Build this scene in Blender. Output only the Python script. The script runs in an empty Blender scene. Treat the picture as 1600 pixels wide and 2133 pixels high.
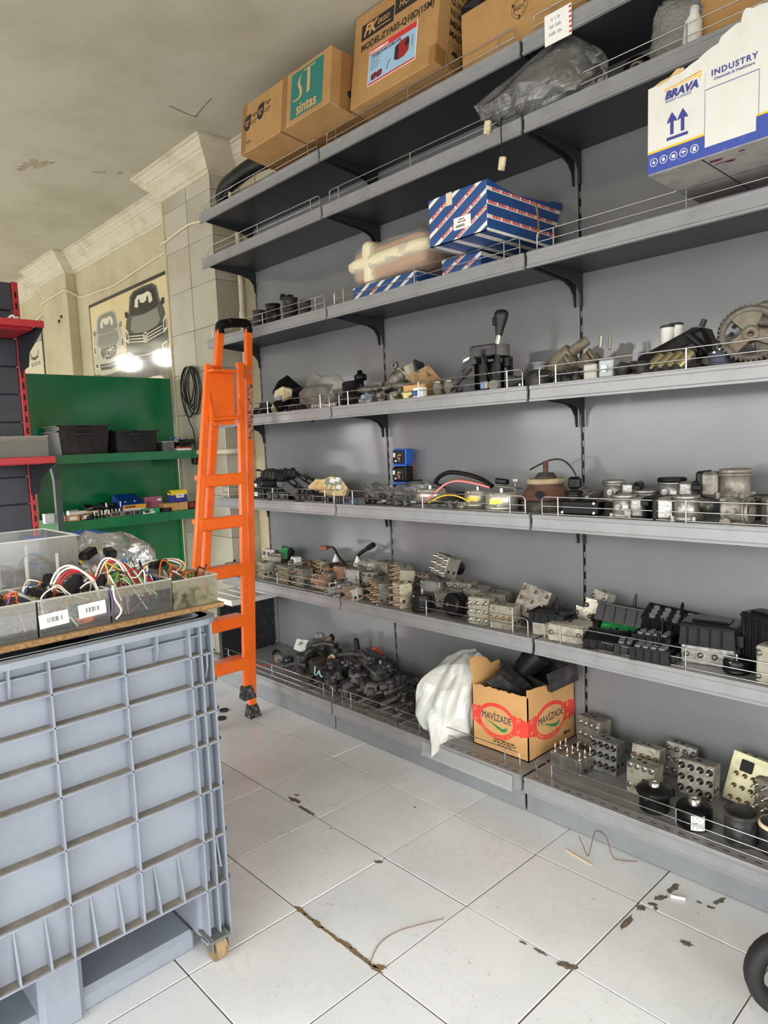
import bpy, bmesh, math, random
from mathutils import Matrix, Vector, Euler
SC = bpy.context.scene
COL = SC.collection
# ------------------------------------------------------------------ camera
FOC = 1446.2136
CAM = Vector((3.3155, -2.2134, 1.2394))
RR = ((0.68658835, 0.72588341, -0.04110615), (0.043035, -0.09701464, -0.99435212), (-0.72577161, 0.68094158, -0.09784752))
cam_d = bpy.data.cameras.new('camera')
cam_d.sensor_fit = 'VERTICAL'; cam_d.sensor_height = 36.0; cam_d.lens = FOC / 2133 * 36.0
cam_d.clip_start = 0.02
cam_o = bpy.data.objects.new('camera', cam_d); COL.objects.link(cam_o)
m3 = Matrix((RR[0], [-a for a in RR[1]], [-a for a in RR[2]])).transposed()
cam_o.matrix_world = Matrix.Translation(CAM) @ m3.to_4x4()
SC.camera = cam_o
# ------------------------------------------------------------------ light
SC.view_settings.view_transform = 'Standard'; SC.view_settings.look = 'None'
SC.view_settings.gamma = 1.0; SC.view_settings.use_curve_mapping = False
SC.view_settings.exposure = 0.08
SC.cycles.max_bounces = 8; SC.cycles.diffuse_bounces = 5; SC.cycles.transparent_max_bounces = 16
# overcast sky: bright above the horizon, dull street below it
W = bpy.data.worlds.new('sky'); SC.world = W; W.use_nodes = True
wn = W.node_tree.nodes; wl = W.node_tree.links; bg = wn['Background']
wt = wn.new('ShaderNodeTexCoord'); ws = wn.new('ShaderNodeSeparateXYZ'); wr = wn.new('ShaderNodeMapRange'); wm_ = wn.new('ShaderNodeMix'); wm_.data_type = 'RGBA'
wr.inputs[1].default_value = -0.02; wr.inputs[2].default_value = 0.10
wm_.inputs['A'].default_value = (0.27, 0.265, 0.26, 1); wm_.inputs['B'].default_value = (1.0, 0.993, 0.975, 1)
wl.new(wt.outputs['Generated'], ws.inputs[0]); wl.new(ws.outputs[2], wr.inputs[0]); wl.new(wr.outputs[0], wm_.inputs['Factor']); wl.new(wm_.outputs['Result'], bg.inputs[0])
bg.inputs[1].default_value = 9.8
# portals in the three openings guide the sampling of the sky
R0 = math.radians
def portal(name, loc, rot, sx, sy):
    l = bpy.data.lights.new(name, 'AREA'); l.shape = 'RECTANGLE'; l.size = sx; l.size_y = sy; l.cycles.is_portal = True
    o = bpy.data.objects.new(name, l); COL.objects.link(o); o.location = loc; o.rotation_euler = rot
portal('portal_right', (5.62, -2.35, 1.17), (0, math.pi/2, 0), 2.06, 3.8)
portal('portal_front', (-0.475, -4.62, 1.17), (math.pi/2, 0, 0), 11.05, 2.06)
portal('portal_left', (-9.12, -2.2, 1.25), (0, -math.pi/2, 0), 1.0, 3.1)

# ------------------------------------------------------------------ helpers
rnd = random.Random(7)
def lin(c):
    return tuple(((v/255)/12.92 if v/255 <= 0.04045 else ((v/255+0.055)/1.055)**2.4) for v in c) + (1.0,)
MATS = {}
def mat(name, col, rough=0.5, metal=0.0, dirt=None, bump=None, alpha=None, trans=None, coat=0.0, emit=None, rnd_v=0.0, streak=None):
    """dirt=(scale, colour, lo, hi): noise-driven mix; bump=(scale, strength); rnd_v: per-object value spread"""
    if name in MATS: return MATS[name]
    m = bpy.data.materials.new(name); m.use_nodes = True; MATS[name] = m
    nt = m.node_tree; N = nt.nodes; L = nt.links; p = N['Principled BSDF']
    c = lin(col); p.inputs['Base Color'].default_value = c
    p.inputs['Roughness'].default_value = rough; p.inputs['Metallic'].default_value = metal
    if coat: p.inputs['Coat Weight'].default_value = coat; p.inputs['Coat Roughness'].default_value = 0.12
    m.diffuse_color = c
    src = None
    if dirt or bump or streak:
        tc = N.new('ShaderNodeTexCoord')
    if dirt:
        n = N.new('ShaderNodeTexNoise'); n.inputs['Scale'].default_value = dirt[0]; n.inputs['Detail'].default_value = 6; n.inputs['Roughness'].default_value = 0.65
        L.new(tc.outputs['Object'], n.inputs['Vector'])
        r = N.new('ShaderNodeMapRange'); r.inputs[1].default_value = dirt[2]; r.inputs[2].default_value = dirt[3]
        L.new(n.outputs['Fac'], r.inputs[0])
        mx = N.new('ShaderNodeMix'); mx.data_type = 'RGBA'
        mx.inputs['A'].default_value = c; mx.inputs['B'].default_value = lin(dirt[1])
        L.new(r.outputs[0], mx.inputs['Factor']); src = mx.outputs['Result']
        L.new(src, p.inputs['Base Color'])
    if rnd_v:
        oi = N.new('ShaderNodeObjectInfo'); mr = N.new('ShaderNodeMapRange'); mr.inputs[3].default_value = 1-rnd_v; mr.inputs[4].default_value = 1+rnd_v
        L.new(oi.outputs['Random'], mr.inputs[0])
        hs = N.new('ShaderNodeHueSaturation'); hs.inputs['Color'].default_value = c
        if src: L.new(src, hs.inputs['Color'])
        L.new(mr.outputs[0], hs.inputs['Value']); L.new(hs.outputs[0], p.inputs['Base Color'])
    if bump:
        n = N.new('ShaderNodeTexNoise'); n.inputs['Scale'].default_value = bump[0]; n.inputs['Detail'].default_value = 4
        L.new(tc.outputs['Object'], n.inputs['Vector'])
        b = N.new('ShaderNodeBump'); b.inputs['Strength'].default_value = bump[1]; b.inputs['Distance'].default_value = 0.01
        L.new(n.outputs['Fac'], b.inputs['Height']); L.new(b.outputs[0], p.inputs['Normal'])
    if alpha is not None: p.inputs['Alpha'].default_value = alpha
    if trans: p.inputs['Transmission Weight'].default_value = trans
    if emit:
        p.inputs['Emission Color'].default_value = lin(emit[0]); p.inputs['Emission Strength'].default_value = emit[1]
    return m

def film(name, col, haze, rough=0.08, bump=None):
    """thin clear plastic: see-through sheet with a little haze and fresnel gloss"""
    if name in MATS: return MATS[name]
    m = mat(name, col, 0.35, bump=bump); nt = m.node_tree; N = nt.nodes; L = nt.links
    tr = N.new('ShaderNodeBsdfTransparent'); gl = N.new('ShaderNodeBsdfGlossy'); gl.inputs['Roughness'].default_value = rough
    fr = N.new('ShaderNodeFresnel'); fr.inputs['IOR'].default_value = 1.7
    a = N.new('ShaderNodeMixShader'); a.inputs[0].default_value = haze; b = N.new('ShaderNodeMixShader')
    L.new(tr.outputs[0], a.inputs[1]); L.new(N['Principled BSDF'].outputs[0], a.inputs[2])
    L.new(fr.outputs[0], b.inputs[0]); L.new(a.outputs[0], b.inputs[1]); L.new(gl.outputs[0], b.inputs[2])
    for n in N:
        if n.type == 'BUMP': L.new(n.outputs[0], gl.inputs['Normal']); L.new(n.outputs[0], fr.inputs['Normal'])
    L.new(b.outputs[0], N['Material Output'].inputs[0]); return m
class G:
    """collects geometry; build() links it as one mesh object"""
    def __init__(s): s.v = []; s.f = []; s.m = []; s.sm = []; s.T = Matrix.Identity(4)
    def _add(s, vs, fs, mi=0, smooth=False):
        o = len(s.v)
        s.v += [s.T @ Vector(v) for v in vs]
        for f in fs: s.f.append([o+i for i in f]); s.m.append(mi); s.sm.append(smooth)
        return s
    def box(s, x0, x1, y0, y1, z0, z1, b=0.0, mi=0):
        if x0 > x1: x0, x1 = x1, x0
        if y0 > y1: y0, y1 = y1, y0
        if z0 > z1: z0, z1 = z1, z0
        c = ((x0+x1)/2, (y0+y1)/2, (z0+z1)/2); h = ((x1-x0)/2, (y1-y0)/2, (z1-z0)/2)
        b = min(b, min(h)*0.9)
        if b <= 0:
            vs = [(c[0]+i*h[0], c[1]+j*h[1], c[2]+k*h[2]) for i in (-1,1) for j in (-1,1) for k in (-1,1)]
            return s._add(vs, [(0,1,3,2),(4,6,7,5),(0,4,5,1),(2,3,7,6),(0,2,6,4),(1,5,7,3)], mi)
        vs = []; idx = {}
        for i in (-1,1):
            for j in (-1,1):
                for k in (-1,1):
                    sg = (i,j,k)
                    for a in range(3):
                        idx[(sg,a)] = len(vs)
                        vs.append(tuple(c[t]+sg[t]*(h[t]-(0 if t == a else b)) for t in range(3)))
        fs = []
        S = (-1,1)
        def sg3(a, sa, o1, s1, o2, s2):
            t = [0,0,0]; t[a] = sa; t[o1] = s1; t[o2] = s2; return tuple(t)
        for a in range(3):
            o1, o2 = (a+1)%3, (a+2)%3
            for sa in S:
                q = [idx[(sg3(a,sa,o1,x,o2,y),a)] for x,y in ((-1,-1),(1,-1),(1,1),(-1,1))]
                fs.append(q if sa > 0 else q[::-1])
            for x in S:
                for y in S:   # edge along axis a
                    k0 = sg3(a,-1,o1,x,o2,y); k1 = sg3(a,1,o1,x,o2,y)
                    q = [idx[(k0,o1)], idx[(k0,o2)], idx[(k1,o2)], idx[(k1,o1)]]
                    fs.append(q if x*y < 0 else q[::-1])
        for i in S:
            for j in S:
                for k in S:
                    q = [idx[((i,j,k),a)] for a in range(3)]
                    fs.append(q if i*j*k > 0 else q[::-1])
        return s._add(vs, fs, mi)
    def cbox(s, c, d, b=0.0, mi=0):
        return s.box(c[0]-d[0]/2, c[0]+d[0]/2, c[1]-d[1]/2, c[1]+d[1]/2, c[2]-d[2]/2, c[2]+d[2]/2, b, mi)
    def lathe(s, prof, n=16, M=None, mi=0, smooth=True, cap0=True, cap1=True):
        """prof: [(r,z)] rotated about local z, M places it"""
        M = M or Matrix.Identity(4); vs = []; fs = []
        for r, z in prof:
            for i in range(n):
                a = 2*math.pi*i/n; vs.append(M @ Vector((r*math.cos(a), r*math.sin(a), z)))
        for k in range(len(prof)-1):
            for i in range(n):
                j = (i+1)%n; fs.append((k*n+i, k*n+j, (k+1)*n+j, (k+1)*n+i))
        s._add(vs, fs, mi, smooth)
        if cap0 and prof[0][0] > 1e-6: s._add([vs[i] for i in range(n)], [tuple(range(n))[::-1]], mi)
        if cap1 and prof[-1][0] > 1e-6: s._add([vs[(len(prof)-1)*n+i] for i in range(n)], [tuple(range(n))], mi)
        return s
    def cyl(s, p0, p1, r0, r1=None, n=12, mi=0):
        p0 = Vector(p0); p1 = Vector(p1); d = p1-p0; L = d.length
        q = d.to_track_quat('Z', 'Y').to_matrix().to_4x4()
        return s.lathe([(r0, 0), (r0 if r1 is None else r1, L)], n, Matrix.Translation(p0) @ q, mi)
    def tube(s, pts, r, n=6, mi=0, closed=False, sub=0):
        P = [Vector(p) for p in pts]
        if sub:   # catmull-rom
            Q = []
            m = len(P)
            for i in range(m if closed else m-1):
                p0 = P[(i-1)%m] if closed or i > 0 else P[0]; p1 = P[i]; p2 = P[(i+1)%m]; p3 = P[(i+2)%m] if closed or i+2 < m else P[-1]
                for k in range(sub):
                    t = k/sub
                    Q.append(0.5*((2*p1)+(p2-p0)*t+(2*p0-5*p1+4*p2-p3)*t*t+(3*p1-p0-3*p2+p3)*t**3))
            if not closed: Q.append(P[-1])
            P = Q
        m = len(P); vs = []; fs = []; up = None
        for i in range(m):
            a = P[i-1] if (i > 0 or closed) else P[i]; b = P[(i+1)%m] if (i < m-1 or closed) else P[i]
            t = (b-a)
            if t.length < 1e-9: t = Vector((0,0,1))
            t.normalize()
            if up is None:
                up = Vector((0,0,1)) if abs(t.z) < 0.9 else Vector((1,0,0))
            x = up - t*up.dot(t)
            if x.length < 1e-6: x = t.orthogonal()
            x.normalize(); up = x; y = t.cross(x)
            rr = r[i*len(r)//m] if isinstance(r, (list, tuple)) else r
            for k in range(n):
                an = 2*math.pi*k/n; vs.append(P[i]+x*rr*math.cos(an)+y*rr*math.sin(an))
        for i in range(m if closed else m-1):
            for k in range(n):
                j = (k+1)%n; i2 = (i+1)%m
                fs.append((i*n+k, i*n+j, i2*n+j, i2*n+k))
        s._add(vs, fs, mi, True)
        if not closed:
            s._add([vs[k] for k in range(n)], [tuple(range(n))[::-1]], mi)
            s._add([vs[(m-1)*n+k] for k in range(n)], [tuple(range(n))], mi)
        return s
    def prism(s, poly, t0, t1, plane='xz', mi=0):
        """poly of 2-D points extruded along the third axis from t0 to t1"""
        def P(a, b, t):
            return {'xz': (a, t, b), 'yz': (t, a, b), 'xy': (a, b, t)}[plane]
        n = len(poly)
        vs = [P(a, b, t0) for a, b in poly]+[P(a, b, t1) for a, b in poly]
        fs = [tuple(range(n))[::-1], tuple(range(n, 2*n))]+[(i, (i+1)%n, n+(i+1)%n, n+i) for i in range(n)]
        return s._add(vs, fs, mi)
    def sphere(s, c, r, n=10, mi=0, sc=(1,1,1)):
        k = n//2; prof = [(max(1e-5, r*math.sin(math.pi*i/k)), -r*math.cos(math.pi*i/k)) for i in range(k+1)]
        return s.lathe(prof, n, Matrix.Translation(c) @ Matrix.Diagonal((*sc, 1)), mi, True, False, False)
    def hexa(s, P, mi=0):
        """P: bottom 4 then top 4 corners"""
        return s._add(P, [(3,2,1,0),(4,5,6,7),(0,1,5,4),(1,2,6,5),(2,3,7,6),(3,0,4,7)], mi)
    def mesh(s, name, mats):
        me = bpy.data.meshes.new(name)
        me.from_pydata([tuple(v) for v in s.v], [], s.f)
        for m in (mats if isinstance(mats, (list, tuple)) else [mats]): me.materials.append(m)
        me.polygons.foreach_set('material_index', s.m); me.polygons.foreach_set('use_smooth', s.sm)
        bm = bmesh.new(); bm.from_mesh(me); bmesh.ops.recalc_face_normals(bm, faces=bm.faces); bm.to_mesh(me); bm.free()
        return me
    def build(s, name, mats, parent=None, loc=None, rot=None):
        return inst(name, s.mesh(name, mats), parent, loc, rot)
def inst(name, me, parent=None, loc=None, rot=None, scale=None):
    o = bpy.data.objects.new(name, me); COL.objects.link(o)
    if parent is not None: o.parent = parent
    if loc is not None: o.location = loc
    if rot is not None: o.rotation_euler = rot
    if scale is not None: o.scale = scale
    return o
def tag(o, label=None, cat=None, group=None, kind=None):
    if label: o['label'] = label
    if cat: o['category'] = cat
    if group: o['group'] = group
    if kind: o['kind'] = kind
    return o
def thing(name, label, cat, loc=(0,0,0), rot=(0,0,0), group=None):
    o = bpy.data.objects.new(name, None); COL.objects.link(o); o.empty_display_size = 0.02
    o.location = loc; o.rotation_euler = rot
    return tag(o, label, cat, group)
def copy_tree(o, parent=None):
    c = o.copy(); COL.objects.link(c); c.parent = parent
    for ch in list(o.children): copy_tree(ch, c)
    return c
def struct(o): o['kind'] = 'structure'; return o
R = math.radians
ORD = ['first','second','third','fourth','fifth','sixth','seventh','eighth','ninth','tenth','eleventh','twelfth','thirteenth','fourteenth','fifteenth','sixteenth','seventeenth','eighteenth','nineteenth','twentieth']
ORD += ['twenty-'+o for o in ORD[:9]]+['thirtieth']
def xu(u, y, z):
    """world x of the point at depth y and height z that sits in photo column u"""
    q = (u-800)/FOC; a, b, c = RR[0], RR[1], RR[2]
    dy = y-CAM.y; dz = z-CAM.z
    # (a0 dx + a1 dy + a2 dz) = q (c0 dx + c1 dy + c2 dz)
    return CAM.x + (q*(c[1]*dy+c[2]*dz)-(a[1]*dy+a[2]*dz))/(a[0]-q*c[0])
FONT_CACHE = {}
def text_mesh(s, size, mats, ext=0.0004, align='CENTER', shear=0.0, sx=1.0, space=1.0, bold=0.0):
    cu = bpy.data.curves.new('lettering', 'FONT'); cu.body = s; cu.size = size; cu.extrude = ext; cu.align_x = align; cu.align_y = 'CENTER'
    cu.shear = shear; cu.space_character = space; cu.offset = bold; cu.resolution_u = 3
    o = bpy.data.objects.new('lettering', cu); COL.objects.link(o)
    dg = bpy.context.evaluated_depsgraph_get(); dg.update()
    me = bpy.data.meshes.new_from_object(o.evaluated_get(dg))
    COL.objects.unlink(o); bpy.data.objects.remove(o); bpy.data.curves.remove(cu)
    if sx != 1.0: me.transform(Matrix.Diagonal((sx, 1, 1, 1)))
    me.materials.clear(); me.materials.append(mats)
    return me
FRONT = (R(90), 0, 0)            # lettering lying on a face that looks to -y
RIGHT = (R(90), 0, R(90))        # ... to +x
def text(parent, s, size, mt, loc, rot=FRONT, name='lettering', **k):
    return inst(name, text_mesh(s, size, mt, **k), parent, loc, rot)
def bars(parent, size, words, mt, loc, rot=FRONT, gap=.5):
    """print too small to read: word-length rows of upright strokes; words: strokes per word"""
    g = G(); x = 0; q = random.Random(len(words)+int(size*1e5)); st = size*.34
    n = sum(words)*st+(len(words)-1)*st*gap*3; x = -n/2
    for w in words:
        for k in range(w):
            h = size*(.62 if q.random() < .7 else .85); g.box(x, x+st*.72, -size*.3, -size*.3+h, 0, .0004); x += st
        x += st*gap*3
    o = g.build('small_print', mt, parent, loc, rot); o['kind'] = 'stuff'; return o
LV = [2.4525, 2.2261, 1.8187, 1.4042, 0.989, 0.5733]     # shelf tops
ZD = 0.125                                               # deck top
# ------------------------------------------------------------------ materials
grey = mat('grey_paint', (130, 134, 138), 0.34, 0.0, dirt=(9, (120, 123, 127), 0.45, 0.75), coat=0.15)
panelm = mat('panel_paint', (122, 124, 126), 0.13, 0.0, dirt=(3, (114, 116, 118), 0.5, 0.8), coat=0.0)
shelfm = mat('shaded_shelf_paint', (50, 52, 56), 0.4, 0.0)
nt_ = shelfm.node_tree; ge_ = nt_.nodes.new('ShaderNodeNewGeometry'); sp_ = nt_.nodes.new('ShaderNodeSeparateXYZ'); nt_.links.new(ge_.outputs['Normal'], sp_.inputs[0])      # dust lightens upward faces; the dark colour elsewhere paints in underside shade
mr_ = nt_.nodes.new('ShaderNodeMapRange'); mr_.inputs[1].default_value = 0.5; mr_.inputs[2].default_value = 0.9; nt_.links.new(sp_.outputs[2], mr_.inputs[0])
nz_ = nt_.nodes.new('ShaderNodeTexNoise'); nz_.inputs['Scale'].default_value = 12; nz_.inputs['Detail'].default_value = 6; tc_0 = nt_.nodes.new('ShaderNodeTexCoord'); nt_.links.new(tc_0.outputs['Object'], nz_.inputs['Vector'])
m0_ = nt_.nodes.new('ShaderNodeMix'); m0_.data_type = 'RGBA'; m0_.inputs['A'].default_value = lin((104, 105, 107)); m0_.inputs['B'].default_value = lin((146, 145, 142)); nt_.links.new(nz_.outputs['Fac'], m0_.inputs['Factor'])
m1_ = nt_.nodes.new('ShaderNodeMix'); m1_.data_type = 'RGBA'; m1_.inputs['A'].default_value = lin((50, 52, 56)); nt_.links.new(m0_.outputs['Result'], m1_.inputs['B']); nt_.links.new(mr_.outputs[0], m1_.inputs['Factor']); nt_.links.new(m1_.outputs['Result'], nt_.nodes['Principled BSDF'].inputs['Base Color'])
lipm = mat('lip_plastic', (140, 141, 143), 0.3, 0.0, dirt=(12, (126, 126, 126), 0.45, 0.8))
anth = mat('anthracite', (42, 45, 50), 0.5)
chrome = mat('chrome_wire', (200, 200, 200), 0.22, 1.0)
blk = mat('black_plastic', (22, 22, 24), 0.42, dirt=(18, (50, 48, 46), 0.5, 0.8))
blk2 = mat('black_plastic_clean', (18, 18, 20), 0.32)
blkd = mat('black_plastic_dusty', (38, 38, 39), 0.5, dirt=(22, (86, 83, 78), 0.48, 0.75), rnd_v=0.35)
heapm = mat('dusty_engine_plastic', (54, 54, 54), 0.42, dirt=(26, (112, 108, 102), 0.5, 0.78), rnd_v=0.4)
for m_ in (blk, blk2): m_.node_tree.nodes['Principled BSDF'].inputs['Specular IOR Level'].default_value = 0.22
rub = mat('rubber', (22, 22, 22), 0.7)
alu = mat('cast_aluminium', (160, 160, 156), 0.38, 0.75, dirt=(24, (104, 100, 92), 0.42, 0.72), bump=(90, 0.15), rnd_v=0.12)
alud = mat('dirty_aluminium', (142, 138, 128), 0.5, 0.45, dirt=(30, (78, 70, 58), 0.42, 0.72), bump=(70, 0.2), rnd_v=0.15)
alug = mat('greasy_aluminium', (166, 162, 146), 0.46, 0.4, dirt=(26, (92, 84, 66), 0.48, 0.75), bump=(60, 0.2), rnd_v=0.12)
steel = mat('steel', (190, 188, 182), 0.28, 1.0)
brass = mat('brass_pin', (150, 118, 84), 0.4, 0.8)
hole = mat('dark_hole', (10, 10, 10), 0.8)
rust = mat('rust', (104, 70, 52), 0.8, 0.2, dirt=(25, (64, 48, 40), 0.4, 0.65), bump=(50, 0.4))
card = mat('cardboard', (176, 136, 84), 0.75, dirt=(7, (156, 116, 68), 0.45, 0.75), bump=(30, 0.05))
card2 = mat('cardboard_light', (202, 156, 100), 0.72, dirt=(8, (180, 134, 80), 0.5, 0.8))
cardin = mat('cardboard_torn', (214, 180, 130), 0.85)
white = mat('white_plastic', (226, 226, 220), 0.4)
cream = mat('cream_plastic', (222, 208, 170), 0.45, dirt=(20, (188, 172, 134), 0.5, 0.75))
blue = mat('blue_plastic', (28, 92, 190), 0.4)
red = mat('red_paint', (176, 30, 42), 0.4, coat=0.2)
orange = mat('orange_paint', (242, 106, 24), 0.35, dirt=(16, (222, 88, 18), 0.5, 0.8), coat=0.25)
green = mat('green_paint', (16, 118, 70), 0.2, dirt=(6, (13, 104, 62), 0.4, 0.7), coat=0.4)
paper = mat('white_paper', (236, 236, 232), 0.7)
inkb = mat('ink_black', (34, 32, 34), 0.6)
clear = film('clear_plastic', (170, 172, 166), 0.10)
cleard = mat('clear_plastic_dusty', (150, 148, 132), 0.25, alpha=0.30)
bagc = film('clear_bag', (222, 226, 226), 0.13, 0.06, (22, 0.6))
wirec = {n: mat('wire_'+n, c, 0.42) for n, c in dict(black=(20,20,22), red=(190,34,40), white=(228,224,214), yellow=(226,190,40), blue=(36,86,186), green=(90,170,60), violet=(104,62,140), orange=(232,110,40), brown=(116,76,52), pink=(222,130,130)).items()}
# ================================================================== the room
H = 2.88; YW = 0.03; X0, X1, Y0 = -9.0, 5.5, -4.5
plaster = mat('cream_plaster', (192, 182, 150), 0.85, dirt=(3, (170, 158, 126), 0.45, 0.75), bump=(40, 0.08))
ceilm = mat('ceiling_paint', (180, 175, 155), 0.9, dirt=(2.2, (160, 153, 130), 0.45, 0.75), bump=(18, 0.06))
groutm = mat('grout', (92, 84, 74), 0.95)
def tile_mat(name, base, vein, dirtc, rough):
    m = mat(name, base, rough)
    nt = m.node_tree; N = nt.nodes; L = nt.links; p = N['Principled BSDF']
    tc = N.new('ShaderNodeTexCoord'); oi = N.new('ShaderNodeObjectInfo'); ad = N.new('ShaderNodeVectorMath'); ad.operation = 'MULTIPLY_ADD'
    cb = N.new('ShaderNodeCombineXYZ')
    for k in range(3): L.new(oi.outputs['Random'], cb.inputs[k])
    ad.inputs[1].default_value = (40, 40, 40); L.new(cb.outputs[0], ad.inputs[0]); L.new(tc.outputs['Object'], ad.inputs[2])
    n1 = N.new('ShaderNodeTexNoise'); n1.inputs['Scale'].default_value = 7; n1.inputs['Detail'].default_value = 8; n1.inputs['Distortion'].default_value = 1.2
    L.new(ad.outputs[0], n1.inputs['Vector'])
    r1 = N.new('ShaderNodeValToRGB'); e = r1.color_ramp.elements
    e[0].position = 0.485; e[0].color = (0,0,0,1); e[1].position = 0.515; e[1].color = (0,0,0,1); x = e.new(0.5); x.color = (1,1,1,1)
    L.new(n1.outputs['Fac'], r1.inputs[0])
    n2 = N.new('ShaderNodeTexNoise'); n2.inputs['Scale'].default_value = 3; n2.inputs['Detail'].default_value = 6; L.new(ad.outputs[0], n2.inputs['Vector'])
    r2 = N.new('ShaderNodeMapRange'); r2.inputs[1].default_value = 0.45; r2.inputs[2].default_value = 0.8; L.new(n2.outputs['Fac'], r2.inputs[0])
    a = N.new('ShaderNodeMix'); a.data_type = 'RGBA'; a.inputs['A'].default_value = lin(base); a.inputs['B'].default_value = lin(dirtc); L.new(r2.outputs[0], a.inputs['Factor'])
    mu = N.new('ShaderNodeMath'); mu.operation = 'MULTIPLY'; mu.inputs[1].default_value = 0.22; L.new(r1.outputs[0], mu.inputs[0])
    b = N.new('ShaderNodeMix'); b.data_type = 'RGBA'; b.inputs['B'].default_value = lin(vein); L.new(a.outputs['Result'], b.inputs['A']); L.new(mu.outputs[0], b.inputs['Factor'])
    # fine specks of dirt
    n3 = N.new('ShaderNodeTexNoise'); n3.inputs['Scale'].default_value = 55; n3.inputs['Detail'].default_value = 3; L.new(ad.outputs[0], n3.inputs['Vector'])
    r3 = N.new('ShaderNodeMapRange'); r3.inputs[1].default_value = 0.70; r3.inputs[2].default_value = 0.76; r3.inputs[4].default_value = 0.5; L.new(n3.outputs['Fac'], r3.inputs[0])
    c = N.new('ShaderNodeMix'); c.data_type = 'RGBA'; c.inputs['B'].default_value = lin((120, 112, 100)); L.new(b.outputs['Result'], c.inputs['A']); L.new(r3.outputs[0], c.inputs['Factor'])
    hs = N.new('ShaderNodeHueSaturation'); mr = N.new('ShaderNodeMapRange'); mr.inputs[3].default_value = 0.95; mr.inputs[4].default_value = 1.04
    L.new(oi.outputs['Random'], mr.inputs[0]); L.new(mr.outputs[0], hs.inputs['Value']); L.new(c.outputs['Result'], hs.inputs['Color'])
    L.new(hs.outputs[0], p.inputs['Base Color'])
    return m
tilem = tile_mat('floor_tile', (220, 222, 225), (178, 181, 184), (202, 205, 208), 0.28)
wtilem = tile_mat('wall_tile', (180, 174, 156), (150, 140, 120), (154, 146, 126), 0.4)
fl = struct(G().box(X0, X1, Y0, YW+0.1, -0.1, -0.003).build('floor', groutm))
TS = 0.3214; TX, TY = 1.8425, -1.2103
tme = G().box(-TS/2+0.0019, TS/2-0.0019, -TS/2+0.0019, TS/2-0.0019, -0.008, 0.0, 0.0006).mesh('tile', tilem)
for i in range(-9, 7):
    for j in range(-5, 4):
        cx = TX+(i+0.5)*TS; cy = TY+(j+0.5)*TS
        inst('tile', tme, fl, (cx+rnd.uniform(-.0006, .0006), cy+rnd.uniform(-.0006, .0006), rnd.uniform(-.0008, 0.0004)), (rnd.uniform(-.002, .002), rnd.uniform(-.002, .002), 0))
g = G()
for i in range(-33, 12):
    for j in range(-11, 4):
        if -9 <= i < 7 and -5 <= j: continue
        cx = TX+(i+0.5)*TS; cy = TY+(j+0.5)*TS
        g.box(cx-TS/2+.0016, cx+TS/2-.0016, cy-TS/2+.0016, min(cy+TS/2-.0016, YW), -0.008, 0)
tag(g.build('tile_field', tilem, fl), kind='stuff')
# dirt marks on the tiles (worn glaze, spilled grease)
dirtm = mat('floor_dirt', (86, 74, 62), 0.8, dirt=(60, (130, 118, 104), 0.4, 0.7)); mudm = mat('grout_mud', (128, 104, 72), 0.9, dirt=(70, (96, 80, 60), 0.4, 0.7))
def blotch(cx, cy, rx, ry, ang, mt, n=18, seed=1):
    r = random.Random(seed); P = []
    for k in range(n):
        a = 2*math.pi*k/n; q = r.uniform(.55, 1.1); x = rx*q*math.cos(a); y = ry*q*math.sin(a)
        P.append((x*math.cos(ang)-y*math.sin(ang), x*math.sin(ang)+y*math.cos(ang)))
    G().prism(P, 0.0, 0.0009, 'xy').build('stain', mt, fl, (cx, cy, 0))
for k in range(9):
    t = k/8; blotch(1.85+0.3*t, -1.209+rnd.uniform(-.002,.002), 0.026, 0.0045+0.004*rnd.random(), 0, mudm, seed=k)
for (x, y, rx, ry, an, s) in ((1.36,-.872,.035,.012,.1,11),(1.45,-.885,.05,.009,0,12),(1.338,-.845,.012,.006,.4,13),(2.527,-.45,.034,.011,1.5,14),(2.52,-.51,.02,.012,1.2,15),(2.515,-.55,.016,.008,.5,16),(2.50,-.585,.014,.012,1.0,17),(2.5,-.66,.042,.009,1.6,18),(2.53,-.56,.012,.006,1.9,19),(2.637,-.42,.026,.008,1.3,20),(2.63,-.46,.014,.006,.3,21),(2.64,-.63,.016,.01,.2,22),(2.468,-.893,.028,.014,.4,23),(2.40,-.897,.02,.005,0,24),(1.845,-.918,.016,.007,.6,25),(2.353,-.9,.012,.004,.1,26),(2.6,-.46,.008,.005,0,27),(2.154,-1.2,.02,.01,0.7,28),(1.71,-.62,.006,.004,0,29),(1.6,-.9,.004,.003,0,30)):
    blotch(x, y, rx, ry, an, dirtm if s != 28 else mudm, seed=s)
struct(G().box(X0, X1, Y0, YW+0.1, H, H+0.1).build('ceiling', ceilm))
struct(G().box(X0, X1, YW, YW+0.12, 0, H).build('wall_back', plaster))
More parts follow.
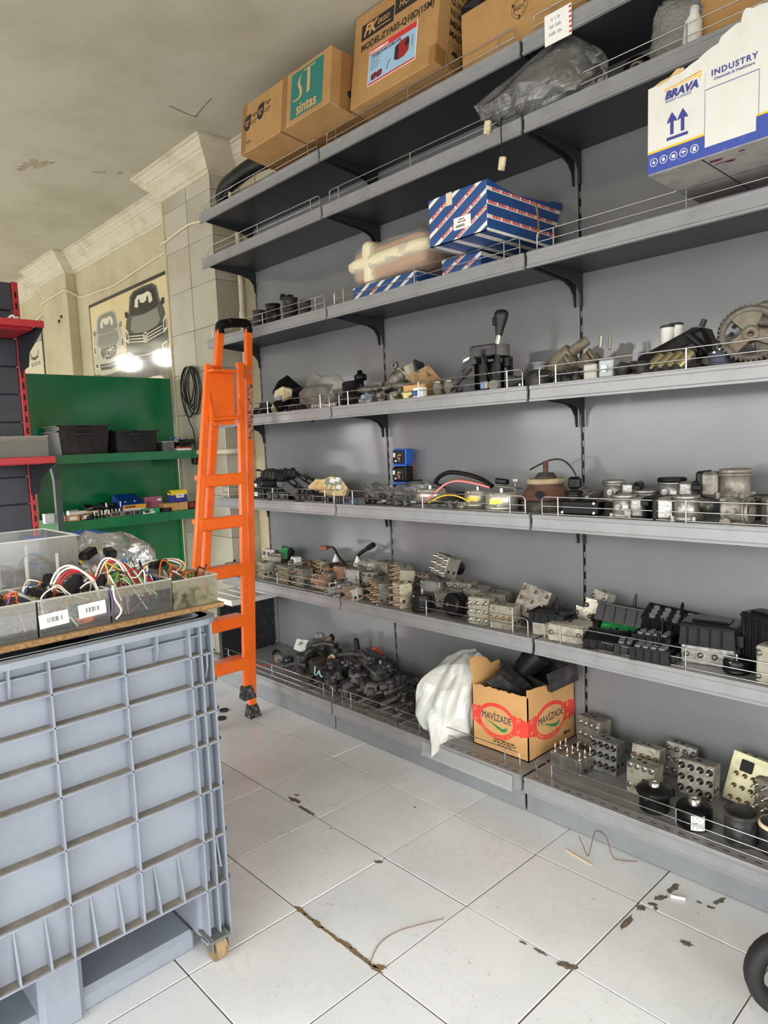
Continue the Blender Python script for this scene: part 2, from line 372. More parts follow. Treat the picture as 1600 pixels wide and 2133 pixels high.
# far wall with a window, shop-front wall and side wall with openings
struct(G().box(X0-0.1, X0, Y0, YW, 0, 0.75).box(X0-0.1, X0, Y0, YW, 1.75, H).box(X0-0.1, X0, Y0, -3.75, 0.75, 1.75).box(X0-0.1, X0, -0.65, YW, 0.75, 1.75).build('wall_left', plaster))
struct(G().box(X1, X1+0.1, Y0, YW, 2.2, H).box(X1, X1+0.1, Y0, -4.25, 0, 2.2).box(X1, X1+0.1, -0.45, YW, 0, 2.2).box(X1, X1+0.1, -4.25, -0.45, 0, 0.14).build('wall_right', plaster))
struct(G().box(X0, X1, Y0-0.1, Y0, 2.2, H).box(X0, -6.0, Y0-0.1, Y0, 0, 2.2).box(5.05, X1, Y0-0.1, Y0, 0, 2.2).box(-6.0, 5.05, Y0-0.1, Y0, 0, 0.14).build('wall_front', plaster))
alf = mat('window_frame', (190, 192, 194), 0.35, 0.6)
for n, (a, b, fixed, ax) in enumerate((((-4.25, -0.45), (0.14, 2.2), X1, 'x'), ((-6.0, 5.05), (0.14, 2.2), Y0-0.05, 'y'), ((-3.75, -0.65), (0.75, 1.75), X0-0.05, 'x'))):
    g = G()
    def bar(p, q, z0, z1):
        if ax == 'x': g.box(fixed-0.0, fixed+0.05, p, q, z0, z1, 0.004)
        else: g.box(p, q, fixed-0.0, fixed+0.05, z0, z1, 0.004)
    bar(a[0], a[1], b[0], b[0]+0.05); bar(a[0], a[1], b[1]-0.05, b[1])
    for t in ((0, 0.33, 0.66, 1.0) if ax == 'x' else [q/8 for q in range(9)]):
        y = a[0]+(a[1]-a[0]-0.05)*t; bar(y, y+0.05, b[0]+.05, b[1]-.05)
    struct(g.build('window_%d' % (n+1), alf))
# tiled column at the end of the shelving, and a plain one further left
cw = struct(G().box(-0.70, -0.158, -0.152, YW, 0, H).build('wall_column', groutm))
for zi in range(12):
    z0 = 0.02+zi*0.24
    for (a, b) in ((-0.70, -0.424), (-0.42, -0.15)):
        G().box(a+.001, b-.001, -0.160, -0.152, z0+.001, min(z0+.239, 2.76), .0015).build('tile', wtilem, cw)
    G().box(-0.158, -0.150, -0.150, YW-.001, z0+.001, min(z0+.239, 2.76), .0015).build('tile', wtilem, cw)
G().box(-0.722, -0.70, -0.166, -0.150, 0, 2.74, 0.004).build('corner_strip', plaster, cw)
struct(G().box(-3.3, -2.69, -0.05, YW, 0, H, 0.004).build('wall_pier', plaster))
# cornice: moulded profile swept along the wall and round the columns
prof = [(0,-.145),(.010,-.145),(.014,-.128),(.026,-.124),(.032,-.108),(.050,-.085),(.076,-.066),(.082,-.056),(.090,-.054),(.096,-.036),(.112,-.026),(.116,-.016),(.130,-.014),(.130,0)]
path = [(X0, YW),(-3.3, YW),(-3.3,-.05),(-2.69,-.05),(-2.69,YW),(-0.71,YW),(-0.71,-.16),(-0.15,-.16),(-0.15,YW),(X1,YW)]
vs = []; nP = len(prof)
for i, (x, y) in enumerate(path):
    nx = 0
    if 0 < i < len(path)-1:
        # outward offset: walls look to -y; returns look to -x or +x
        (ax_, ay_), (bx_, by_) = path[i-1], path[i+1]
        d1 = (x-ax_, y-ay_); d2 = (bx_-x, by_-y)
        for d in (d1, d2):
            if abs(d[1]) > 1e-6: nx = 1 if d[1] > 0 else -1
    for p, z in prof: vs.append((x+nx*p, y-p, H+z))
g = G(); fs = []
for i in range(len(path)-1):
    for k in range(nP-1):
        fs.append((i*nP+k, (i+1)*nP+k, (i+1)*nP+k+1, i*nP+k+1))
g._add(vs, fs); struct(g.build('trim_1', mat('cornice_plaster', (200, 192, 168), 0.8, dirt=(6, (170, 156, 126), 0.5, 0.75), bump=(30, .05))))
# peeling paint and a crack on the ceiling
peel = mat('damp_plaster', (168, 158, 134), 0.95, dirt=(50, (110, 100, 78), 0.45, 0.7), bump=(60, .4))
ce = bpy.data.objects['ceiling']
def cblotch(cx, cy, rx, ry, an, mt, seed):
    r = random.Random(seed); P = []
    for k in range(22):
        a = 2*math.pi*k/22; q = r.uniform(.4, 1.1); x = rx*q*math.cos(a); y = ry*q*math.sin(a)
        P.append((x*math.cos(an)-y*math.sin(an), x*math.sin(an)+y*math.cos(an)))
    G().prism(P, -0.0015, 0, 'xy').build('peeled_patch', mt, ce, (cx, cy, H))
cblotch(-.94,-.79,.13,.06,.5,peel,1); cblotch(-1.06,-.83,.05,.02,.3,peel,2); cblotch(-.78,-.37,.03,.018,.2,peel,3); cblotch(-.84,-.47,.05,.02,.9,peel,5); cblotch(.118,-.366,.02,.01,.5,peel,4)
G().tube([(.135,-.52,H-.001),(.115,-.43,H-.001),(.11,-.37,H-.001),(.2,-.385,H-.001),(.32,-.40,H-.001)], .0012, 5).build('crack', hole, ce)
# ================================================================== grey shelving, three bays
def make_guard(x0, x1, y, z, parent):
    g = G(); h = .058; r = .0021
    c = .012
    loop = [(x0, y, z), (x0, y, z+h-c), (x0+.3*c, y, z+h-.3*c), (x0+c, y, z+h), (x1-c, y, z+h), (x1-.3*c, y, z+h-.3*c), (x1, y, z+h-c), (x1, y, z)]
    g.tube(loop, r, 6); g.tube([(x0, y, z+.028), (x1, y, z+.028)], r*.85, 6)
    g.tube([(x0, y, z+.003), (x1, y, z+.003)], r*.8, 6)
    for t in (.065, .5, .935):
        x = x0+(x1-x0)*t; g.cyl((x, y-.002, z-.012), (x, y-.002, z+h), r*1.25, n=6)
    return g.build('wire_guard', chrome, parent)
clearlip = mat('clear_price_strip', (190, 192, 192), 0.25, alpha=0.35)
baylabels = ['grey metal shelving bay at the far end, behind the orange ladder', 'middle grey metal shelving bay, with the red and brown carton on its bottom deck', 'nearest grey metal shelving bay, with the torn white and blue carton on it']
def shelf_bay(i):
    x0 = i*1.0; x1 = x0+1.0
    t = thing('shelving_bay', baylabels[i], 'shelf unit', (x0, 0, 0), group='grey shelving along the wall')
    edges = [0.02]+[z-0.02 for z in LV[::-1]]+[2.62]
    for k in range(7):
        pm = G().box(.006, .994, 0, .016, edges[k]+.001, edges[k+1]-.001, .0015).build('back_panel', panelm, t)
    # uprights: slotted post showing in the joint between the panels
    ups = [-.004] if i < 2 else [-.004, .996]
    for a in ups:
        up = G().box(a-.001, a+.011, .005, .028, 0, 2.64).build('upright', blk2, t)
        G().box(a-.004, a-.001, -.003, .02, .13, 2.62).build('edge_strip', lipm, up)
        g = G()
        z = .2
        while z < 2.6: g.box(a+.003, a+.007, .0035, .006, z, z+.022); z += .05
        tag(g.build('slot', grey, up), kind='stuff')
    for k, z in enumerate(LV):
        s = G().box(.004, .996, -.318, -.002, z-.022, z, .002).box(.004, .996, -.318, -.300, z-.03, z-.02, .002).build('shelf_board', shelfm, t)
        # price lip: shallow C profile, slightly tilted
        pr = [(-.318,.0),(-.3245,.001),(-.3265,-.003),(-.3262,-.010),(-.3235,-.013),(-.3245,-.040),(-.3285,-.0435),(-.3285,-.0495),(-.318,-.0500)]
        G().prism([(y, z+h) for y, h in pr], .006, .994, 'yz').build('price_lip', lipm, s)
        make_guard(.03, .965, -.303, z, s)
        for xx in (.012, .985):
            br = [(-.300, z-.023), (-.006, z-.023), (-.006, z-.135), (-.018, z-.135), (-.024, z-.095), (-.045, z-.070), (-.085, z-.055), (-.29, z-.036)]
            G().prism(br, xx-.0015, xx+.0015, 'yz').build('bracket', anth, s)
    # base: deck, kick plate
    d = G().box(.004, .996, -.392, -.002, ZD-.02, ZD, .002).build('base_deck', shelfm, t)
    g = G()
    for q in range(24): g.box(.03+q*.04, .048+q*.04, -.383, -.380, ZD-.001, ZD+.0006)
    tag(g.build('slot', hole, d), kind='stuff')
    pr = [(-.392,.0),(-.400,.001),(-.403,-.004),(-.4025,-.012),(-.400,-.015),(-.402,-.042),(-.406,-.046),(-.406,-.051),(-.392,-.052)]
    G().prism([(y, ZD+h) for y, h in pr], .006, .994, 'yz').build('price_lip', lipm, d)
    make_guard(.03, .965, -.365, ZD, d)
    G().box(.005, .995, -.386, -.376, .002, ZD-.03, .002).build('kick_plate', grey, t)
    return t
bays = [shelf_bay(i) for i in range(3)]
# clear price strip hanging off the middle deck lip
G().prism([(-.408, .118), (-.412, .075), (-.415, .066), (-.4165, .066), (-.4135, .077), (-.4095, .119)], .55, .965, 'yz').build('price_strip', clearlip, bays[1])
# ================================================================== orange ladder
lad = thing('step_ladder', 'folded orange metal step ladder with black top handle standing before the shelving', 'ladder', (.57, -.62, 0))
lo = Vector((.57, -.62, 0))
def rail(p0, p1, w, d, name='rail', mt=orange):
    p0 = Vector(p0)-lo; p1 = Vector(p1)-lo
    ax = (p1-p0).normalized(); yv = Vector((0, 1, 0)); yv = (yv-ax*yv.dot(ax)).normalized(); xv = yv.cross(ax)
    c = .004; g = G(); L = []
    cs = [(-d/2, -w/2+c), (-d/2, w/2-c), (-d/2+c, w/2), (d/2-c, w/2), (d/2, w/2-c), (d/2, -w/2+c), (d/2-c, -w/2), (-d/2+c, -w/2)]
    vs = [p0+xv*a+yv*b for a, b in cs]+[p1+xv*a+yv*b for a, b in cs]
    g._add(vs, [tuple(range(8)), tuple(range(8, 16))]+[(i, (i+1)%8, 8+(i+1)%8, 8+i) for i in range(8)])
    return g.build(name, mt, lad)
def lp(a, b, t): return tuple(a[i]+(b[i]-a[i])*t for i in range(3))
R1 = ((.455, -.362, 1.80), (.576, -.540, .035)); L1 = ((.455, -.512, 1.79), (.585, -.835, .035))
R2 = ((.515, -.455, 1.635), (.625, -.592, .15)); L2 = ((.515, -.617, 1.62), (.625, -.885, .15))
for a, b in (R1, L1): rail(a, b, .036, .026)
for a, b in (R2, L2): rail(a, b, .034, .022)
foot = mat('worn_rubber_foot', (38, 38, 40), 0.8, dirt=(60, (120, 118, 114), 0.5, 0.65), bump=(80, .5))
for (a, b) in (R1, L1, R2, L2):
    p = Vector(b)-lo; zf = .036 if b[2] < .1 else .036
    g = G(); g.T = Matrix.Translation(p)
    g.hexa([(-.022,-.03,-zf),(.034,-.034,-zf),(.034,.03,-zf),(-.022,.026,-zf),(-.016,-.021,.02),(.017,-.021,.02),(.017,.021,.02),(-.016,.021,.02)]).build('foot', foot, lad)
# black handle joining the tall rails
h0 = Vector(R1[0])-lo; h1 = Vector(L1[0])-lo
hb = G().tube([h0+Vector((0,0,-.015)), h0+Vector((-.002,.0,.012)), h0+Vector((0,-.018,.030)), h1+Vector((0,.018,.027)), h1+Vector((-.002,0,.010)), h1+Vector((0,0,-.02))], .021, 8, sub=4).build('handle', blk2, lad)
mid = (h0+h1)/2
G().cbox((mid.x, mid.y, mid.z+.034), (.045, .07, .03), .006).build('latch', blk2, hb)
# steps
for z, w in ((1.119, .0), (.928, 0), (.708, 0), (.478, 0), (.285, 0)):
    a = lp(R2[0], R2[1], (1.635-z)/1.485); b = lp(L2[0], L2[1], (1.62-z)/1.47)
    g = G(); xm = (a[0]+b[0])/2-lo.x
    y0, y1 = b[1]-lo.y+.004, a[1]-lo.y-.002
    g.prism([(xm-.07, z+.012), (xm+.012, z+.016), (xm+.016, z+.010), (xm+.016, z-.034), (xm+.011, z-.038), (xm+.008, z-.006), (xm-.07, z-.008)], y0, y1, 'xz')
    g.build('step', orange, lad)
# folded platform with its stay bar and links
pl = G()
pl.hexa([(-.040,.000,1.35),(-.028,.000,1.35),(-.028,.105,1.355),(-.040,.105,1.355),(-.052,-.006,1.58),(-.040,-.006,1.58),(-.040,.122,1.60),(-.052,.122,1.60)])
pf = pl.build('platform', orange, lad)
G().cbox((-.02,.05,1.59),(.05,.13,.012),.003).build('platform_lip', orange, pf)
G().cyl((.0,-.035,1.375),(.0,.12,1.385),.008,n=8).build('stay_bar', orange, lad)
for y in (-.03, .115): G().hexa([(-.01,y-.003,1.36),(.012,y-.003,1.36),(.012,y+.003,1.36),(-.01,y+.003,1.36),(-.05,y+.016,1.47),(-.03,y+.016,1.47),(-.03,y+.022,1.47),(-.05,y+.022,1.47)]).build('link', orange, lad)
for (a, b) in ((R1, R2), (L1, L2)):
    p = Vector(lp(a[0], a[1], .11))-lo; q = Vector(b[0])-lo
    g = G(); g.hexa([(q.x-.01,q.y-.016,q.z-.06),(q.x+.012,q.y-.016,q.z-.06),(p.x+.016,p.y+.006,p.z-.04),(p.x-.006,p.y+.006,p.z-.04),(q.x-.01,q.y-.016,q.z+.0),(q.x+.012,q.y-.016,q.z),(p.x+.016,p.y+.006,p.z+.02),(p.x-.006,p.y+.006,p.z+.02)])
    hg = g.build('hinge', orange, lad)
    G().cyl((p.x+.012,p.y-.002,p.z-.01),(p.x+.022,p.y-.002,p.z-.01),.007,n=8).build('bolt', steel, hg)
# worn sticker on the tall rail
st = mat('worn_sticker', (214, 150, 120), 0.6, dirt=(90, (60, 40, 50), 0.42, 0.6))
ax = (Vector(R1[1])-Vector(R1[0])).normalized()
for s0, s1 in ((.26, .52),):
    a = Vector(R1[0])+ax*s0-lo; b = Vector(R1[0])+ax*s1-lo
    g = G(); g.hexa([b+Vector((.0115,-.014,0)),b+Vector((.0142,-.014,0)),b+Vector((.0142,.014,0)),b+Vector((.0115,.014,0)),a+Vector((.0115,-.014,0)),a+Vector((.0142,-.014,0)),a+Vector((.0142,.014,0)),a+Vector((.0115,.014,0))])
    g.build('sticker', st, lad)
# ================================================================== grey-blue pallet bin, front left
binm = mat('bin_plastic', (126, 133, 144), 0.5, dirt=(5, (112, 118, 128), 0.45, 0.75), bump=(120, .05))
bind = mat('bin_dust', (136, 130, 122), 0.9, dirt=(30, (104, 98, 90), 0.4, 0.75))
XF = 1.85; YR = -1.385; ZT = .845; ZB = .185
bn = thing('pallet_bin', 'large ribbed blue-grey plastic pallet bin on castors', 'bin', (1.4, -1.9, 0))
bo = Vector((1.4, -1.9, 0))
def bb(g, x0, x1, y0, y1, z0, z1, b=0, mi=0): return g.box(x0-bo.x, x1-bo.x, y0-bo.y, y1-bo.y, z0, z1, b, mi)
YL = -2.55; XB = 1.0; FR = .028     # rib depth
# box body with rounded front-right corner; open top
inn = XF-FR
def rr_poly(x0, x1, y0, y1, r, n=5):
    P = []
    for cx, cy, a0 in ((x1-r, y1-r, 0), (x0+r, y1-r, 90), (x0+r, y0+r, 180), (x1-r, y0+r, 270)):
        for k in range(n+1):
            a = R(a0+90*k/n); P.append((cx+r*math.cos(a)-bo.x, cy+r*math.sin(a)-bo.y))
    return P
Po = rr_poly(XB, inn, YL, YR-.012, .03); Pi = rr_poly(XB+.02, inn-.02, YL+.02, YR-.032, .02); n = len(Po)
vs = [(x, y, ZB-.02) for x, y in Po]+[(x, y, ZT) for x, y in Po]+[(x, y, ZT) for x, y in Pi]+[(x, y, ZB+.02) for x, y in Pi]
fs = [tuple(range(n))[::-1], tuple(range(3*n, 4*n))]
for a in range(3):
    for i in range(n): j = (i+1)%n; fs.append((a*n+i, a*n+j, (a+1)*n+j, (a+1)*n+i))
G()._add(vs, fs).build('body', binm, bn)
# rim
Q0 = rr_poly(XB-.02, XF, YL-.02, YR, .05); Q1 = rr_poly(XB+.01, inn-.01, YL+.01, YR-.03, .03)
vs = [(x, y, ZT-.014) for x, y in Q0]+[(x, y, ZT) for x, y in Q0]+[(x, y, ZT) for x, y in Q1]+[(x, y, ZT-.014) for x, y in Q1]; n = len(Q0); fs = []
for a in range(4):
    for i in range(n): j = (i+1)%n; b = (a+1)%4; fs.append((a*n+i, a*n+j, b*n+j, b*n+i))
G()._add(vs, fs).build('rim', binm, bn)
ys = [-2.4, -2.24, -2.09, -1.935, -1.78, -1.627, -1.474, -1.445, -1.418]
ys = [-2.55, -2.395, -2.24, -2.085, -1.93, -1.78, -1.627, -1.472, -1.444, -1.416]
vt = .0045
for y in ys: bb(G(), inn-.002, XF, y-vt/2, y+vt/2, ZB if y < -1.48 else .05, ZT-.012, .0008).build('rib', binm, bn)
zs = [.761, .69, .618, .542, .427, .308, ZB]
for z in zs:
    rb = bb(G(), inn-.002, XF, YL, YR-.03, z-vt/2, z+vt/2, .0008).build('rib', binm, bn)
    bb(G(), inn-.002, XF-.003, YL, YR-.032, z+vt/2, z+vt/2+.0012).build('dust', bind, rb)
    # corner fins
    g = G(); g.prism([(inn-.012-bo.x, YR-.032-bo.y), (XF-bo.x, YR-.032-bo.y), (XF-.006-bo.x, YR-.022-bo.y), (XF-.016-bo.x, YR-.015-bo.y), (inn-.01-bo.x, YR-.0125-bo.y), (inn-.03-bo.x, YR-.018-bo.y)], z-vt/2, z+vt/2, 'xy')
    g.build('corner_rib', binm, bn)
bb(G(), inn-.002, XF-.01, YL, YR-.04, ZT-.04, ZT-.036, .0008).build('rib', binm, bn)
for y in (-2.317, -2.162, -2.007, -1.855, -1.703, -1.55, -1.43):
    g = G(); P = [(inn-bo.x, ZT-.014), (XF-.002-bo.x, ZT-.014), (XF-.004-bo.x, ZT-.05), (XF-.015-bo.x, ZT-.075), (inn-bo.x, ZT-.085)]
    if y == -1.43: P = [(a, b-.066) for a, b in P]
    g.prism(P, y-bo.y-vt/2, y-bo.y+vt/2, 'xz').build('gusset', binm, bn)
for y in (-2.35, -2.28, -2.2, -2.13, -2.04, -1.98, -1.886, -1.826, -1.733, -1.675, -1.588, -1.53, -1.432):
    g = G(); dz = 0 if y < -1.45 else .045
    g.prism([(inn-bo.x, ZB+dz), (XF-bo.x, ZB+dz), (XF-.006-bo.x, ZB+.03+dz), (inn+.004-bo.x, ZB+.10+dz), (inn-bo.x, ZB+.11+dz)], y-bo.y-vt/2, y-bo.y+vt/2, 'xz').build('gusset', binm, bn)
# corner leg, centre leg, skid
g = G(); P = rr_poly(1.60, XF-.02, -1.482, YR-.004, .035)
vs = [(x, y, .05) for x, y in P]+[(x, y, ZT-.02) for x, y in P]; n = len(P)
# corner post shell of the bin wall
g._add([(x, y, z) for z in (.048, ZB+.03) for x, y in rr_poly(1.62, inn, -1.478, YR-.012, .03)], [tuple(range(24))[::-1], tuple(range(24, 48))]+[(i, (i+1)%24, 24+(i+1)%24, 24+i) for i in range(24)])
g.build('leg', binm, bn)
bb(G(), inn-.004, XF-.002, -1.482, YR-.03, .048, .054, .001).build('rib', binm, bn)
bb(G(), 1.66, 1.80, -1.845, -1.752, .0, ZB-.02, .012).build('leg', binm, bn); bb(G(), 1.62, 1.70, -2.5, -2.4, .0, ZB-.02, .01).build('leg', binm, bn)
bb(G(), 1.64, 1.783, -2.5, -1.475, .0, .055, .012).build('skid', binm, bn)
bb(G(), 1.1, 1.24, -2.5, -1.475, .0, .055, .012).build('skid', binm, bn)
bb(G(), 1.1, 1.24, -2.5, -1.42, .055, ZB-.02, .012).build('leg', binm, bn)
# castor
cs = G(); cs.cyl((1.842-bo.x, -1.468-bo.y, .032), (1.842-bo.x, -1.440-bo.y, .032), .0318, n=20)
wm = mat('worn_castor_tread', (150, 128, 92), 0.7, dirt=(40, (92, 74, 50), 0.4, 0.7))
wh = cs.build('castor_wheel', wm, bn)
G().cyl((1.842-bo.x, -1.470-bo.y, .032), (1.842-bo.x, -1.438-bo.y, .032), .012, n=10).build('hub', steel, wh)
g = G(); bb(g, 1.815, 1.865, -1.476, -1.472, .03, .07, .002); bb(g, 1.815, 1.865, -1.436, -1.432, .03, .07, .002); bb(g, 1.80, 1.87, -1.48, -1.428, .058, .066, .002); g.build('castor_fork', mat('castor_fork', (112, 116, 112), .5, .5), bn)
# particle board resting on the rim
woodm = mat('chipboard', (160, 130, 88), 0.8, dirt=(120, (124, 88, 50), 0.4, 0.65), bump=(200, .3))
tag(G().box(1.05, 1.766, -2.5, -1.328, ZT, ZT+.012, .002).build('board', woodm), 'raw chipboard sheet laid across the top of the blue-grey bin', 'board')
ZK = ZT+.012
# ---------------------------------------------------------------- clear plastic bins standing on the board
rimm = mat('clear_plastic_edge', (206, 208, 200), .2, alpha=.6)
def open_bin(name, label, x0, x1, y0, y1, z0, h, mt, lip=True, group=None, taper=.004):
    t = thing(name, label, 'box', ((x0+x1)/2, (y0+y1)/2, z0), group=group)
    a = (x1-x0)/2; b = (y1-y0)/2; w = .0018
    g = G()
    g.box(-a, a, -b, b, 0, w)
    for s in (-1, 1):
        g.hexa([(s*a,-b,w),(s*(a-w),-b,w),(s*(a-w),b,w),(s*a,b,w),(s*(a+taper),-b,h),(s*(a+taper-w),-b,h),(s*(a+taper-w),b,h),(s*(a+taper),b,h)])
        g.hexa([(-a,s*b,w),(a,s*b,w),(a,s*(b-w),w),(-a,s*(b-w),w),(-a,s*b,h),(a,s*b,h),(a,s*(b-w),h),(-a,s*(b-w),h)])
    g.build('tray', mt, t)
    g = G()
    for q_ in (-1, 1):
        g.box(q_*(a+taper)-.0022, q_*(a+taper)+.0022, -b-.001, b+.001, h-.003, h+.001, .0008); g.box(-a-taper, a+taper, q_*b-.0022, q_*b+.0022, h-.003, h+.001, .0008)
    g.build('rim', rimm, t)
    if lip: G().box(a+taper-.001, a+taper+.006, -b+.004, b-.004, h-.022, h, .002).build('front_lip', cleard, t)
    return t
zt = ZK
open_bin('drawer_bin', 'clear plastic drawer of wires nearest the left edge of the bin top', 1.56, 1.75, -1.94, -1.768, zt, .082, clear, group='clear drawers of wires')
db = open_bin('drawer_bin', 'clear plastic drawer of wires with two barcode labels on its front', 1.56, 1.75, -1.764, -1.612, zt, .082, clear, group='clear drawers of wires')
open_bin('drawer_bin', 'clear plastic drawer of wires with a white wire hanging over its front', 1.56, 1.75, -1.608, -1.462, zt, .080, clear, group='clear drawers of wires')
open_bin('drawer_bin', 'greasy yellowed clear drawer at the right end of the bin top', 1.46, 1.75, -1.458, -1.338, zt, .072, mat('greasy_clear', (150, 146, 120), .3, alpha=.5, dirt=(20, (60, 58, 48), .5, .65)), group='clear drawers of wires')
for y, z, r in ((.046, .034, 0.08), (-.036, .030, .06)):
    lb = G().box(.0975, .0985, -.030, .030, -.015, .015).build('label', paper, db, (0.0005, -y+0.0, z+(.012 if y < 0 else .002)), (R(3), 0, 0))
    g = G(); x = -.014
    while x < .016:
        w = rnd.choice((.0008, .0016, .0012)); g.box(.0984, .0988, x, x+w, -.005, .006); x += w+rnd.choice((.0008, .0014, .003))
    g.build('barcode', inkb, lb)
# back row: taller clear bins
open_bin('storage_bin', 'tall clear plastic storage bin of metal rings behind the wire drawers', 1.30, 1.54, -1.93, -1.60, zt, .19, film('hazy_clear', (170, 172, 166), .16, .1), lip=False)
for y in (-1.88, -1.80, -1.72, -1.65):
    for x in (1.543, 1.302): G().box(x-.0015, x+.0015, y-.0035, y+.0035, zt+.01, zt+.15, .0006).build('rib', rimm, bpy.data.objects['storage_bin'], (-1.42, 1.765, -zt))
open_bin('storage_bin', 'small dark clear bin behind the tall clear bin, by the plastic bag', 1.02, 1.2, -1.50, -1.36, zt, .13, cleard, lip=False)
for k in range(3):
    tt = thing('parts_case', 'smoky parts case with a blue edge, %s of the three stacked behind the bin' % ('lowest', 'middle', 'topmost')[k], 'case', (.92, -1.42, zt+.002+k*.042), group='stacked parts cases')
    G().box(-.07, .07, -.11, .11, 0, .036, .003).build('body', mat('smoky_plastic', (92, 96, 100), .25, alpha=.8), tt)
    G().box(-.071, .071, -.111, .111, .036, .040, .001).build('edge', blue, tt)
tag(G().box(.80, 1.045, -1.56, -1.28, 0, ZK+.001, .005).build('cabinet', mat('dark_stand', (58, 60, 64), .5)), 'dark stand behind the bin that carries the stacked parts cases', 'stand')
# metal rings and bolts in the tall bin
RG = []
for k in range(26):
    x = rnd.uniform(1.335, 1.505); y = rnd.uniform(-1.90, -1.63); z = zt+.004+rnd.random()*.02
    r = rnd.uniform(.012, .022)
    q = Matrix.Translation((0,0,0)) 
    g = G().lathe([(r*.5, -.004), (r, -.004), (r, .004), (r*.5, .004), (r*.5, -.004)], 12, cap0=False, cap1=False)
    RG.append(g.build('metal_ring', steel, None, (x, y, z+r*.6), (rnd.uniform(-1,1), rnd.uniform(-1,1), 0)))
for k, o in enumerate(sorted(RG, key=lambda o: o.location.y)): tag(o, '%s loose steel ring from the left in the tall clear bin' % ORD[k], 'ring', 'loose steel rings in the tall clear bin')
tag(G().lathe([(.0, 0), (.024, 0), (.026, .004), (.024, .009), (0, .009)], 20).build('metal_disc', steel, None, (1.50, -1.725, zt+.045), (R(12), R(68), 0)), 'round steel disc leaning on edge in the tall clear bin', 'disc')
# bundles of coloured wires, each strand its own object
def wire(pts, r, c, label, name='wire', cat='wire', grp=None):
    return tag(G().tube(pts, r, 5, sub=5).build(name, wirec[c]), label, cat, grp)
cols = ['white','white','white','red','violet','orange','yellow','brown','brown','blue','white','pink','black','black','green','white','brown']
STR = {}
def strand(x0, x1, y0, y1, zb, lift, where):
    c = rnd.choice(cols); n = rnd.choice((3, 4)); 
    cx = rnd.uniform(x0, x1); cy = rnd.uniform(y0, y1); an = rnd.uniform(0, math.pi); L = rnd.uniform(.035, .075)
    P = []
    for k in range(n+1):
        t = k/n-.5; bx = cx+L*2*t*math.cos(an)+rnd.uniform(-.012,.012); by = cy+L*2*t*math.sin(an)+rnd.uniform(-.012,.012)
        bx = min(max(bx, x0-.004), x1+.004); by = min(max(by, y0-.004), y1+.004)
        P.append((bx, by, zb+rnd.uniform(0, .01)+lift*max(0, 1-(2*t)**2)*rnd.uniform(.3, 1)))
    STR.setdefault((c, where), []).append((sum(p[1] for p in P)/len(P), wire(P, rnd.uniform(.0011, .0021), c, 'x', grp='wires in '+where)))
for (y0, y1, n, lift, where) in ((-1.93,-1.775,34,.075,'the leftmost clear drawer'),(-1.757,-1.62,56,.085,'the drawer with barcode labels'),(-1.60,-1.47,62,.11,'the third clear drawer'),(-1.452,-1.345,14,.075,'the greasy end drawer')):
    for k in range(n):
        lev = rnd.choice((.006, .02, .04, .06)); strand(1.58, 1.735, y0+.01, y1-.008, zt+lev, lift*.8-lev*.35, where)
for (c, where), L_ in STR.items():
    L_.sort(key=lambda a: a[0])
    for k, (_, o) in enumerate(L_): o['label'] = ('only %s insulated wire in %s' % (c, where)) if len(L_) == 1 else '%s %s insulated wire from the left in %s' % (ORD[k], c, where)
# the marked long loops
wire([(1.735,-1.60,zt+.07),(1.752,-1.602,zt+.086),(1.762,-1.604,zt+.06),(1.770,-1.594,zt+.03),(1.766,-1.606,zt+.012)], .0022, 'white', 'white wire hanging down over the front of the third drawer')
wire([(1.742,-1.612,zt+.075),(1.757,-1.612,zt+.08),(1.763,-1.610,zt+.05),(1.761,-1.614,zt+.02)], .0016, 'violet', 'violet wire hanging over the drawer front beside the white one')
for k, (c, dy, h) in enumerate((('white',0,.085),('red',.006,.078),('red',.012,.072),('black',.02,.062),('white',-.006,.092))):
    wire([(1.66,-1.715+dy,zt+.055),(1.665,-1.69+dy,zt+.055+h*.7),(1.67,-1.655+dy,zt+.055+h*.85),(1.69,-1.62+dy,zt+.06+h*.4),(1.70,-1.612+dy*.3,zt+.05)], .0026, c, '%s %s cable from the left in the thick loop arching over the wire drawers' % (ORD[k], c), grp='thick wire loop')
for k, (c, dy, h) in enumerate((('white',0,.085),('white',.008,.08),('red',.014,.075),('brown',.02,.07),('white',.028,.066),('green',.034,.06))):
    wire([(1.62,-1.60+dy,zt+.065),(1.63,-1.575+dy,zt+.065+h*.75),(1.66,-1.55+dy,zt+.065+h*.7),(1.70,-1.535+dy,zt+.065),(1.725,-1.53+dy,zt+.045)], .0024, c, '%s %s cable from the left in the fan over the third drawer' % (ORD[k], c), grp='fan of wires')
for k, (c, dy) in enumerate((('white',0),('violet',.008),('yellow',.014),('white',.02))):
    wire([(1.60,-1.50+dy,zt+.075),(1.585,-1.44+dy,zt+.10),(1.59,-1.385+dy,zt+.098),(1.62,-1.365+dy*.5,zt+.085),(1.66,-1.40+dy,zt+.078)], .0022, c, '%s %s cable from the left looping across to the end drawer' % (ORD[k], c), grp='wires over the end drawer')
def plug(x, y, z, rz, rx, mt, label, s=1.0, tip=None):
    t = thing('connector', label, 'connector', (x, y, z), (rx, 0, rz), 'connectors on the wire drawers')
    G().box(-.011*s, .011*s, -.02*s, .02*s, 0, .018*s, .003*s).build('housing', mt, t)
    G().box(-.008*s, .008*s, .02*s, .027*s, .002*s, .016*s, .002*s).build('latch', tip or mt, t)
    G().box(-.009*s, .009*s, -.024*s, -.019*s, .003*s, .015*s, .001*s).build('seal', blk, t)
    return t
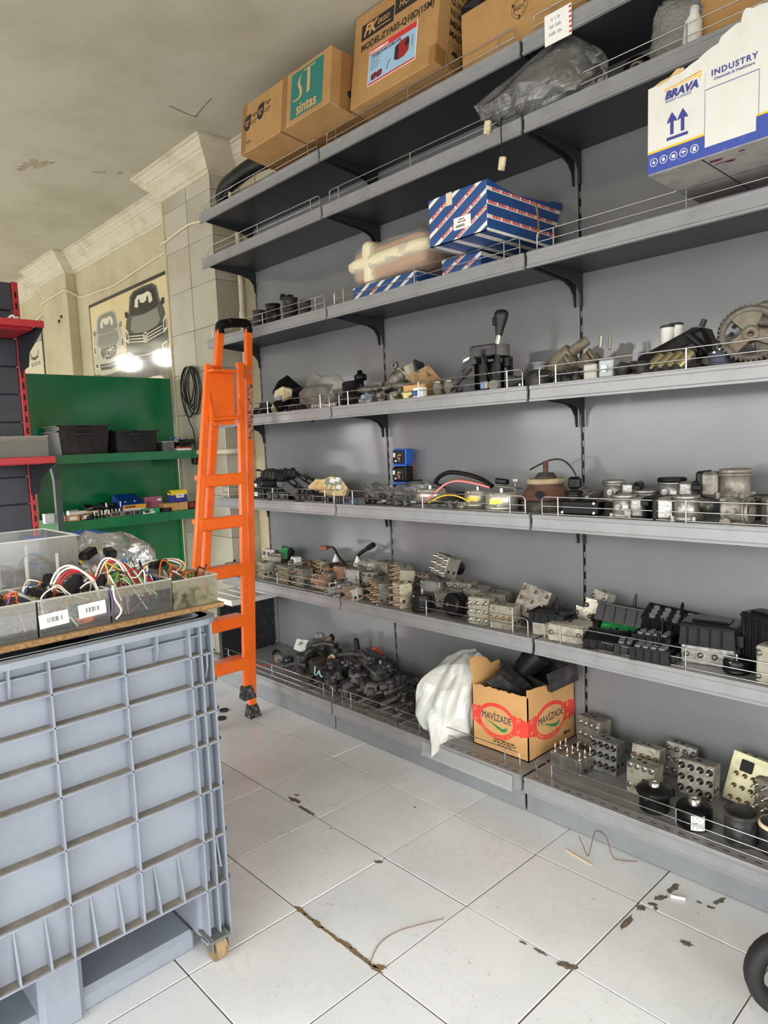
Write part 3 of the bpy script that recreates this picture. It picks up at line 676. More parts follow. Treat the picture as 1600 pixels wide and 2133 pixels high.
plug(1.70,-1.665,zt+.078,.5,.9,blk2,'large black plug standing among the wires of the labelled drawer',1.3)
plug(1.62,-1.70,zt+.09,1.1,.3,blk2,'black plug at the back of the labelled drawer')
plug(1.705,-1.742,zt+.08,2.1,.2,blk2,'black plug lying at the left of the labelled drawer')
plug(1.70,-1.93,zt+.075,.2,.8,blk2,'black plug at the far left drawer with an orange seal',1.3, wirec['orange'])
plug(1.72,-1.835,zt+.08,1.8,.2,blk2,'black plug in the leftmost drawer',.9)
plug(1.715,-1.80,zt+.085,1.2,.1,wirec['orange'],'orange plug between the two leftmost drawers',.8)
plug(1.69,-1.60,zt+.085,.9,.3,blk2,'black plug with yellow latch in the third drawer',.9, wirec['yellow'])
plug(1.52,-1.565,zt+.125,.7,.2,blk2,'black plug with a yellow clip in front of the clear bag',1.2, wirec['yellow'])
plug(1.50,-1.60,zt+.10,-.6,.4,blk2,'black plug with yellow marks beside the tall clear bin',1.1, wirec['yellow'])
plug(1.49,-1.50,zt+.115,1.4,.1,blk2,'long black multi-pin plug before the clear bag',1.2)
plug(1.60,-1.42,zt+.085,.3,.1,blk2,'black plug lying on the end drawer wires')
plug(1.715,-1.72,zt+.004,.2,.0,blk2,'black plug seen through the labelled drawer front',1.2)
plug(1.71,-1.66,zt+.004,.2,.0,wirec['orange'],'orange plug seen through the labelled drawer front',.9)
plug(1.70,-1.56,zt+.004,.3,.0,blk2,'black plug seen through the third drawer front',1.2)
plug(1.70,-1.5,zt+.004,.1,.0,blk2,'black plug at the right inside the third drawer',1.1)
plug(1.70,-1.86,zt+.01,.9,.2,blk2,'black plug seen through the leftmost drawer front',1.4)
plug(1.70,-1.41,zt+.02,.4,.1,blk2,'dark plug seen through the greasy end drawer',1.5)
plug(1.70,-1.37,zt+.015,1.4,.1,blk2,'second dark plug seen through the greasy end drawer',1.3)
# crumpled clear bag
def crumple(name, label, cat, loc, dims, mt, seed, amp=.25, sub=3, rot=(0,0,0), flat=.15):
    r = random.Random(seed); bm = bmesh.new(); bmesh.ops.create_icosphere(bm, subdivisions=sub, radius=1)
    offs = [Vector((r.uniform(-1,1), r.uniform(-1,1), r.uniform(-1,1))).normalized() for _ in range(16)]
    ph = [r.uniform(0, 6) for _ in range(16)]
    for v in bm.verts:
        p = v.co.copy(); d = 0
        for o, f in zip(offs, ph): d += abs(math.sin(p.dot(o)*4.2+f))*amp*.28-amp*.09
        d += r.uniform(-.05, .05)*amp
        v.co = p*(1+d)
        v.co = Vector((v.co.x*dims[0]/2, v.co.y*dims[1]/2, v.co.z*dims[2]/2+dims[2]/2))
        if v.co.z < dims[2]*flat: v.co.z = max(0.0, v.co.z*.2)
    me = bpy.data.meshes.new(name); bm.to_mesh(me); bm.free(); me.materials.append(mt)
    return tag(inst(name, me, None, loc, rot), label, cat)
crumple('plastic_bag', 'crumpled clear plastic bag lying behind the wire drawers', 'bag', (1.40,-1.462,zt+.05), (.15,.085,.085), film('clear_bag_white', (232, 236, 236), .16, .06, (22, .6)), 5, .6, 3, (0,R(6),R(25)))

# dark tangles filling the drawers
for k, (y, w_, lab) in enumerate(((-1.885,.09,'the left end of the leftmost drawer'),(-1.81,.07,'the right end of the leftmost drawer'),(-1.72,.08,'the left half of the labelled drawer'),(-1.65,.07,'the right half of the labelled drawer'),(-1.57,.07,'the left half of the third drawer'),(-1.50,.07,'the right half of the third drawer'))):
    q = random.Random(90+k); P = []
    for j in range(70):
        P.append((1.655+q.uniform(-.07,.065), y+q.uniform(-w_/2.2, w_/2.2), zt+.008+q.uniform(0,.05)+.012*(j/70)))
    tag(G().tube(P, .0024, 5, sub=3).build('wire_tangle', wirec['black']), 'dark tangled wire bundle filling %s' % lab, 'wires', 'dark wire tangles in the drawers')
# ================================================================== green rack
XG = -.71
gr = thing('green_rack', 'glossy green metal rack with two shelves against the tiled column', 'rack', (XG, -.6, 0))
def gb(g, x0, x1, y0, y1, z0, z1, b=.002): return g.box(x0-XG, x1-XG, y0+.6, y1+.6, z0, z1, b)
gb(G(), XG-.02, XG, -1.016, -.185, 1.235, 1.69).build('back_panel', green, gr)
gb(G(), XG-.02, XG, -1.016, -.185, .02, 1.233).build('back_panel', green, gr)
for y in (-1.016, -.195): gb(G(), XG, XG+.02, y, y+.012, .02, 1.2).build('upright', green, gr)
for z, x1, h in ((1.247, -.40, .045), (.905, -.38, .05)):
    s = gb(G(), XG, x1, -1.012, -.205, z-.006, z).build('shelf_board', green, gr)
    gb(G(), x1-.006, x1+.002, -1.014, -.203, z-h, z+.002).build('front_edge', green, s)
    for y in (-1.014, -.209): gb(G(), XG, x1, y, y+.006, z-h, z).build('end_plate', green, s)
# bent strut at the open end
g = G(); g.prism([(-.43-XG, 1.24), (-.40-XG, 1.245), (-.345-XG, 1.13), (-.345-XG, .02), (-.375-XG, .02), (-.375-XG, 1.12)], -1.03+.6, -1.0+.6, 'xz')
g.build('strut', mat('chipped_green_grey', (70, 84, 82), .5, dirt=(20, (26, 88, 62), .5, .7)), gr)
# ---------------------------------------------------------------- dark rack with red fittings
XD = -.10
dr = thing('slat_rack', 'dark slatted wall rack with red posts and red shelves at the left edge', 'rack', (XD, -1.8, 0))
slat = mat('slate_panel', (58, 62, 72), .45, dirt=(6, (46, 50, 58), .45, .7))
def dbx(g, x0, x1, y0, y1, z0, z1, b=.002): return g.box(x0-XD, x1-XD, y0+1.8, y1+1.8, z0, z1, b)
zz = [.05, .28, .51, .74, .97, 1.20, 1.35, 1.40, 1.60, 1.80, 2.02]
zz = [.05+k*.123 for k in range(17)]
dbx(G(), XD-.02, XD-.011, -2.59, -1.225, .05, 2.01).build('backing', anth, dr)
for k in range(16): dbx(G(), XD-.012, XD+(.004 if k % 2 else 0), -2.6, -1.222, zz[k]+.0015, zz[k+1]-.0015, .003).build('slat', slat, dr)
for y in (-1.222, -2.6):
    p = dbx(G(), XD-.02, XD+.012, y, y+.026, .0, 2.02).build('upright', red, dr)
    g = G(); z = .1
    while z < 2.0: dbx(g, XD+.0118, XD+.0126, y+.009, y+.017, z, z+.028, 0); z += .05
    tag(g.build('slot', hole, p), kind='stuff')
for z, th in ((1.795, .026), (1.243, .027)):
    s = dbx(G(), XD+.012, .26, -2.58, -1.215, z-.008, z).build('shelf_board', red, dr)
    dbx(G(), .255, .262, -2.58, -1.213, z-th, z+.002).build('front_edge', red, s)
    for k in range(2): dbx(G(), XD+.05, .2, -2.58, -1.24, z-.03-.004*k, z-.008, .004).build('underside_rib', red, s) if k == 0 else None
    br = [(XD+.01-XD, z-.01), (.25-XD, z-.01), (.25-XD, z-.03), (.06-XD, z-.10), (.03-XD, z-.16), (XD+.01-XD, z-.17)]
    G().prism(br, -1.219+1.8, -1.215+1.8, 'xz').build('bracket', anth, s)
# clear bin on the lower red shelf and a bit of wire on the upper one
open_bin('storage_bin', 'grimy clear plastic bin standing on the lower red shelf', 0.02, .24, -1.70, -1.232, 1.2445, .085, mat('grimy_clear', (130, 130, 122), .3, alpha=.45), lip=True)
tag(G().tube([(.18,-1.33,1.80),(.19,-1.31,1.82),(.2,-1.30,1.805),(.19,-1.29,1.815),(.18,-1.28,1.798)], .006, 6, sub=4).build('wire_scrap', wirec['white']), 'scrap of white wire on the upper red shelf', 'wire')
# ================================================================== things on the green rack
crate = mat('smoky_black_crate', (40, 40, 42), .3, dirt=(12, (64, 64, 64), .5, .75), alpha=.93)
def stor_crate(label, x0, x1, y0, y1, z, h, ext):
    t = thing('storage_crate', label, 'crate', ((x0+x1)/2, (y0+y1)/2, z), group='black crates on the green shelf')
    a, b = (x1-x0)/2, (y1-y0)/2; w = .004
    g = G(); k = .9
    g.box(-a*k, a*k, -b*k, b*k, 0, w)
    for s in (-1, 1):
        g.hexa([(s*a*k,-b*k,0),(s*(a*k-w),-b*k,0),(s*(a*k-w),b*k,0),(s*a*k,b*k,0),(s*a,-b,h),(s*(a-w),-b,h),(s*(a-w),b,h),(s*a,b,h)])
        g.hexa([(-a*k,s*b*k,0),(a*k,s*b*k,0),(a*k,s*(b*k-w),0),(-a*k,s*(b*k-w),0),(-a,s*b,h),(a,s*b,h),(a,s*(b-w),h),(-a,s*(b-w),h)])
    g.build('shell', crate, t)
    g = G()
    for s in (-1, 1):
        g.box(s*a, s*(a+.012), -b-.012, b+.012, h-.006, h, .001); g.box(-a-.012, a+.012, s*b, s*(b+.012), h-.006, h, .001)
    g.build('rim', crate, t)
    G().box(a-.004, a+.010, -b*.3, b*.3, h-.028, h-.008, .004).build('grip', crate, t)
    for y in (-b*.62, -b*.2, b*.3, b*.7):
        G().hexa([(a*k,y-.003,.01),(a*k+.004,y-.003,.01),(a*k+.004,y+.003,.01),(a*k,y+.003,.01),(a,y-.003,h-.02),(a+.004,y-.003,h-.02),(a+.004,y+.003,h-.02),(a,y+.003,h-.02)]).build('rib', crate, t)
    return t
ZG1 = 1.2475; ZG2 = .9055
stor_crate('lower of two nested black crates on the left of the green shelf', -.66, -.42, -.965, -.705, ZG1, .125, 0)
stor_crate('upper nested black crate at the left of the green shelf, rim over the lower one', -.655, -.425, -.96, -.71, ZG1+.028, .125, 0)
stor_crate('black crate full of cables right of the nested crates on the green shelf', -.65, -.42, -.675, -.435, ZG1, .12, 0)
def coil(name, label, cat, c, r, n, mt, th=.004, flat=.3, seed=1, rot=(0,0,0), grp=None):
    q = random.Random(seed); P = []
    for k in range(n*10):
        a = 2*math.pi*k/10+q.uniform(-.1,.1); rr = r*(1+.15*math.sin(k*.37)+q.uniform(-.06,.06))
        P.append((rr*math.cos(a), rr*math.sin(a)*.85, th+abs(math.sin(k*.9))*r*flat+k*th*.08))
    return tag(G().tube(P, th, 6, sub=3).build(name, mt, None, c, rot), label, cat, grp)
coil('cable', 'black cable coiled on top of the full black crate', 'cable', (-.54,-.57,ZG1+.085), .075, 3, wirec['black'], .0045, .35, 3)
coil('cable', 'thin black cable heaped at the back of the full black crate', 'cable', (-.58,-.50,ZG1+.09), .05, 3, wirec['black'], .003, .3, 4)
tag(G().box(-.52,-.44,-.49,-.45,ZG1+.1,ZG1+.118,.002).build('label_card', mat('yellow_card', (222, 206, 96), .6)), 'yellow card sticking out of the full black crate', 'card')
open_bin('clear_case', 'small clear plastic case at the right end of the upper green shelf', -.49, -.41, -.415, -.345, ZG1, .055, clear, lip=False)
def small_tray(label, x, y, z, mt, dx=.06, dy=.09):
    t = thing('shallow_tray', label, 'tray', (x, y, z)); G().box(-dx/2, dx/2, -dy/2, dy/2, 0, .014, .005).build('base', mt, t); G().box(-dx*.4, dx*.4, -dy*.4, dy*.4, .014, .02, .002).build('content', wirec['red'], t)
small_tray('white shallow tray with red bits beside the clear case', -.425, -.375, ZG1, white, .05, .06) if False else None
small_tray('white shallow tray at the right end of the green shelf under the cables', -.425, -.285, ZG1, white)
for k, (dy, s) in enumerate(((-.33, 7), (-.27, 8), (-.25, 9))):
    coil('cable', ('black cable tangle in the middle of the right end of the green shelf', 'black cable tangle at the corner end of the green shelf', 'loose top loop of the cable tangle on the green shelf')[k], 'cable', (-.50+.03*k, dy, ZG1+.012*k), .045, 3, wirec['black'], .0035, .7, s)
wire([(-.45,-.35,ZG1+.05),(-.44,-.33,ZG1+.085),(-.43,-.31,ZG1+.06),(-.42,-.30,ZG1+.075)], .003, 'blue', 'short blue wire poking out of the cable tangle on the green shelf')
# hanging coil of cable and its adaptor on the column
P = []; qh = random.Random(5)
for j in range(6):
    rx_ = qh.uniform(.05, .105); rz_h = qh.uniform(.105, .15); cx_ = -.465+qh.uniform(-.03, .03); cz_ = 1.735-rz_h
    for k in range(12):
        a = math.pi/2+2*math.pi*k/12; P.append((cx_+rx_*math.cos(a)*(1 if math.sin(a) > -.3 else .8), -.182-.005*j*.6-.004*math.sin(a*2), cz_+rz_h*math.sin(a)))
P += [(-.46,-.2,1.70),(-.52,-.2,1.55),(-.50,-.19,1.42),(-.47,-.185,1.37),(-.45,-.19,1.31),(-.44,-.195,1.25)]
hc = tag(G().tube(P, .0042, 6, sub=3).build('hanging_cable', wirec['black']), 'coiled black cable hanging on the tiled column beside the ladder', 'cable')
tag(G().cbox((-.435,-.197,1.205),(.05,.045,.085),.008).build('power_adaptor', blk2), 'black power adaptor hanging below the coiled cable on the column', 'adaptor')
tag(G().cyl((-.45,-.162,1.73),(-.45,-.20,1.735),.004,n=6).build('wall_hook', steel), 'small nail in the column holding the coiled cable', 'hook')
# white cable clipped along the wall
tag(G().tube([(-8.6,.018,2.3),(-5.2,.018,2.40),(-3.9,.018,2.50),(-3.34,.018,2.58),(-3.31,-.055,2.585),(-2.80,-.058,2.60),(-2.69,-.056,2.60),(-2.66,.018,2.56),(-2.55,.02,2.53),(-2.16,.02,2.51),(-1.9,.02,2.50),(-1.47,.02,2.528),(-1.1,.02,2.55),(-.74,.015,2.53),(-.735,-.16,2.50),(-.68,-.168,2.50),(-.5,-.168,2.52),(-.35,-.168,2.525),(-.17,-.168,2.49)], .0065, 6, sub=4).build('wall_cable', mat('wall_cable', (214, 206, 180), .6)), 'cream cable sagging along the wall above the car poster', 'cable')
for x, z in ((-2.9, 2.38), (-2.84, 2.41)):
    tag(G().box(x-.012, x+.012, -.062, -.05, z-.012, z+.012, .003).build('wall_plug', anth), 'dark wall plug left in the plain pier, %s of the pair' % ('lower' if z < 2.4 else 'upper'), 'wall plug')
# pipe
pm = mat('pvc_pipe', (198, 190, 168), .45, dirt=(20, (170, 158, 130), .5, .75))
pp = thing('water_pipe', 'cream plastic water pipe running down beside the column', 'pipe', (-.07, -.05, 1.0))
G().tube([(0,0,1.55),(0,0,.3),(0,-.01,.255),(0,-.05,.235),(0,-.115,.232),(-.01,-.142,.232),(-.05,-.148,.232),(-.42,-.148,.235)], .016, 10).build('pipe', pm, pp)
for z in (.95, .36): G().cyl((0,0,z),(0,0,z+.05),.021,n=12).build('coupling', pm, pp)
G().cyl((-.2,-.148,.2335),(-.27,-.148,.234),.021,n=12).build('coupling', pm, pp)
G().box(-.02,.02,.0,.08,.93,.955,.003).build('clamp', steel, pp)
# black slab and white slatted tray at the left end of the deck
gran = mat('speckled_black', (30, 31, 36), .35)
nt = gran.node_tree; n = nt.nodes.new('ShaderNodeTexVoronoi'); n.inputs['Scale'].default_value = 150; rr_ = nt.nodes.new('ShaderNodeValToRGB')
rr_.color_ramp.elements[0].position = .12; rr_.color_ramp.elements[0].color = lin((170, 172, 178)); rr_.color_ramp.elements[1].position = .2; rr_.color_ramp.elements[1].color = lin((28, 29, 34))
tcn = nt.nodes.new('ShaderNodeTexCoord'); nt.links.new(tcn.outputs['Object'], n.inputs['Vector']); nt.links.new(n.outputs['Distance'], rr_.inputs[0]); nt.links.new(rr_.outputs[0], nt.nodes['Principled BSDF'].inputs['Base Color'])
tag(G().box(.012,.042,-.375,-.03,ZD,.43,.002).build('stone_plate', gran), 'black speckled slab standing on the deck behind the ladder', 'slab')
tr = thing('slatted_tray', 'white slatted plastic tray lying on top of the black slab', 'tray', (.02,-.21,.431))
for k in range(4): G().box(-.16,.15,-.15+k*.07,-.095+k*.07,.012,.024,.004).build('slat', white, tr)
G().box(-.17,.16,-.172,-.155,0,.03,.003).box(-.17,.16,.135,.15,0,.03,.003).box(-.17,-.155,-.16,.14,0,.028,.003).box(.145,.16,-.16,.14,0,.028,.003).build('frame', white, tr)
# ================================================================== posters
pbg = mat('poster_beige', (224, 206, 160), .08, dirt=(2, (206, 184, 134), .4, .7))
pdk = mat('poster_border', (44, 40, 36), .3); pgy = mat('print_dark_grey', (74, 76, 72), .08); pmid = mat('print_mid_grey', (132, 132, 122), .08); plt = mat('print_light_grey', (182, 178, 160), .08); pwt = mat('print_pale', (222, 216, 194), .08); pblk = mat('print_black', (30, 30, 30), .08)
PM = [pdk, pgy, pmid, plt, pwt, pblk]
ps = thing('car_poster', 'large beige wall poster printed with two grey cars seen from the front', 'poster', (-1.75, .028, 2.05))
G().box(-.67,.67,-.004,0,-.16,.375).build('sheet', pbg, ps)
G().box(-.68,.68,-.0055,0,.366,.39).box(-.685,-.672,-.0055,0,-.45,.39).build('border', pdk, ps)
lowp = thing('dark_poster', 'darker poster with a pale car below the two-car poster', 'poster', (-1.75, .028, 1.65))
G().box(-.67,.67,-.004,0,-.35,.235).build('sheet', mat('poster_dark', (84, 86, 84), .08, dirt=(3, (126, 122, 108), .4, .7)), lowp)
def layer(g, P, k, mi): g.prism(P, -.0045-.0005*k, -.004, 'xz', mi)
def mirror(P): return P+[(-a, b) for a, b in P[::-1]]
def poly_tf(P, cx, cz, s, lean=0.0): return [(cx+s*a+lean*b, cz+s*b) for a, b in P]
def ell(cx, cz, rx, rz, n=18, a0=0, a1=360): return [(cx+rx*math.cos(R(a0+(a1-a0)*i/n)), cz+rz*math.sin(R(a0+(a1-a0)*i/n))) for i in range(n)]
def car_print(cx, cz, s, body, dark, style, parent, name):
    g = G(); T = lambda P: poly_tf(P, cx, cz, s)
    hood = mirror([(0,.42),(.25,.41),(.36,.36),(.43,.16),(.50,.10),(.56,-.06),(.57,-.30),(.52,-.44),(.30,-.48),(0,-.49)])
    layer(g, T(hood[:]), 0, body)
    layer(g, T(mirror([(0,.40),(.22,.39),(.31,.34),(.38,.15),(.2,.12),(0,.11)])), 1, dark)      # windscreen
    layer(g, T(mirror([(0,.33),(.14,.34),(.22,.30),(.24,.22),(.16,.2),(.1,.25),(0,.23)])), 2, 4)  # view through
    for sx in (-1, 1):
        layer(g, T([(sx*.42,.16),(sx*.47,.21),(sx*.53,.20),(sx*.53,.14),(sx*.46,.12)]), 1, dark)   # mirrors
        layer(g, T([(sx*.08,.18),(sx*.09,.28),(sx*.13,.29),(sx*.15,.19)]), 3, dark)
    layer(g, T(mirror([(0,.10),(.34,.12),(.40,-.02),(.30,-.08),(0,-.10)])), 1, 3 if body == 2 else 2)   # bonnet
    if style == 'slat':
        layer(g, T(mirror([(0,-.11),(.46,-.06),(.44,-.20),(0,-.24)])), 2, 5)
        for q in range(3): layer(g, T(mirror([(0,-.135-.035*q),(.45,-.09-.035*q),(.45,-.10-.035*q),(0,-.147-.035*q)])), 3, 4)
        layer(g, T(ell(0,-.165,.062,.062)), 4, 4); layer(g, T(ell(0,-.165,.05,.05)), 5, 1)
        for P in ([(-.035,-.135),(-.02,-.135),(0,-.175),(.02,-.135),(.035,-.135),(.006,-.195),(-.006,-.195)],): layer(g, T(P), 6, 4)
        for P in ([(-.045,-.15),(-.036,-.148),(-.018,-.197),(0,-.172),(.018,-.197),(.036,-.148),(.045,-.15),(.024,-.212),(0,-.186),(-.024,-.212)],): layer(g, T(P), 7, 4)
    else:
        layer(g, T(mirror([(0,-.10),(.26,-.09),(.30,-.14),(.22,-.24),(0,-.27)])), 2, 5)
        for q in range(4): layer(g, T(mirror([(0,-.13-.03*q),(.25-.01*q,-.12-.03*q),(.25-.01*q,-.127-.03*q),(0,-.138-.03*q)])), 3, 3)
        layer(g, T([(-.2,-.245),(-.17,-.25),(.20,-.105),(.17,-.10)]), 4, 4)
        layer(g, T(ell(0,-.18,.055,.055)), 5, 4); layer(g, T(ell(0,-.18,.04,.04)), 6, 5)
        layer(g, T([(.03,-.145),(.075,-.105),(.045,-.10),(.085,-.085),(.095,-.125),(.083,-.115),(.045,-.155)]), 6, 4)
    for sx in (-1, 1):
        layer(g, T([(sx*.47,-.04),(sx*.54,.02),(sx*.56,-.14),(sx*.46,-.18)]), 3, 4)   # lamps
        layer(g, T([(sx*.49,-.06),(sx*.53,-.02),(sx*.54,-.12),(sx*.48,-.14)]), 4, 1)
        layer(g, T([(sx*.40,-.30),(sx*.53,-.27),(sx*.52,-.36),(sx*.42,-.38)]), 3, 4); layer(g, T([(sx*.43,-.31),(sx*.51,-.29),(sx*.50,-.345),(sx*.44,-.36)]), 4, 5)
    layer(g, T(mirror([(0,-.33),(.36,-.31),(.33,-.40),(0,-.42)])), 2, 5)
    layer(g, T(mirror([(0,-.36),(.35,-.345),(.35,-.355),(0,-.372)])), 3, 3)
    g.build(name, PM, parent)
car_print(-.36, .07, .52, 3, 2, 'grille', ps, 'printed_car')
car_print(.30, .105, .60, 1, 5, 'slat', ps, 'printed_car')
g = G(); layer(g, poly_tf(mirror([(0,.42),(.25,.41),(.36,.36),(.43,.16),(.50,.10),(.56,-.06),(.57,-.30),(0,-.3)]), .38, -.05, .42), 1, 4); layer(g, poly_tf(mirror([(0,.38),(.22,.37),(.31,.32),(.37,.17),(0,.12)]), .38, -.05, .42), 2, 2); g.build('printed_car', PM, lowp)
sg = thing('garage_sign', 'pale sign with blue garage lettering half hidden behind the dark rack', 'sign', (-3.95, .028, 2.2))
G().box(-.30,.335,-.004,0,-.4,.30).build('sheet', mat('sign_sheet', (216, 208, 180), .08), sg)
G().box(.336,.355,-.006,0,-.4,.30).build('border', pdk, sg)
inkblue = mat('ink_blue', (42, 78, 124), .4)
text(sg, 'AKAR OTO SERVİS', .082, inkblue, (.06,-.0045,.15), (R(90),R(0),0), sx=.78, bold=.002, shear=.15)
bars(sg, .03, (3,12,3), pgy, (.1,-.0041,-.01))
text(sg, '0212 579 12 96', .05, pgy, (.12,-.0045,-.07), (R(90),0,0), sx=.8)
g = G(); layer(g, ell(.1,.1,.14,.16,24,30,150)+ell(.1,.1,.125,.145,24,150,30), 0, 1); layer(g, ell(.1,.1,.14,.13,24,200,340)+ell(.1,.1,.125,.115,24,340,200), 0, 1)
layer(g, [(-.16,-.2),(-.08,-.16),(-.06,-.24),(-.03,-.36),(-.14,-.38),(-.2,-.3)], 0, 1); layer(g, [(-.14,-.2),(-.1,-.18),(-.09,-.23),(-.13,-.24)], 1, 4); g.build('printed_emblem', PM, sg)
# ================================================================== loose things on the floor and the trolley at the right edge
tag(G().cyl((2.538,-.492,.005),(2.572,-.478,.005),.004,n=8).build('cigarette_butt', paper), 'white cigarette butt on the floor among the dark stains', 'cigarette')
tag(G().cyl((2.219,-.494,.002),(2.313,-.508,.002),.002,n=6).build('straw', mat('tan_straw', (224, 198, 152), .6)), 'thin tan straw lying on the tiles near the kick plate', 'straw')
tag(G().tube([(2.225,-.428,.02),(2.255,-.455,.012),(2.284,-.477,.003),(2.27,-.43,.02),(2.262,-.392,.035),(2.30,-.40,.035),(2.335,-.43,.006),(2.36,-.435,.003),(2.40,-.405,.003)], .0012, 5, sub=5).build('wire_scrap', wirec['brown']), 'bent brown wire scrap on the tiles by the kick plate', 'wire')
tag(G().tube([(2.155,-.97,.002),(2.125,-1.03,.002),(2.10,-1.09,.002),(2.10,-1.15,.002),(2.13,-1.208,.002)], .0009, 5, sub=5).build('wire_scrap', wirec['brown']), 'long thin wire curving over the cracked grey floor tile', 'wire')
for k, (x, y) in enumerate(((.42,-.60), (.50,-.66))):
    tag(G().lathe([(.012,0),(.022,.0),(.022,.006),(.012,.006),(.012,0)], 14, cap0=False, cap1=False).build('rubber_washer', rub, None, (x, y, .0005)), 'black rubber ring on the floor behind the ladder foot, %s of two' % ('farther', 'nearer')[k], 'washer')
tc_ = thing('wheeled_trolley', 'black wheeled trolley at the right edge of the picture, its unseen body added', 'trolley', (3.1, -.72, 0))
def wheel(x, y, zc, r):
    w = G(); M = Matrix.Translation((x, y, zc)) @ Matrix.Rotation(R(35), 4, 'Z') @ Matrix.Rotation(R(90), 4, 'X')
    w.lathe([(r-.034,-.016),(r-.018,-.024),(r-.006,-.02),(r,-.008),(r,.008),(r-.006,.02),(r-.018,.024),(r-.034,.016),(r-.034,-.016)], 28, M, cap0=False, cap1=False)
    o = w.build('tyre', rub, tc_)
    s = G(); s.lathe([(.016,-.012),(.016,.012)], 12, M)
    for k in range(3):
        a = R(120*k+20); s.tube([M @ Vector((.012*math.cos(a), .012*math.sin(a), 0)), M @ Vector(((r-.03)*math.cos(a), (r-.03)*math.sin(a), 0))], .007, 6)
    s.build('spokes', anth, o)
wheel(-.205, .02, .1, .098); wheel(.25, .02, .1, .1)
G().cyl((-.2,.02,.1),(.25,.02,.1),.009,n=8).build('axle', steel, tc_)
G().box(-.06,.34,-.16,.2,.12,.66,.012).build('body', blk, tc_)  # out-of-view bulk, added to shade the low end of the near bay
G().tube([(-.03,.0,.6),(-.03,.0,.84),(-.01,0,.86),(.28,0,.86),(.30,0,.84),(.30,0,.6)], .012, 8).build('handle', steel, tc_)
# two ceiling lamps at the far left end of the shop
for k, (x, y) in enumerate(((-7.6,-2.55),(-6.75,-2.75))):
    t = thing('ceiling_lamp', ('round ceiling lamp at the far end of the shop', 'round ceiling lamp next to the farthest one')[k], 'lamp', (x, y, H-.001), group='far ceiling lamps')
    G().lathe([(.05,0),(.05,-.04),(.03,-.05),(.03,-.07)], 16).build('fitting', white, t)
    l = bpy.data.lights.new('lamp_glow', 'POINT'); l.energy = 28; l.color = (1.0, .97, .88); l.shadow_soft_size = .11
    o = bpy.data.objects.new('lamp_glow', l); COL.objects.link(o); o.parent = t; o.location = (0, 0, -.2)
# ================================================================== cartons with their print
def at(u, v, z):
    """point of the horizontal plane at height z seen at photo position (u, v)"""
    d = [RR[0][i]*(u-800)/FOC+RR[1][i]*(v-1066.5)/FOC+RR[2][i] for i in range(3)]
    t = (z-CAM.z)/d[2]; return CAM.x+d[0]*t, CAM.y+d[1]*t
ink = mat('carton_ink', (52, 44, 34), .7); teal = mat('teal_print', (38, 116, 108), .6); tape = mat('packing_tape', (178, 132, 78), .18, alpha=.55, coat=.5)
def carton(name, label, xc, y, z, w, d, h, tilt, mt, rz=0.0):
    t = thing(name, label, 'carton', (xc, y, z), (R(-tilt), 0, rz))
    b = G().box(-w/2, w/2, 0, d, 0, h, .003).build('body', mt, t)
    return t
def quad(parent, x0, x1, z0, z1, mt, k=1, name='print', face='F', X=0.0):
    """flat print on the front (face F, looks to -y) or right side (face R at x = X, coordinate runs along y)"""
    e = .0006*k
    g = G()
    if face == 'F': g.box(x0, x1, -e, 0, z0, z1)
    else: g.box(X, X+e, x0, x1, z0, z1)
    return g.build(name, mt, parent)
def fpoly(parent, P, mt, k=1, name='print', face='F', X=0.0):
    g = G()
    if face == 'F': g.prism(P, -.0006*k, 0, 'xz')
    else: g.prism(P, X, X+.0006*k, 'yz')
    return g.build(name, mt, parent)
# --- long carton with the teal print
w, d, h = .62, .34, .215
sb = carton('cardboard_box', 'long brown carton with a teal printed square, overhanging the top shelf', .895, -.43, 2.531, w, d, h, 7, card)
quad(sb, -w/2, -w/2+.035, .0, h, tape, 1, 'tape'); quad(sb, -.005, .03, 0, h, tape, 1, 'tape')
quad(sb, .06, .265, .018, .198, teal, 2)
text(sb, 'sintas', .062, card2, (.165, -.0014, .045), sx=.95, bold=.0012)
fpoly(sb, [(.075,.085),(.12,.085),(.135,.10),(.132,.125),(.118,.145),(.118,.165),(.128,.18),(.108,.165),(.103,.145),(.117,.12),(.12,.10),(.11,.091),(.075,.09)], card2, 3)
fpoly(sb, [(.165,.09),(.185,.095),(.182,.185),(.215,.187),(.215,.191),(.14,.187),(.14,.183),(.166,.184)], card2, 3)
def drop(x, z, s): return [(x+s*math.cos(R(a)), z+s*1.25*math.sin(R(a))) for a in range(90, 361, 20)]+[(x+s, z+s*1.3)]
for x, z in ((-.265, .125), (-.165, .14)):
    fpoly(sb, drop(x, z, .026), inkb, 2); text(sb, 'OEKO\nTEX', .014, card2, (x-.002, -.0014, z-.002))
    text(sb, 'STANDARD\n100', .009, ink, (x+.055, -.0008, z+.018)); bars(sb, .006, (6,3,7), ink, (x+.055, -.0008, z-.004)); bars(sb, .006, (5,6,4), ink, (x+.05, -.0008, z-.014))
bars(sb, .007, (6,7), ink, (-.25, -.0008, .04)); quad(sb, -.29, -.20, .03, .031, teal, 1)
hl = G().lathe([(.0,0),(.014,0),(.014,.0008),(0,.0008)], 16, Matrix.Translation((w/2, .10, .07)) @ Matrix.Rotation(R(90), 4, 'Y')).build('hand_hole', hole, sb)
quad(sb, .05, .11, 0, h, tape, 1, 'tape', 'R', w/2); G().box(-w/2, w/2, .14, .19, -.0006, 0).build('tape', tape, sb); G().box(-.01, .0, 0, d, -.0012, 0).build('seam', mat('seam_shadow', (120, 86, 50), .8), sb)
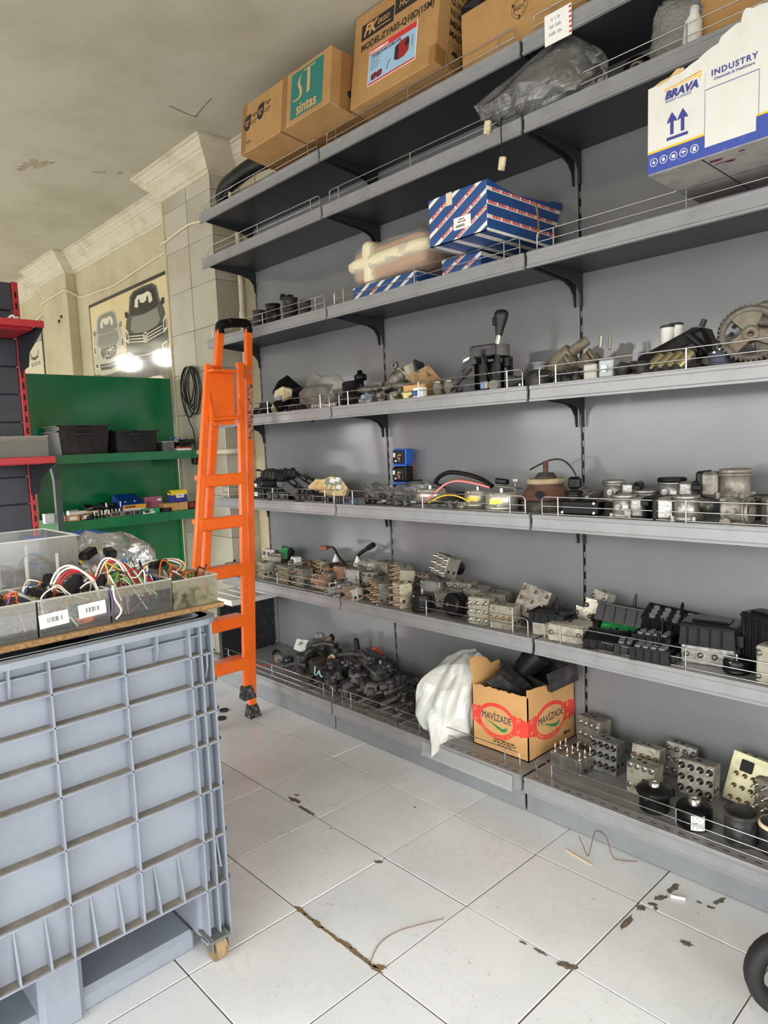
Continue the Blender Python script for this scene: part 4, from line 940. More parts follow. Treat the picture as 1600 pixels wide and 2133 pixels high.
# --- tall carton with model number
w, d, h = .445, .30, .355
fk = carton('cardboard_box', 'tall brown carton with black logo and blue picture label, leaning back on the top shelf', 1.438, -.338, 2.522, w, d, h, 9, card)
quad(fk, -.18, -.005, .245, .305, inkb, 2); quad(fk, .002, .215, .262, .335, inkb, 2)
text(fk, 'FK', .058, card2, (-.135, -.0014, .275), shear=.35, bold=.002); text(fk, 'ERSIO', .024, card2, (-.06, -.0014, .279), shear=.3); quad(fk, -.10, -.02, .258, .261, card2, 3)
text(fk, 'AUTO\nHOSE REEL', .034, card2, (.105, -.0014, .305), shear=.2)
text(fk, 'MODEL:ZYA03-Q10D(15M)', .0345, ink, (.012, -.0008, .215), sx=.93, bold=.0009)
lbm = mat('label_blue', (156, 196, 226), .35, coat=.3); lred = mat('label_red', (206, 48, 44), .35, coat=.3)
quad(fk, -.125, .125, .05, .19, paper, 2, 'label'); quad(fk, -.122, .122, .058, .165, lbm, 3, 'label_field'); quad(fk, -.122, .122, .165, .188, lred, 3, 'label_field'); quad(fk, -.122, .122, .052, .058, lred, 3, 'label_field')
bars(fk, .010, (5,7), paper, (-.07, -.0026, .174)); quad(fk, -.118, -.02, .168, .180, mat('label_pink', (236, 170, 160), .4), 4, 'label_field')
text(fk, 'MODEL:ZYA03-Q10D(15M)', .013, inkb, (-.03, -.0026, .156))
for k in range(6): quad(fk, -.115, -.115+.055-.006*(k%3), .148-.008*k, .150-.008*k, mat('label_grey', (110, 120, 130), .5), 4, 'small_print')
rl = mat('reel_red', (156, 34, 34), .35)
for (cx, cz, s) in ((.055,.118,1.0),(-.06,.078,.38),(-.09,.078,.38)):
    fpoly(fk, [(cx-.033*s,cz-.026*s),(cx-.034*s,cz+.015*s),(cx-.012*s,cz+.030*s),(cx+.028*s,cz+.032*s),(cx+.036*s,cz+.012*s),(cx+.034*s,cz-.02*s),(cx+.012*s,cz-.034*s),(cx-.02*s,cz-.034*s)], rl, 4, 'printed_reel')
    fpoly(fk, [(cx-.038*s,cz-.026*s),(cx-.036*s,cz+.02*s),(cx-.018*s,cz+.026*s),(cx-.020*s,cz-.032*s)], inkb, 5, 'printed_reel'); fpoly(fk, [(cx+.012*s,cz+.012*s),(cx+.03*s,cz+.03*s),(cx+.036*s,cz+.01*s),(cx+.02*s,cz-.006*s)], inkb, 5, 'printed_reel')
fpoly(fk, [(.0,.105),(-.012,.10),(-.022,.075),(-.020,.075),(-.011,.098)], inkb, 5, 'printed_reel'); quad(fk, .105, .107, .105, .145, inkb, 4, 'printed_reel')
for k, s in enumerate(('ITEM:AUTO HOSE', "Q'TY:2 PCS", 'G.W.: 13.5 KGS', 'N.W.: 12 KGS', 'MEAS: 42x28', 'MADE IN')):
    text(fk, s, .030, ink, (w/2+.0006, .06, .315-.037*k), RIGHT, align='LEFT', bold=.0007)
g = G()
for a in ((.06,.061,.02,.10),(.128,.129,.02,.10),(.06,.129,.02,.021),(.06,.129,.099,.10)): g.box(w/2, w/2+.0006, a[0], a[1], a[2], a[3])
g.prism([(.075,.06),(.082,.074),(.095,.08),(.108,.074),(.115,.06),(.105,.064),(.095,.06),(.085,.064)], w/2, w/2+.0006, 'yz'); g.box(w/2, w/2+.0006, .094, .0965, .035, .062)
for k in range(6): g.box(w/2, w/2+.0006, .075+.007*k, .077+.007*k, .084+.004*(k%2), .089+.004*(k%2))
g.build('print', ink, fk)
G().box(w/2-.0, w/2+.0008, -.0008, .05, .0, .06).box(w/2-.03, w/2, -.0008, 0, 0, .06).build('tape', tape, fk); G().box(-w/2, w/2, d*.45, d*.6, -.0008, 0).build('tape', tape, fk)
# --- plain carton with a recycling mark
w, d, h = .46, .25, .20
rz_ = carton('cardboard_box', 'wide brown carton with a small recycling mark on the top shelf', 1.965, -.285, LV[0]+.0005, w, d, h, 0, card)
g = G()
for k in range(3):
    a0 = 90+120*k
    for off in (.030, .022):
        P = [(.005+.0+off*math.cos(R(a0+s*.9-45)), .118+off*math.sin(R(a0+s*.9-45))) for s in range(0, 110, 12)]
        for i in range(len(P)-1): g.hexa([(P[i][0],-.0007,P[i][1]),(P[i+1][0],-.0007,P[i+1][1]),(P[i+1][0],0,P[i+1][1]),(P[i][0],0,P[i][1]),(P[i][0]*.97+.0002,-.0007,P[i][1]+.0016),(P[i+1][0]*.97+.0002,-.0007,P[i+1][1]+.0016),(P[i+1][0]*.97,0,P[i+1][1]+.0016),(P[i][0]*.97,0,P[i][1]+.0016)])
    a1 = R(a0+52); g.prism([(.005+.018*math.cos(a1), .118+.018*math.sin(a1)), (.005+.036*math.cos(a1), .118+.036*math.sin(a1)), (.005+.028*math.cos(a1+.35), .118+.028*math.sin(a1+.35))], -.0007, 0, 'xz')
g.build('print', ink, rz_); text(rz_, 'REZY', .016, ink, (.003, -.0008, .118))
# dark things and a white box at the picture's top edge, on the top shelf
crumple('dark_bundle', 'dark crumpled bundle behind the tall carton on the top shelf', 'bundle', (1.86,-.12,LV[0]+.2005), (.26,.16,.10), blk, 21, .5)
tag(G().box(2.21,2.30,-.27,-.12,LV[0],LV[0]+.2,.004).build('white_box', mat('offwhite_card', (206, 200, 176), .7)), 'off-white box right of the recycling-mark carton at the top edge', 'box')
# paper tag on the lip
pt = thing('paper_tag', 'white paper tag with red-striped edge hanging on the top shelf lip', 'paper tag', (2.135, -.331, LV[0]-.065))
G().box(-.045, .045, -.001, 0, 0, .085).build('sheet', paper, pt)
for k in range(6): G().box(.037, .045, -.0014, -.001, .006+k*.0135, .012+k*.0135).build('stripe', lred, pt)
for k, s in enumerate(((2,1,2), (4,5), (6,4))): bars(pt, .011, s, mat('pencil', (168, 168, 176), .7), (-.008, -.0011, .066-.02*k))
# black moulded duct under the long carton
bd = thing('bumper_duct', 'black moulded plastic duct at the left end of the top shelf', 'duct', (.28, -.20, LV[0]+.001))
G().tube([(-.17,-.02,.02),(-.19,-.03,.07),(-.14,-.04,.11),(-.02,-.05,.12),(.12,-.05,.13),(.26,-.05,.12)], .038, 8, sub=4).build('duct', blk, bd)
G().box(-.14,.26,-.03,.08,.0,.07,.01).build('base', blk, bd); G().tube([(-.13,-.07,.0),(-.10,-.075,.05),(.0,-.08,.07)], .01, 6, sub=3).build('rib', blk, bd)
G().box(-.045,-.03,-.088,-.078,.0,.05,.002).build('clip', cream, bd)
# --- blue and white striped parts cartons
def stripe_mat(name, dx, dz, period, off):
    m = mat(name, (28, 70, 130), .4, coat=.2); nt = m.node_tree; N = nt.nodes; L = nt.links
    tc = N.new('ShaderNodeTexCoord'); dp = N.new('ShaderNodeVectorMath'); dp.operation = 'DOT_PRODUCT'; dp.inputs[1].default_value = (dx/period, (dx if dx == 0 else 0)/period, dz/period)
    L.new(tc.outputs['Object'], dp.inputs[0]); ad = N.new('ShaderNodeMath'); ad.inputs[1].default_value = off+20; L.new(dp.outputs['Value'], ad.inputs[0])
    fr = N.new('ShaderNodeMath'); fr.operation = 'FRACT'; L.new(ad.outputs[0], fr.inputs[0]); lt = N.new('ShaderNodeMath'); lt.operation = 'LESS_THAN'; lt.inputs[1].default_value = .29; L.new(fr.outputs[0], lt.inputs[0])
    nz = N.new('ShaderNodeTexNoise'); nz.inputs['Scale'].default_value = 25; L.new(tc.outputs['Object'], nz.inputs['Vector'])
    b = N.new('ShaderNodeMix'); b.data_type = 'RGBA'; b.inputs['A'].default_value = lin((22, 62, 122)); b.inputs['B'].default_value = lin((40, 86, 146)); L.new(nz.outputs['Fac'], b.inputs['Factor'])
    mx = N.new('ShaderNodeMix'); mx.data_type = 'RGBA'; L.new(b.outputs['Result'], mx.inputs['A']); mx.inputs['B'].default_value = lin((232, 228, 216)); L.new(lt.outputs[0], mx.inputs['Factor']); L.new(mx.outputs['Result'], N['Principled BSDF'].inputs['Base Color'])
    return m
SL = .55; PER = .048
bF = stripe_mat('striped_carton_diagonal', -SL, 1, PER, 0.0); bR = stripe_mat('striped_carton_level', 0, 1, .042, 0.1)
bred = mat('bosch_red', (206, 40, 40), .5)
bt = text_mesh('BOSCH', .0125, bred, bold=.0004)
bs = thing('parts_carton', 'big blue and white striped carton with a torn flap on the third shelf', 'carton', (1.812, -.425, 1.886))
W2, D2, H2 = .245, .40, .155
G().box(-W2/2, W2/2-.003, 0, .003, 0, H2).build('front_panel', bF, bs)
fp = bs.children[0]
# right panel with the torn, drooping top edge and flap
G().prism([(0,0),(.36,0),(.40,.12),(.44,.165),(.37,.16),(.33,.15),(.28,.145),(.20,.14),(.15,.135),(.10,.14),(.0,H2)], W2/2-.003, W2/2, 'yz').build('side_panel', bR, bs)
G().box(-W2/2, -W2/2+.003, .003, .33, 0, H2*.95).build('side_panel', bR, bs); G().box(-W2/2+.003, W2/2-.003, .0, .33, 0, .003).build('base_panel', bF, bs); G().box(-W2/2+.003, W2/2-.003, .327, .33, .003, .12).build('back_panel', bR, bs)
G().hexa([(-W2/2,0,H2-.002),(W2/2-.003,0,H2-.002),(W2/2-.003,.2,H2-.025),(-W2/2,.2,H2-.02),(-W2/2,0,H2),(W2/2-.003,0,H2),(W2/2-.003,.2,H2-.023),(-W2/2,.2,H2-.018)]).build('top_flap', bR, bs)
an = math.atan(SL)
for r_ in range(-3, 5):
    for c_ in range(7):
        x = -W2/2+.012+c_*.042+(.02 if r_ % 2 else 0); z = r_*PER+SL*x+PER*.165
        if -W2/2+.02 < x < W2/2-.022 and .01 < z < H2-.012: inst('lettering', bt, bs, (x, -.0004, z), (R(90), -an, 0))
for r_ in range(4):
    for c_ in range(7):
        y = .025+c_*.052+(.02 if r_ % 2 else 0); z = (r_-.1+1-1)*.042+.042*.165
        z = r_*.042-.0042+.007
        if z > .005 and y < .37: inst('lettering', bt, bs, (W2/2+.0004, y, z), RIGHT)
lb = quad(bs, -.015, .055, .03, .068, paper, 2, 'label'); bars(lb, .005, (2,6,4), inkb, (.016, -.0013, .060)); bars(lb, .005, (7,3,6), inkb, (.018, -.0013, .052))
g = G(); x = -.006
while x < .03: q = rnd.choice((.0006,.0012)); g.box(x, x+q, -.0016, -.0012, .036, .044); x += q+.001
g.build('barcode', inkb, lb)
quad(bs, -.045, -.02, H2-.04, H2, mat('masking_tape', (222, 210, 176), .6), 2, 'tape')
G().tube([(W2/2+.001,.25,.135),(W2/2+.003,.265,.10),(W2/2+.003,.27,.02)], .004, 6, sub=3).build('tape', tape, bs)
def bosch_small(label, x, y, z, w, d, h, rz, rx=0):
    t = thing('parts_carton', label, 'carton', (x, y, z), (rx, 0, rz))
    G().box(-w/2, w/2, 0, d, 0, h, .001).build('body', bF, t)
    for k in range(3):
        xx = -w/2+.03+k*.05
        if xx < w/2-.02: inst('lettering', bt, t, (xx, -.0004, SL*xx+PER*.165+(PER if SL*xx < 0 else 0)), (R(90), -an, 0))
    return t
bosch_small('flat blue and white striped carton under the taped parcel', 1.31, -.285, LV[2]+.0005, .36, .20, .055, 0)
bosch_small('small striped carton wedged under the big torn striped carton', 1.70, -.28, LV[2]+.0005, .17, .22, .062, .05)
bosch_small('small striped carton standing behind the taped parcel', 1.62, -.14, LV[2]+.0005, .09, .10, .20, .3)
# --- bubble wrapped parcel bound with masking tape
bub = mat('bubble_wrap', (212, 214, 216), .15, alpha=.34, bump=(110, 1.0)); mask = mat('masking_tape2', (232, 222, 186), .6)
bp = thing('wrapped_parcel', 'bubble-wrapped brown parcel bound with pale masking tape on the third shelf', 'parcel', (1.325, -.285, LV[2]+.057), (0, R(-2), R(3)))
def rounded(dx, dy, dz, r, sub, jit, seed):
    q = random.Random(seed); bm = bmesh.new(); bmesh.ops.create_cube(bm, size=1); bmesh.ops.subdivide_edges(bm, edges=bm.edges[:], cuts=sub, use_grid_fill=True)
    for v in bm.verts:
        p = Vector((v.co.x*dx, v.co.y*dy, v.co.z*dz)); c = Vector((max(-dx/2+r, min(dx/2-r, p.x)), max(-dy/2+r, min(dy/2-r, p.y)), max(-dz/2+r, min(dz/2-r, p.z))))
        n = (p-c); n = n.normalized() if n.length > 1e-6 else Vector((0,0,0))
        v.co = c+n*(r*(1+q.uniform(-jit, jit)))+Vector((0,0,dz/2))
    me = bpy.data.meshes.new('rounded'); bm.to_mesh(me); bm.free(); me.polygons.foreach_set('use_smooth', [True]*len(me.polygons)); return me
me = rounded(.42, .18, .165, .06, 9, .12, 3); me.materials.append(bub); inst('bubble_wrap', me, bp, (0, .09, 0))
me = rounded(.385, .15, .132, .03, 7, .1, 4); me.materials.append(mat('kraft_orange', (206, 150, 82), .5)); inst('paper_wrap', me, bp, (0, .09, .016))
me = rounded(.43, .19, .055, .03, 8, .05, 4); me.materials.append(mask); inst('tape_band', me, bp, (0, .09, .06))
me = rounded(.06, .19, .175, .028, 8, .05, 5); me.materials.append(mask); inst('tape_band', me, bp, (-.10, .09, -.004))
# --- white carton with blue foot, torn along the top
wc = mat('white_carton', (220, 220, 214), .5, dirt=(9, (206, 206, 198), .5, .8)); bl = mat('carton_blue', (58, 78, 160), .45, dirt=(40, (90, 108, 176), .62, .75)); yl = mat('carton_yellow', (244, 192, 40), .5); ib = mat('carton_ink_blue', (58, 66, 140), .5); grey_c = mat('carton_grey_base', (150, 146, 142), .8, dirt=(18, (128, 122, 118), .45, .7))
w, d = .292, .30
bv = thing('white_carton', 'white and blue carton with a torn open top, overhanging the third shelf', 'carton', (2.469+w/2, -.463, 1.8815), (R(-1.2), 0, R(-1)))
X = lambda f: -w/2+w*f
torn = [(0,.205),(.05,.206),(.10,.203),(.16,.207),(.22,.213),(.27,.212),(.31,.216),(.36,.222),(.42,.226),(.47,.234),(.53,.24),(.58,.243),(.60,.254),(.66,.262),(.72,.268),(.745,.266),(.76,.285),(.785,.292),(.83,.285),(.88,.286),(.93,.283),(.97,.288),(1,.285)]
G().prism([(X(0),0),(X(1),0)]+[(X(f), z) for f, z in torn[::-1]], -.004, 0, 'xz').build('front_panel', wc, bv)
G().prism([(X(.02),.19),(X(.30),.19),(X(.30),.224),(X(.24),.228),(X(.18),.216),(X(.10),.214),(X(.04),.208)], 0, .002, 'xz').build('torn_layer', cardin, bv)
G().box(X(0), X(0)+.004, 0, d, 0, .2).build('side_panel', wc, bv); G().box(X(1)-.004, X(1), 0, d, 0, .25).build('side_panel', wc, bv); G().box(X(0), X(1), d-.004, d, 0, .22).build('back_panel', wc, bv)
G().box(X(0)+.001, X(1)-.001, -.003, d-.002, -.003, .001).build('base_panel', grey_c, bv); G().box(X(.45), X(.46), 0, d-.01, -.0036, -.003).build('seam', hole, bv)
fr = thing_front = bv
def FQ(a, b, z0, z1, mt, k=1): g = G(); g.box(X(a), X(b), -.004-.0005*k, -.004, z0, z1); return g.build('print', mt, bv)
FQ(0, .478, .0, .048, bl); FQ(.478, 1, .0, .020, bl); FQ(.87, 1, .02, .05, bl); FQ(0, .478, .048, .053, yl); FQ(.87, 1, .05, .0545, yl)
G().box(X(1), X(1)+.0006, .0, d, 0, .05).build('print', bl, bv); G().box(X(1), X(1)+.0006, .0, d, .05, .055).build('print', yl, bv)
FQ(.478, .481, .02, .15, ib); FQ(.478, .888, .149, .1505, ib); FQ(.885, .888, .05, .15, ib); FQ(.478, .4795, .155, .19, mat('hairline', (180,180,190), .5))
def FT(s, size, f, z, mt=ib, **k): return text(bv, s, size, mt, (X(f), -.0048, z), **k)
FT('BRAVA', .0245, .285, .172, shear=.25, bold=.0012, sx=1.05); FT('RIGHT LOGICS', .0075, .26, .158, shear=.3, space=1.3)
fpoly(bv, [(X(.14),.187),(X(.45),.196),(X(.45),.199),(X(.43),.195),(X(.14),.1885)], yl, 8)
fpoly(bv, [(X(.14),.186),(X(.455),.192),(X(.44),.183),(X(.425),.183),(X(.435),.189),(X(.14),.1848)], yl, 8)
FT('INDUSTRY', .0185, .70, .181, space=1.2, bold=.0004); FT('Chemicals & Healthcare', .0092, .70, .167)
for f in (.21, .30): fpoly(bv, [(X(f)-.0042,.078),(X(f)+.0042,.078),(X(f)+.0042,.108),(X(f)+.013,.106),(X(f)+.010,.114),(X(f),.130),(X(f)-.010,.114),(X(f)-.013,.106),(X(f)-.0042,.108)], ib, 8)
FQ(.165, .345, .066, .073, ib)
for k, f in enumerate((.055, .14, .225, .31, .40)):
    g = G(); g.lathe([(.0085,0),(.0098,0),(.0098,.0006),(.0085,.0006),(.0085,0)], 20, Matrix.Translation((X(f), -.0045, .026)) @ Matrix.Rotation(R(90), 4, 'X'), cap0=False, cap1=False)
    q = [[(-.004,-.003),(0,.005),(.004,-.003)], [(-.004,-.001),(-.002,.004),(.002,.004),(.004,-.001),(0,-.005)], [(-.004,-.004),(.004,-.004),(.004,.003),(-.004,.003)], [(-.006,0),(-.003,.004),(.003,.004),(.006,0)], [(-.004,-.005),(.004,-.005),(.002,.0),(.005,.005),(-.003,.004)]][k]
    g.prism([(X(f)+a, .026+b) for a, b in q], -.0051, -.0045, 'xz')
    if k == 3: g.box(X(f)-.0005, X(f)+.0005, -.0051, -.0045, .020, .027)
    g.build('print', paper, bv)
stn = mat('purple_stain', (92, 34, 58), .5)
for (f, y, a, b) in ((.52,.03,.02,.008),(.60,.06,.012,.008),(.56,.055,.03,.002),(.74,.02,.008,.004)):
    G().prism([(X(f)+a*math.cos(t*.6)*rnd.uniform(.6,1.1), y+b*math.sin(t*.6)*rnd.uniform(.6,1.1)) for t in range(10)], -.0042, -.003, 'xy').build('stain', stn, bv)
tag(G().box(2.27,2.31,-.24,-.16,LV[2]+.0005,LV[2]+.03,.004).build('brown_block', rust), 'small brown block lying left of the white carton on the third shelf', 'block')
# --- open red and brown water carton on the deck
mw, md, mh = .245, .295, .235
mv = thing('water_carton', 'open brown carton with red band and oval emblem, full of black parts, on the deck', 'carton', (1.837, -.306, ZD+.0005))
mred = mat('carton_red', (222, 68, 58), .6); mgreen = mat('carton_green', (40, 128, 66), .6); mink = mat('carton_navy', (36, 44, 66), .6)
def ragged(a, b, z0, z1, n, amp, seed):
    q = random.Random(seed); return [(a+(b-a)*k/n, z0+(z1-z0)*k/n+q.uniform(-amp, amp)) for k in range(n+1)]
G().prism([(-mw/2,0)]+[(mw/2,0)]+ragged(mw/2,-mw/2,mh-.004,mh-.006,26,.003,1), -.0, .004, 'xz').build('front_panel', card2, mv)
G().prism([(0,0),(md,0)]+ragged(md,.0,mh-.012,mh+.022,12,.003,2), mw/2-.004, mw/2, 'yz').build('side_panel', card2, mv)
G().prism([(0,0),(md,0)]+ragged(md,.0,mh-.03,mh,12,.003,3), -mw/2, -mw/2+.004, 'yz').build('side_panel', card2, mv)
G().box(-mw/2, mw/2, md-.004, md, 0, mh-.03).build('back_panel', card2, mv); G().box(-mw/2, mw/2, 0, md, 0, .004).build('base_panel', card2, mv)
fl_ = G(); fl_.T = Matrix.Translation((-mw/2+.004, .01, mh-.01)) @ Matrix.Rotation(R(-14), 4, 'Y')
fl_.prism([(0,0),(.17,0),(.16,.05),(.11,.048),(.09,.075),(.03,.095),(.0,.09)], 0, .004, 'yz'); fl_.build('flap', card2, mv)
def mav(face, L):
    """band, oval and lettering; L: panel length, origin at its centre"""
    X0_ = mw/2
    def add(P, mt, k, name='print'):
        if face == 'F': g = G().prism(P, -.0005*k, 0, 'xz')
        else: g = G().prism([(a+L/2, b) for a, b in P], X0_, X0_+.0005*k, 'yz')
        return g.build(name, mt, mv)
    def tx(s, size, a, b, mt, rot=0, **k2):
        me = text_mesh(s, size, mt, **k2)
        if face == 'F': inst('lettering', me, mv, (a, -.0019, b), (R(90), -rot, 0))
        else: inst('lettering', me, mv, (X0_+.0019, a+L/2, b), (Matrix.Rotation(R(90),4,'Z') @ Euler((R(90), -rot, 0)).to_matrix().to_4x4()).to_euler())
    cx = -.012; cz = .112
    top = [(L/2, .143), (L*.42,.146),(L*.36,.152),(L*.33,.146),(L*.29,.150),(L*.2,.15)]; bot = [(L*.2,.082),(L*.3,.080),(L*.34,.086),(L*.37,.078),(L*.42,.084),(L/2,.088)]
    add([(a, b) for a, b in bot]+[(a, b) for a, b in top], mred, 1)
    add([(-L*.2,.082),(-L*.2,.15),(-L*.33,.150),(-L*.36,.155),(-L*.40,.148),(-L/2,.150),(-L/2,.090),(-L*.42,.086),(-L*.37,.078),(-L*.33,.084)], mred, 1)
    add(ell(cx, cz, L*.345, .066, 32), mred, 2); add(ell(cx, cz+.002, L*.29, .050, 32), card2, 3)
    tx('MAVİZADE', .036, cx, cz+.012, mink, sx=.72*L/.245, bold=.0)
    add([(cx-L*.2,cz-.004),(cx-L*.1,cz-.006),(cx,cz-.014),(cx+L*.10,cz-.022),(cx+L*.19,cz-.014),(cx+L*.2,cz-.012),(cx+L*.17,cz-.028),(cx+L*.1,cz-.034),(cx,cz-.024),(cx-L*.1,cz-.010)], mgreen, 4)
    s = 'DOĞAL KAYNAK SUYU'
    for i, ch in enumerate(s):
        if ch == ' ': continue
        a = R(213+114*i/(len(s)-1)); tx(ch, .0105, cx+L*.315*math.cos(a), cz+.0575*math.sin(a), card2, math.atan2(-math.cos(a)*.0575*-1, -math.sin(a)*L*.315) if False else (i-(len(s)-1)/2)*R(4.4))
    for sx in (-1, 1):
        for zz_ in (.136, .097):
            for rr0 in (.008, .004):
                c0 = (cx+sx*L*.385, zz_); P = [(c0[0]+rr0*math.cos(R(t)), c0[1]+rr0*math.sin(R(t))) for t in range(0, 300, 30)]; Q = [(c0[0]+(rr0-.0013)*math.cos(R(t)), c0[1]+(rr0-.0013)*math.sin(R(t))) for t in range(270, -1, -30)]
                add(P+Q, card2, 3)
    if face == 'F':
        for k, t_ in enumerate(((3,4,3,8,6,7), (6,5,5,4,7,3,3), (7,4,6,5))): bars(mv, .0068, t_, ink, (.02, -.0006, .044-.0085*k))
    else: tx('200 cc', .016, .09, .035, ink, bold=.0005)
mav('F', mw); mav('R', md)
# black plastic parts heaped in the carton
def air_duct(label, loc, rot, pts, rad, extra=None):
    t = thing('air_duct', label, 'duct', loc, rot); G().tube(pts, rad, 10, sub=4).build('pipe', blk, t)
    G().box(-.03,.03,-.02,.02,-.01,.02,.006).build('flange', blk, t); return t
air_duct('glossy black horn-shaped duct rising from the water carton', (1.80,-.15,ZD+.19), (R(-8),R(28),R(10)), [(.0,0,-.05),(-.01,0,.03),(-.005,.01,.09),(.01,.02,.15)], [.04,.038,.04,.046,.05,.052])
tt = thing('engine_cover', 'dusty black moulded cover lying slanted in the water carton', 'cover', (1.84,-.20,ZD+.20), (R(20),R(32),R(20)))
G().hexa([(-.10,-.05,0),(.12,-.045,0),(.12,.035,0),(-.10,.05,0),(-.08,-.035,.045),(.09,-.025,.035),(.09,.02,.035),(-.08,.035,.045)]).build('shell', blkd, tt); G().box(-.11,.13,-.058,-.05,-.004,.004,.002).box(-.11,.13,.05,.058,-.004,.004,.002).build('flange', blkd, tt)
wp = G().box(.06,.105,-.02,.02,.030,.0375).build('warning_label', paper, tt); G().prism([(.07,-.012),(.095,-.012),(.0825,.012)], .0375, .0382, 'xy').build('print', inkb, wp)
tt = thing('battery_tray', 'black open plastic tray with cut-out rim on top of the water carton', 'tray', (1.915,-.10,ZD+.225), (R(12),R(-8),R(-18)))
P = [(-.10,-.05),(.09,-.07),(.10,.05),(-.09,.06)]
G().prism(P, 0, .006, 'xy').build('base', blkd, tt)
g = G()
for k in range(4):
    a = P[k]; b = P[(k+1)%4]; hh = (.05, .07, .05, .05)[k]
    g.hexa([(a[0],a[1],0),(b[0],b[1],0),(b[0]*.95,b[1]*.95,0),(a[0]*.95,a[1]*.95,0),(a[0]*1.08,a[1]*1.08,hh),(b[0]*1.08,b[1]*1.08,hh*(.6 if k == 0 else 1)),(b[0]*1.04,b[1]*1.04,hh*(.6 if k == 0 else 1)),(a[0]*1.04,a[1]*1.04,hh)])
g.build('rim', blkd, tt)
tag(G().box(1.745,1.80,-.27,-.20,ZD+.06,ZD+.215,.012).build('relay_box', blk2), 'black square housing at the left inside the water carton', 'housing')
tag(G().tube([(1.78,-.28,ZD+.19),(1.82,-.285,ZD+.215),(1.87,-.28,ZD+.20),(1.90,-.28,ZD+.18)], .014, 8, sub=4).build('hose_piece', blk), 'black hose piece against the front wall inside the water carton', 'hose')
# --- white carrier bag beside it
def carrier(name, label, cat, mt, c, seed, prof, spikes, crease=1.0):
    q = random.Random(seed); n = 72; vs = []; fs = []
    pr = []
    for k in range(len(prof)-1):
        for j in range(4): t = j/4; pr.append((k+t, [prof[k][i]+(prof[k+1][i]-prof[k][i])*t for i in range(5)]))
    pr.append((len(prof)-1, list(prof[-1]))); m = len(pr)
    folds = [(q.uniform(2, 13), q.uniform(0, 6), q.uniform(-1.6, 1.6), q.uniform(.012, .04)) for _ in range(9)]
    for k, (z, rx, ry, ox, oy) in pr:
        for i in range(n):
            a = 2*math.pi*i/n; f = 1+crease*sum((abs(math.sin(a*F/2+P+k*S))-.6)*A for F, P, S, A in folds)
            x = ox+rx*f*math.cos(a); y = oy+ry*f*math.sin(a); zz2 = z+.006*math.sin(a*4+k)*(k > .5)
            for (sa, sw, sk0, sk1, dx, dy, dz) in spikes:
                dd = abs((a-sa+math.pi)%(2*math.pi)-math.pi); kk = 1-abs(k-(sk0+sk1)/2)/((sk1-sk0)/2+1)
                if dd < sw and kk > 0: t = (1-dd/sw)**1.3*kk; x += dx*t; y += dy*t; zz2 += dz*t
            vs.append((x, y, zz2))
    for k in range(m-1):
        for i in range(n): j = (i+1)%n; fs.append((k*n+i, k*n+j, (k+1)*n+j, (k+1)*n+i))
    g = G(); g._add(vs, fs, 0, crease < 1.5); g._add([vs[i] for i in range(n)], [tuple(range(n))[::-1]]); g._add([vs[(m-1)*n+i] for i in range(n)], [tuple(range(n))])
    return tag(g.build(name, mt, None, c), label, cat)
bagw = mat('white_carrier', (216, 219, 214), .25, bump=(11, 1.0), alpha=.9); bagw.node_tree.nodes['Principled BSDF'].inputs['Subsurface Weight'].default_value = .0
carrier('carrier_bag', 'full white translucent carrier bag slumped over the deck lip', 'bag', bagw, (1.575,-.25,ZD+.001), 4,
    [(0,.085,.10,0,0),(.03,.105,.125,-.005,-.01),(.08,.11,.135,-.008,-.012),(.14,.105,.13,.0,-.0),(.19,.10,.12,.01,.02),(.23,.09,.10,.015,.045),(.265,.07,.08,.02,.06),(.29,.035,.035,.03,.07)],
    [(-1.2,.4,0,1,.03,-.09,-.05),(-2.2,.5,2,5,-.02,-.035,.02)], 2.0)
# ================================================================== car parts: builders
T3 = Matrix.Translation
PIN = {}
def pin_mesh(style):
    if style in PIN: return PIN[style]
    g = G(); M = Matrix.Rotation(R(90), 4, 'X')      # axis along -y
    if style == 'stem': g.lathe([(.0072,0),(.0072,.004),(.0035,.0045),(.0035,.020),(.0022,.021),(.0022,.027)], 10, M); me = g.mesh('valve_pin', brass if False else steel)
    if style == 'brass': g.lathe([(.0070,0),(.0070,.005),(.0042,.006),(.0042,.022),(.003,.024)], 10, M); me = g.mesh('valve_pin', mat('pin_bronze', (150, 128, 104), .4, .7))
    if style == 'ring': g.lathe([(.0098,0),(.0098,.0025),(.0085,.0045),(.0042,.0048)], 12, M, 0).lathe([(.0042,.004),(.0042,.016),(.003,.018)], 10, M, 1); me = g.mesh('valve_pin', [blk2, steel])
    if style == 'washer': g.lathe([(.0098,0),(.0098,.0015),(.0078,.003),(.0045,.003),(.0045,.012),(.003,.014)], 12, M); me = g.mesh('valve_pin', alu)
    if style == 'dome': g.lathe([(.0085,0),(.0085,.002),(.007,.005),(.003,.0075),(.0008,.008)], 12, M); me = g.mesh('valve_pin', mat('dull_bolt', (120, 118, 112), .4, .8))
    PIN[style] = me; return me
PORT = G().lathe([(.0066,0),(.0066,.0006)], 12, Matrix.Rotation(R(90), 4, 'X')).mesh('port', hole)
BOLT = G().lathe([(.0042,0),(.0042,.003),(.003,.0035)], 6, Matrix.Rotation(R(90), 4, 'X')).mesh('bolt', steel)
BLKM = {}
def block_mesh(w, d, h, mt, step=True):
    k = (round(w,3), round(d,3), round(h,3), mt.name, step)
    if k not in BLKM:
        g = G().box(-w/2, w/2, -d/2, d/2, 0, h, .002)
        if step: g.box(-w*.42, w*.42, d/2-.001, d/2+.006, h*.12, h*.88, .001)
        BLKM[k] = g.mesh('body', mt)
    return BLKM[k]
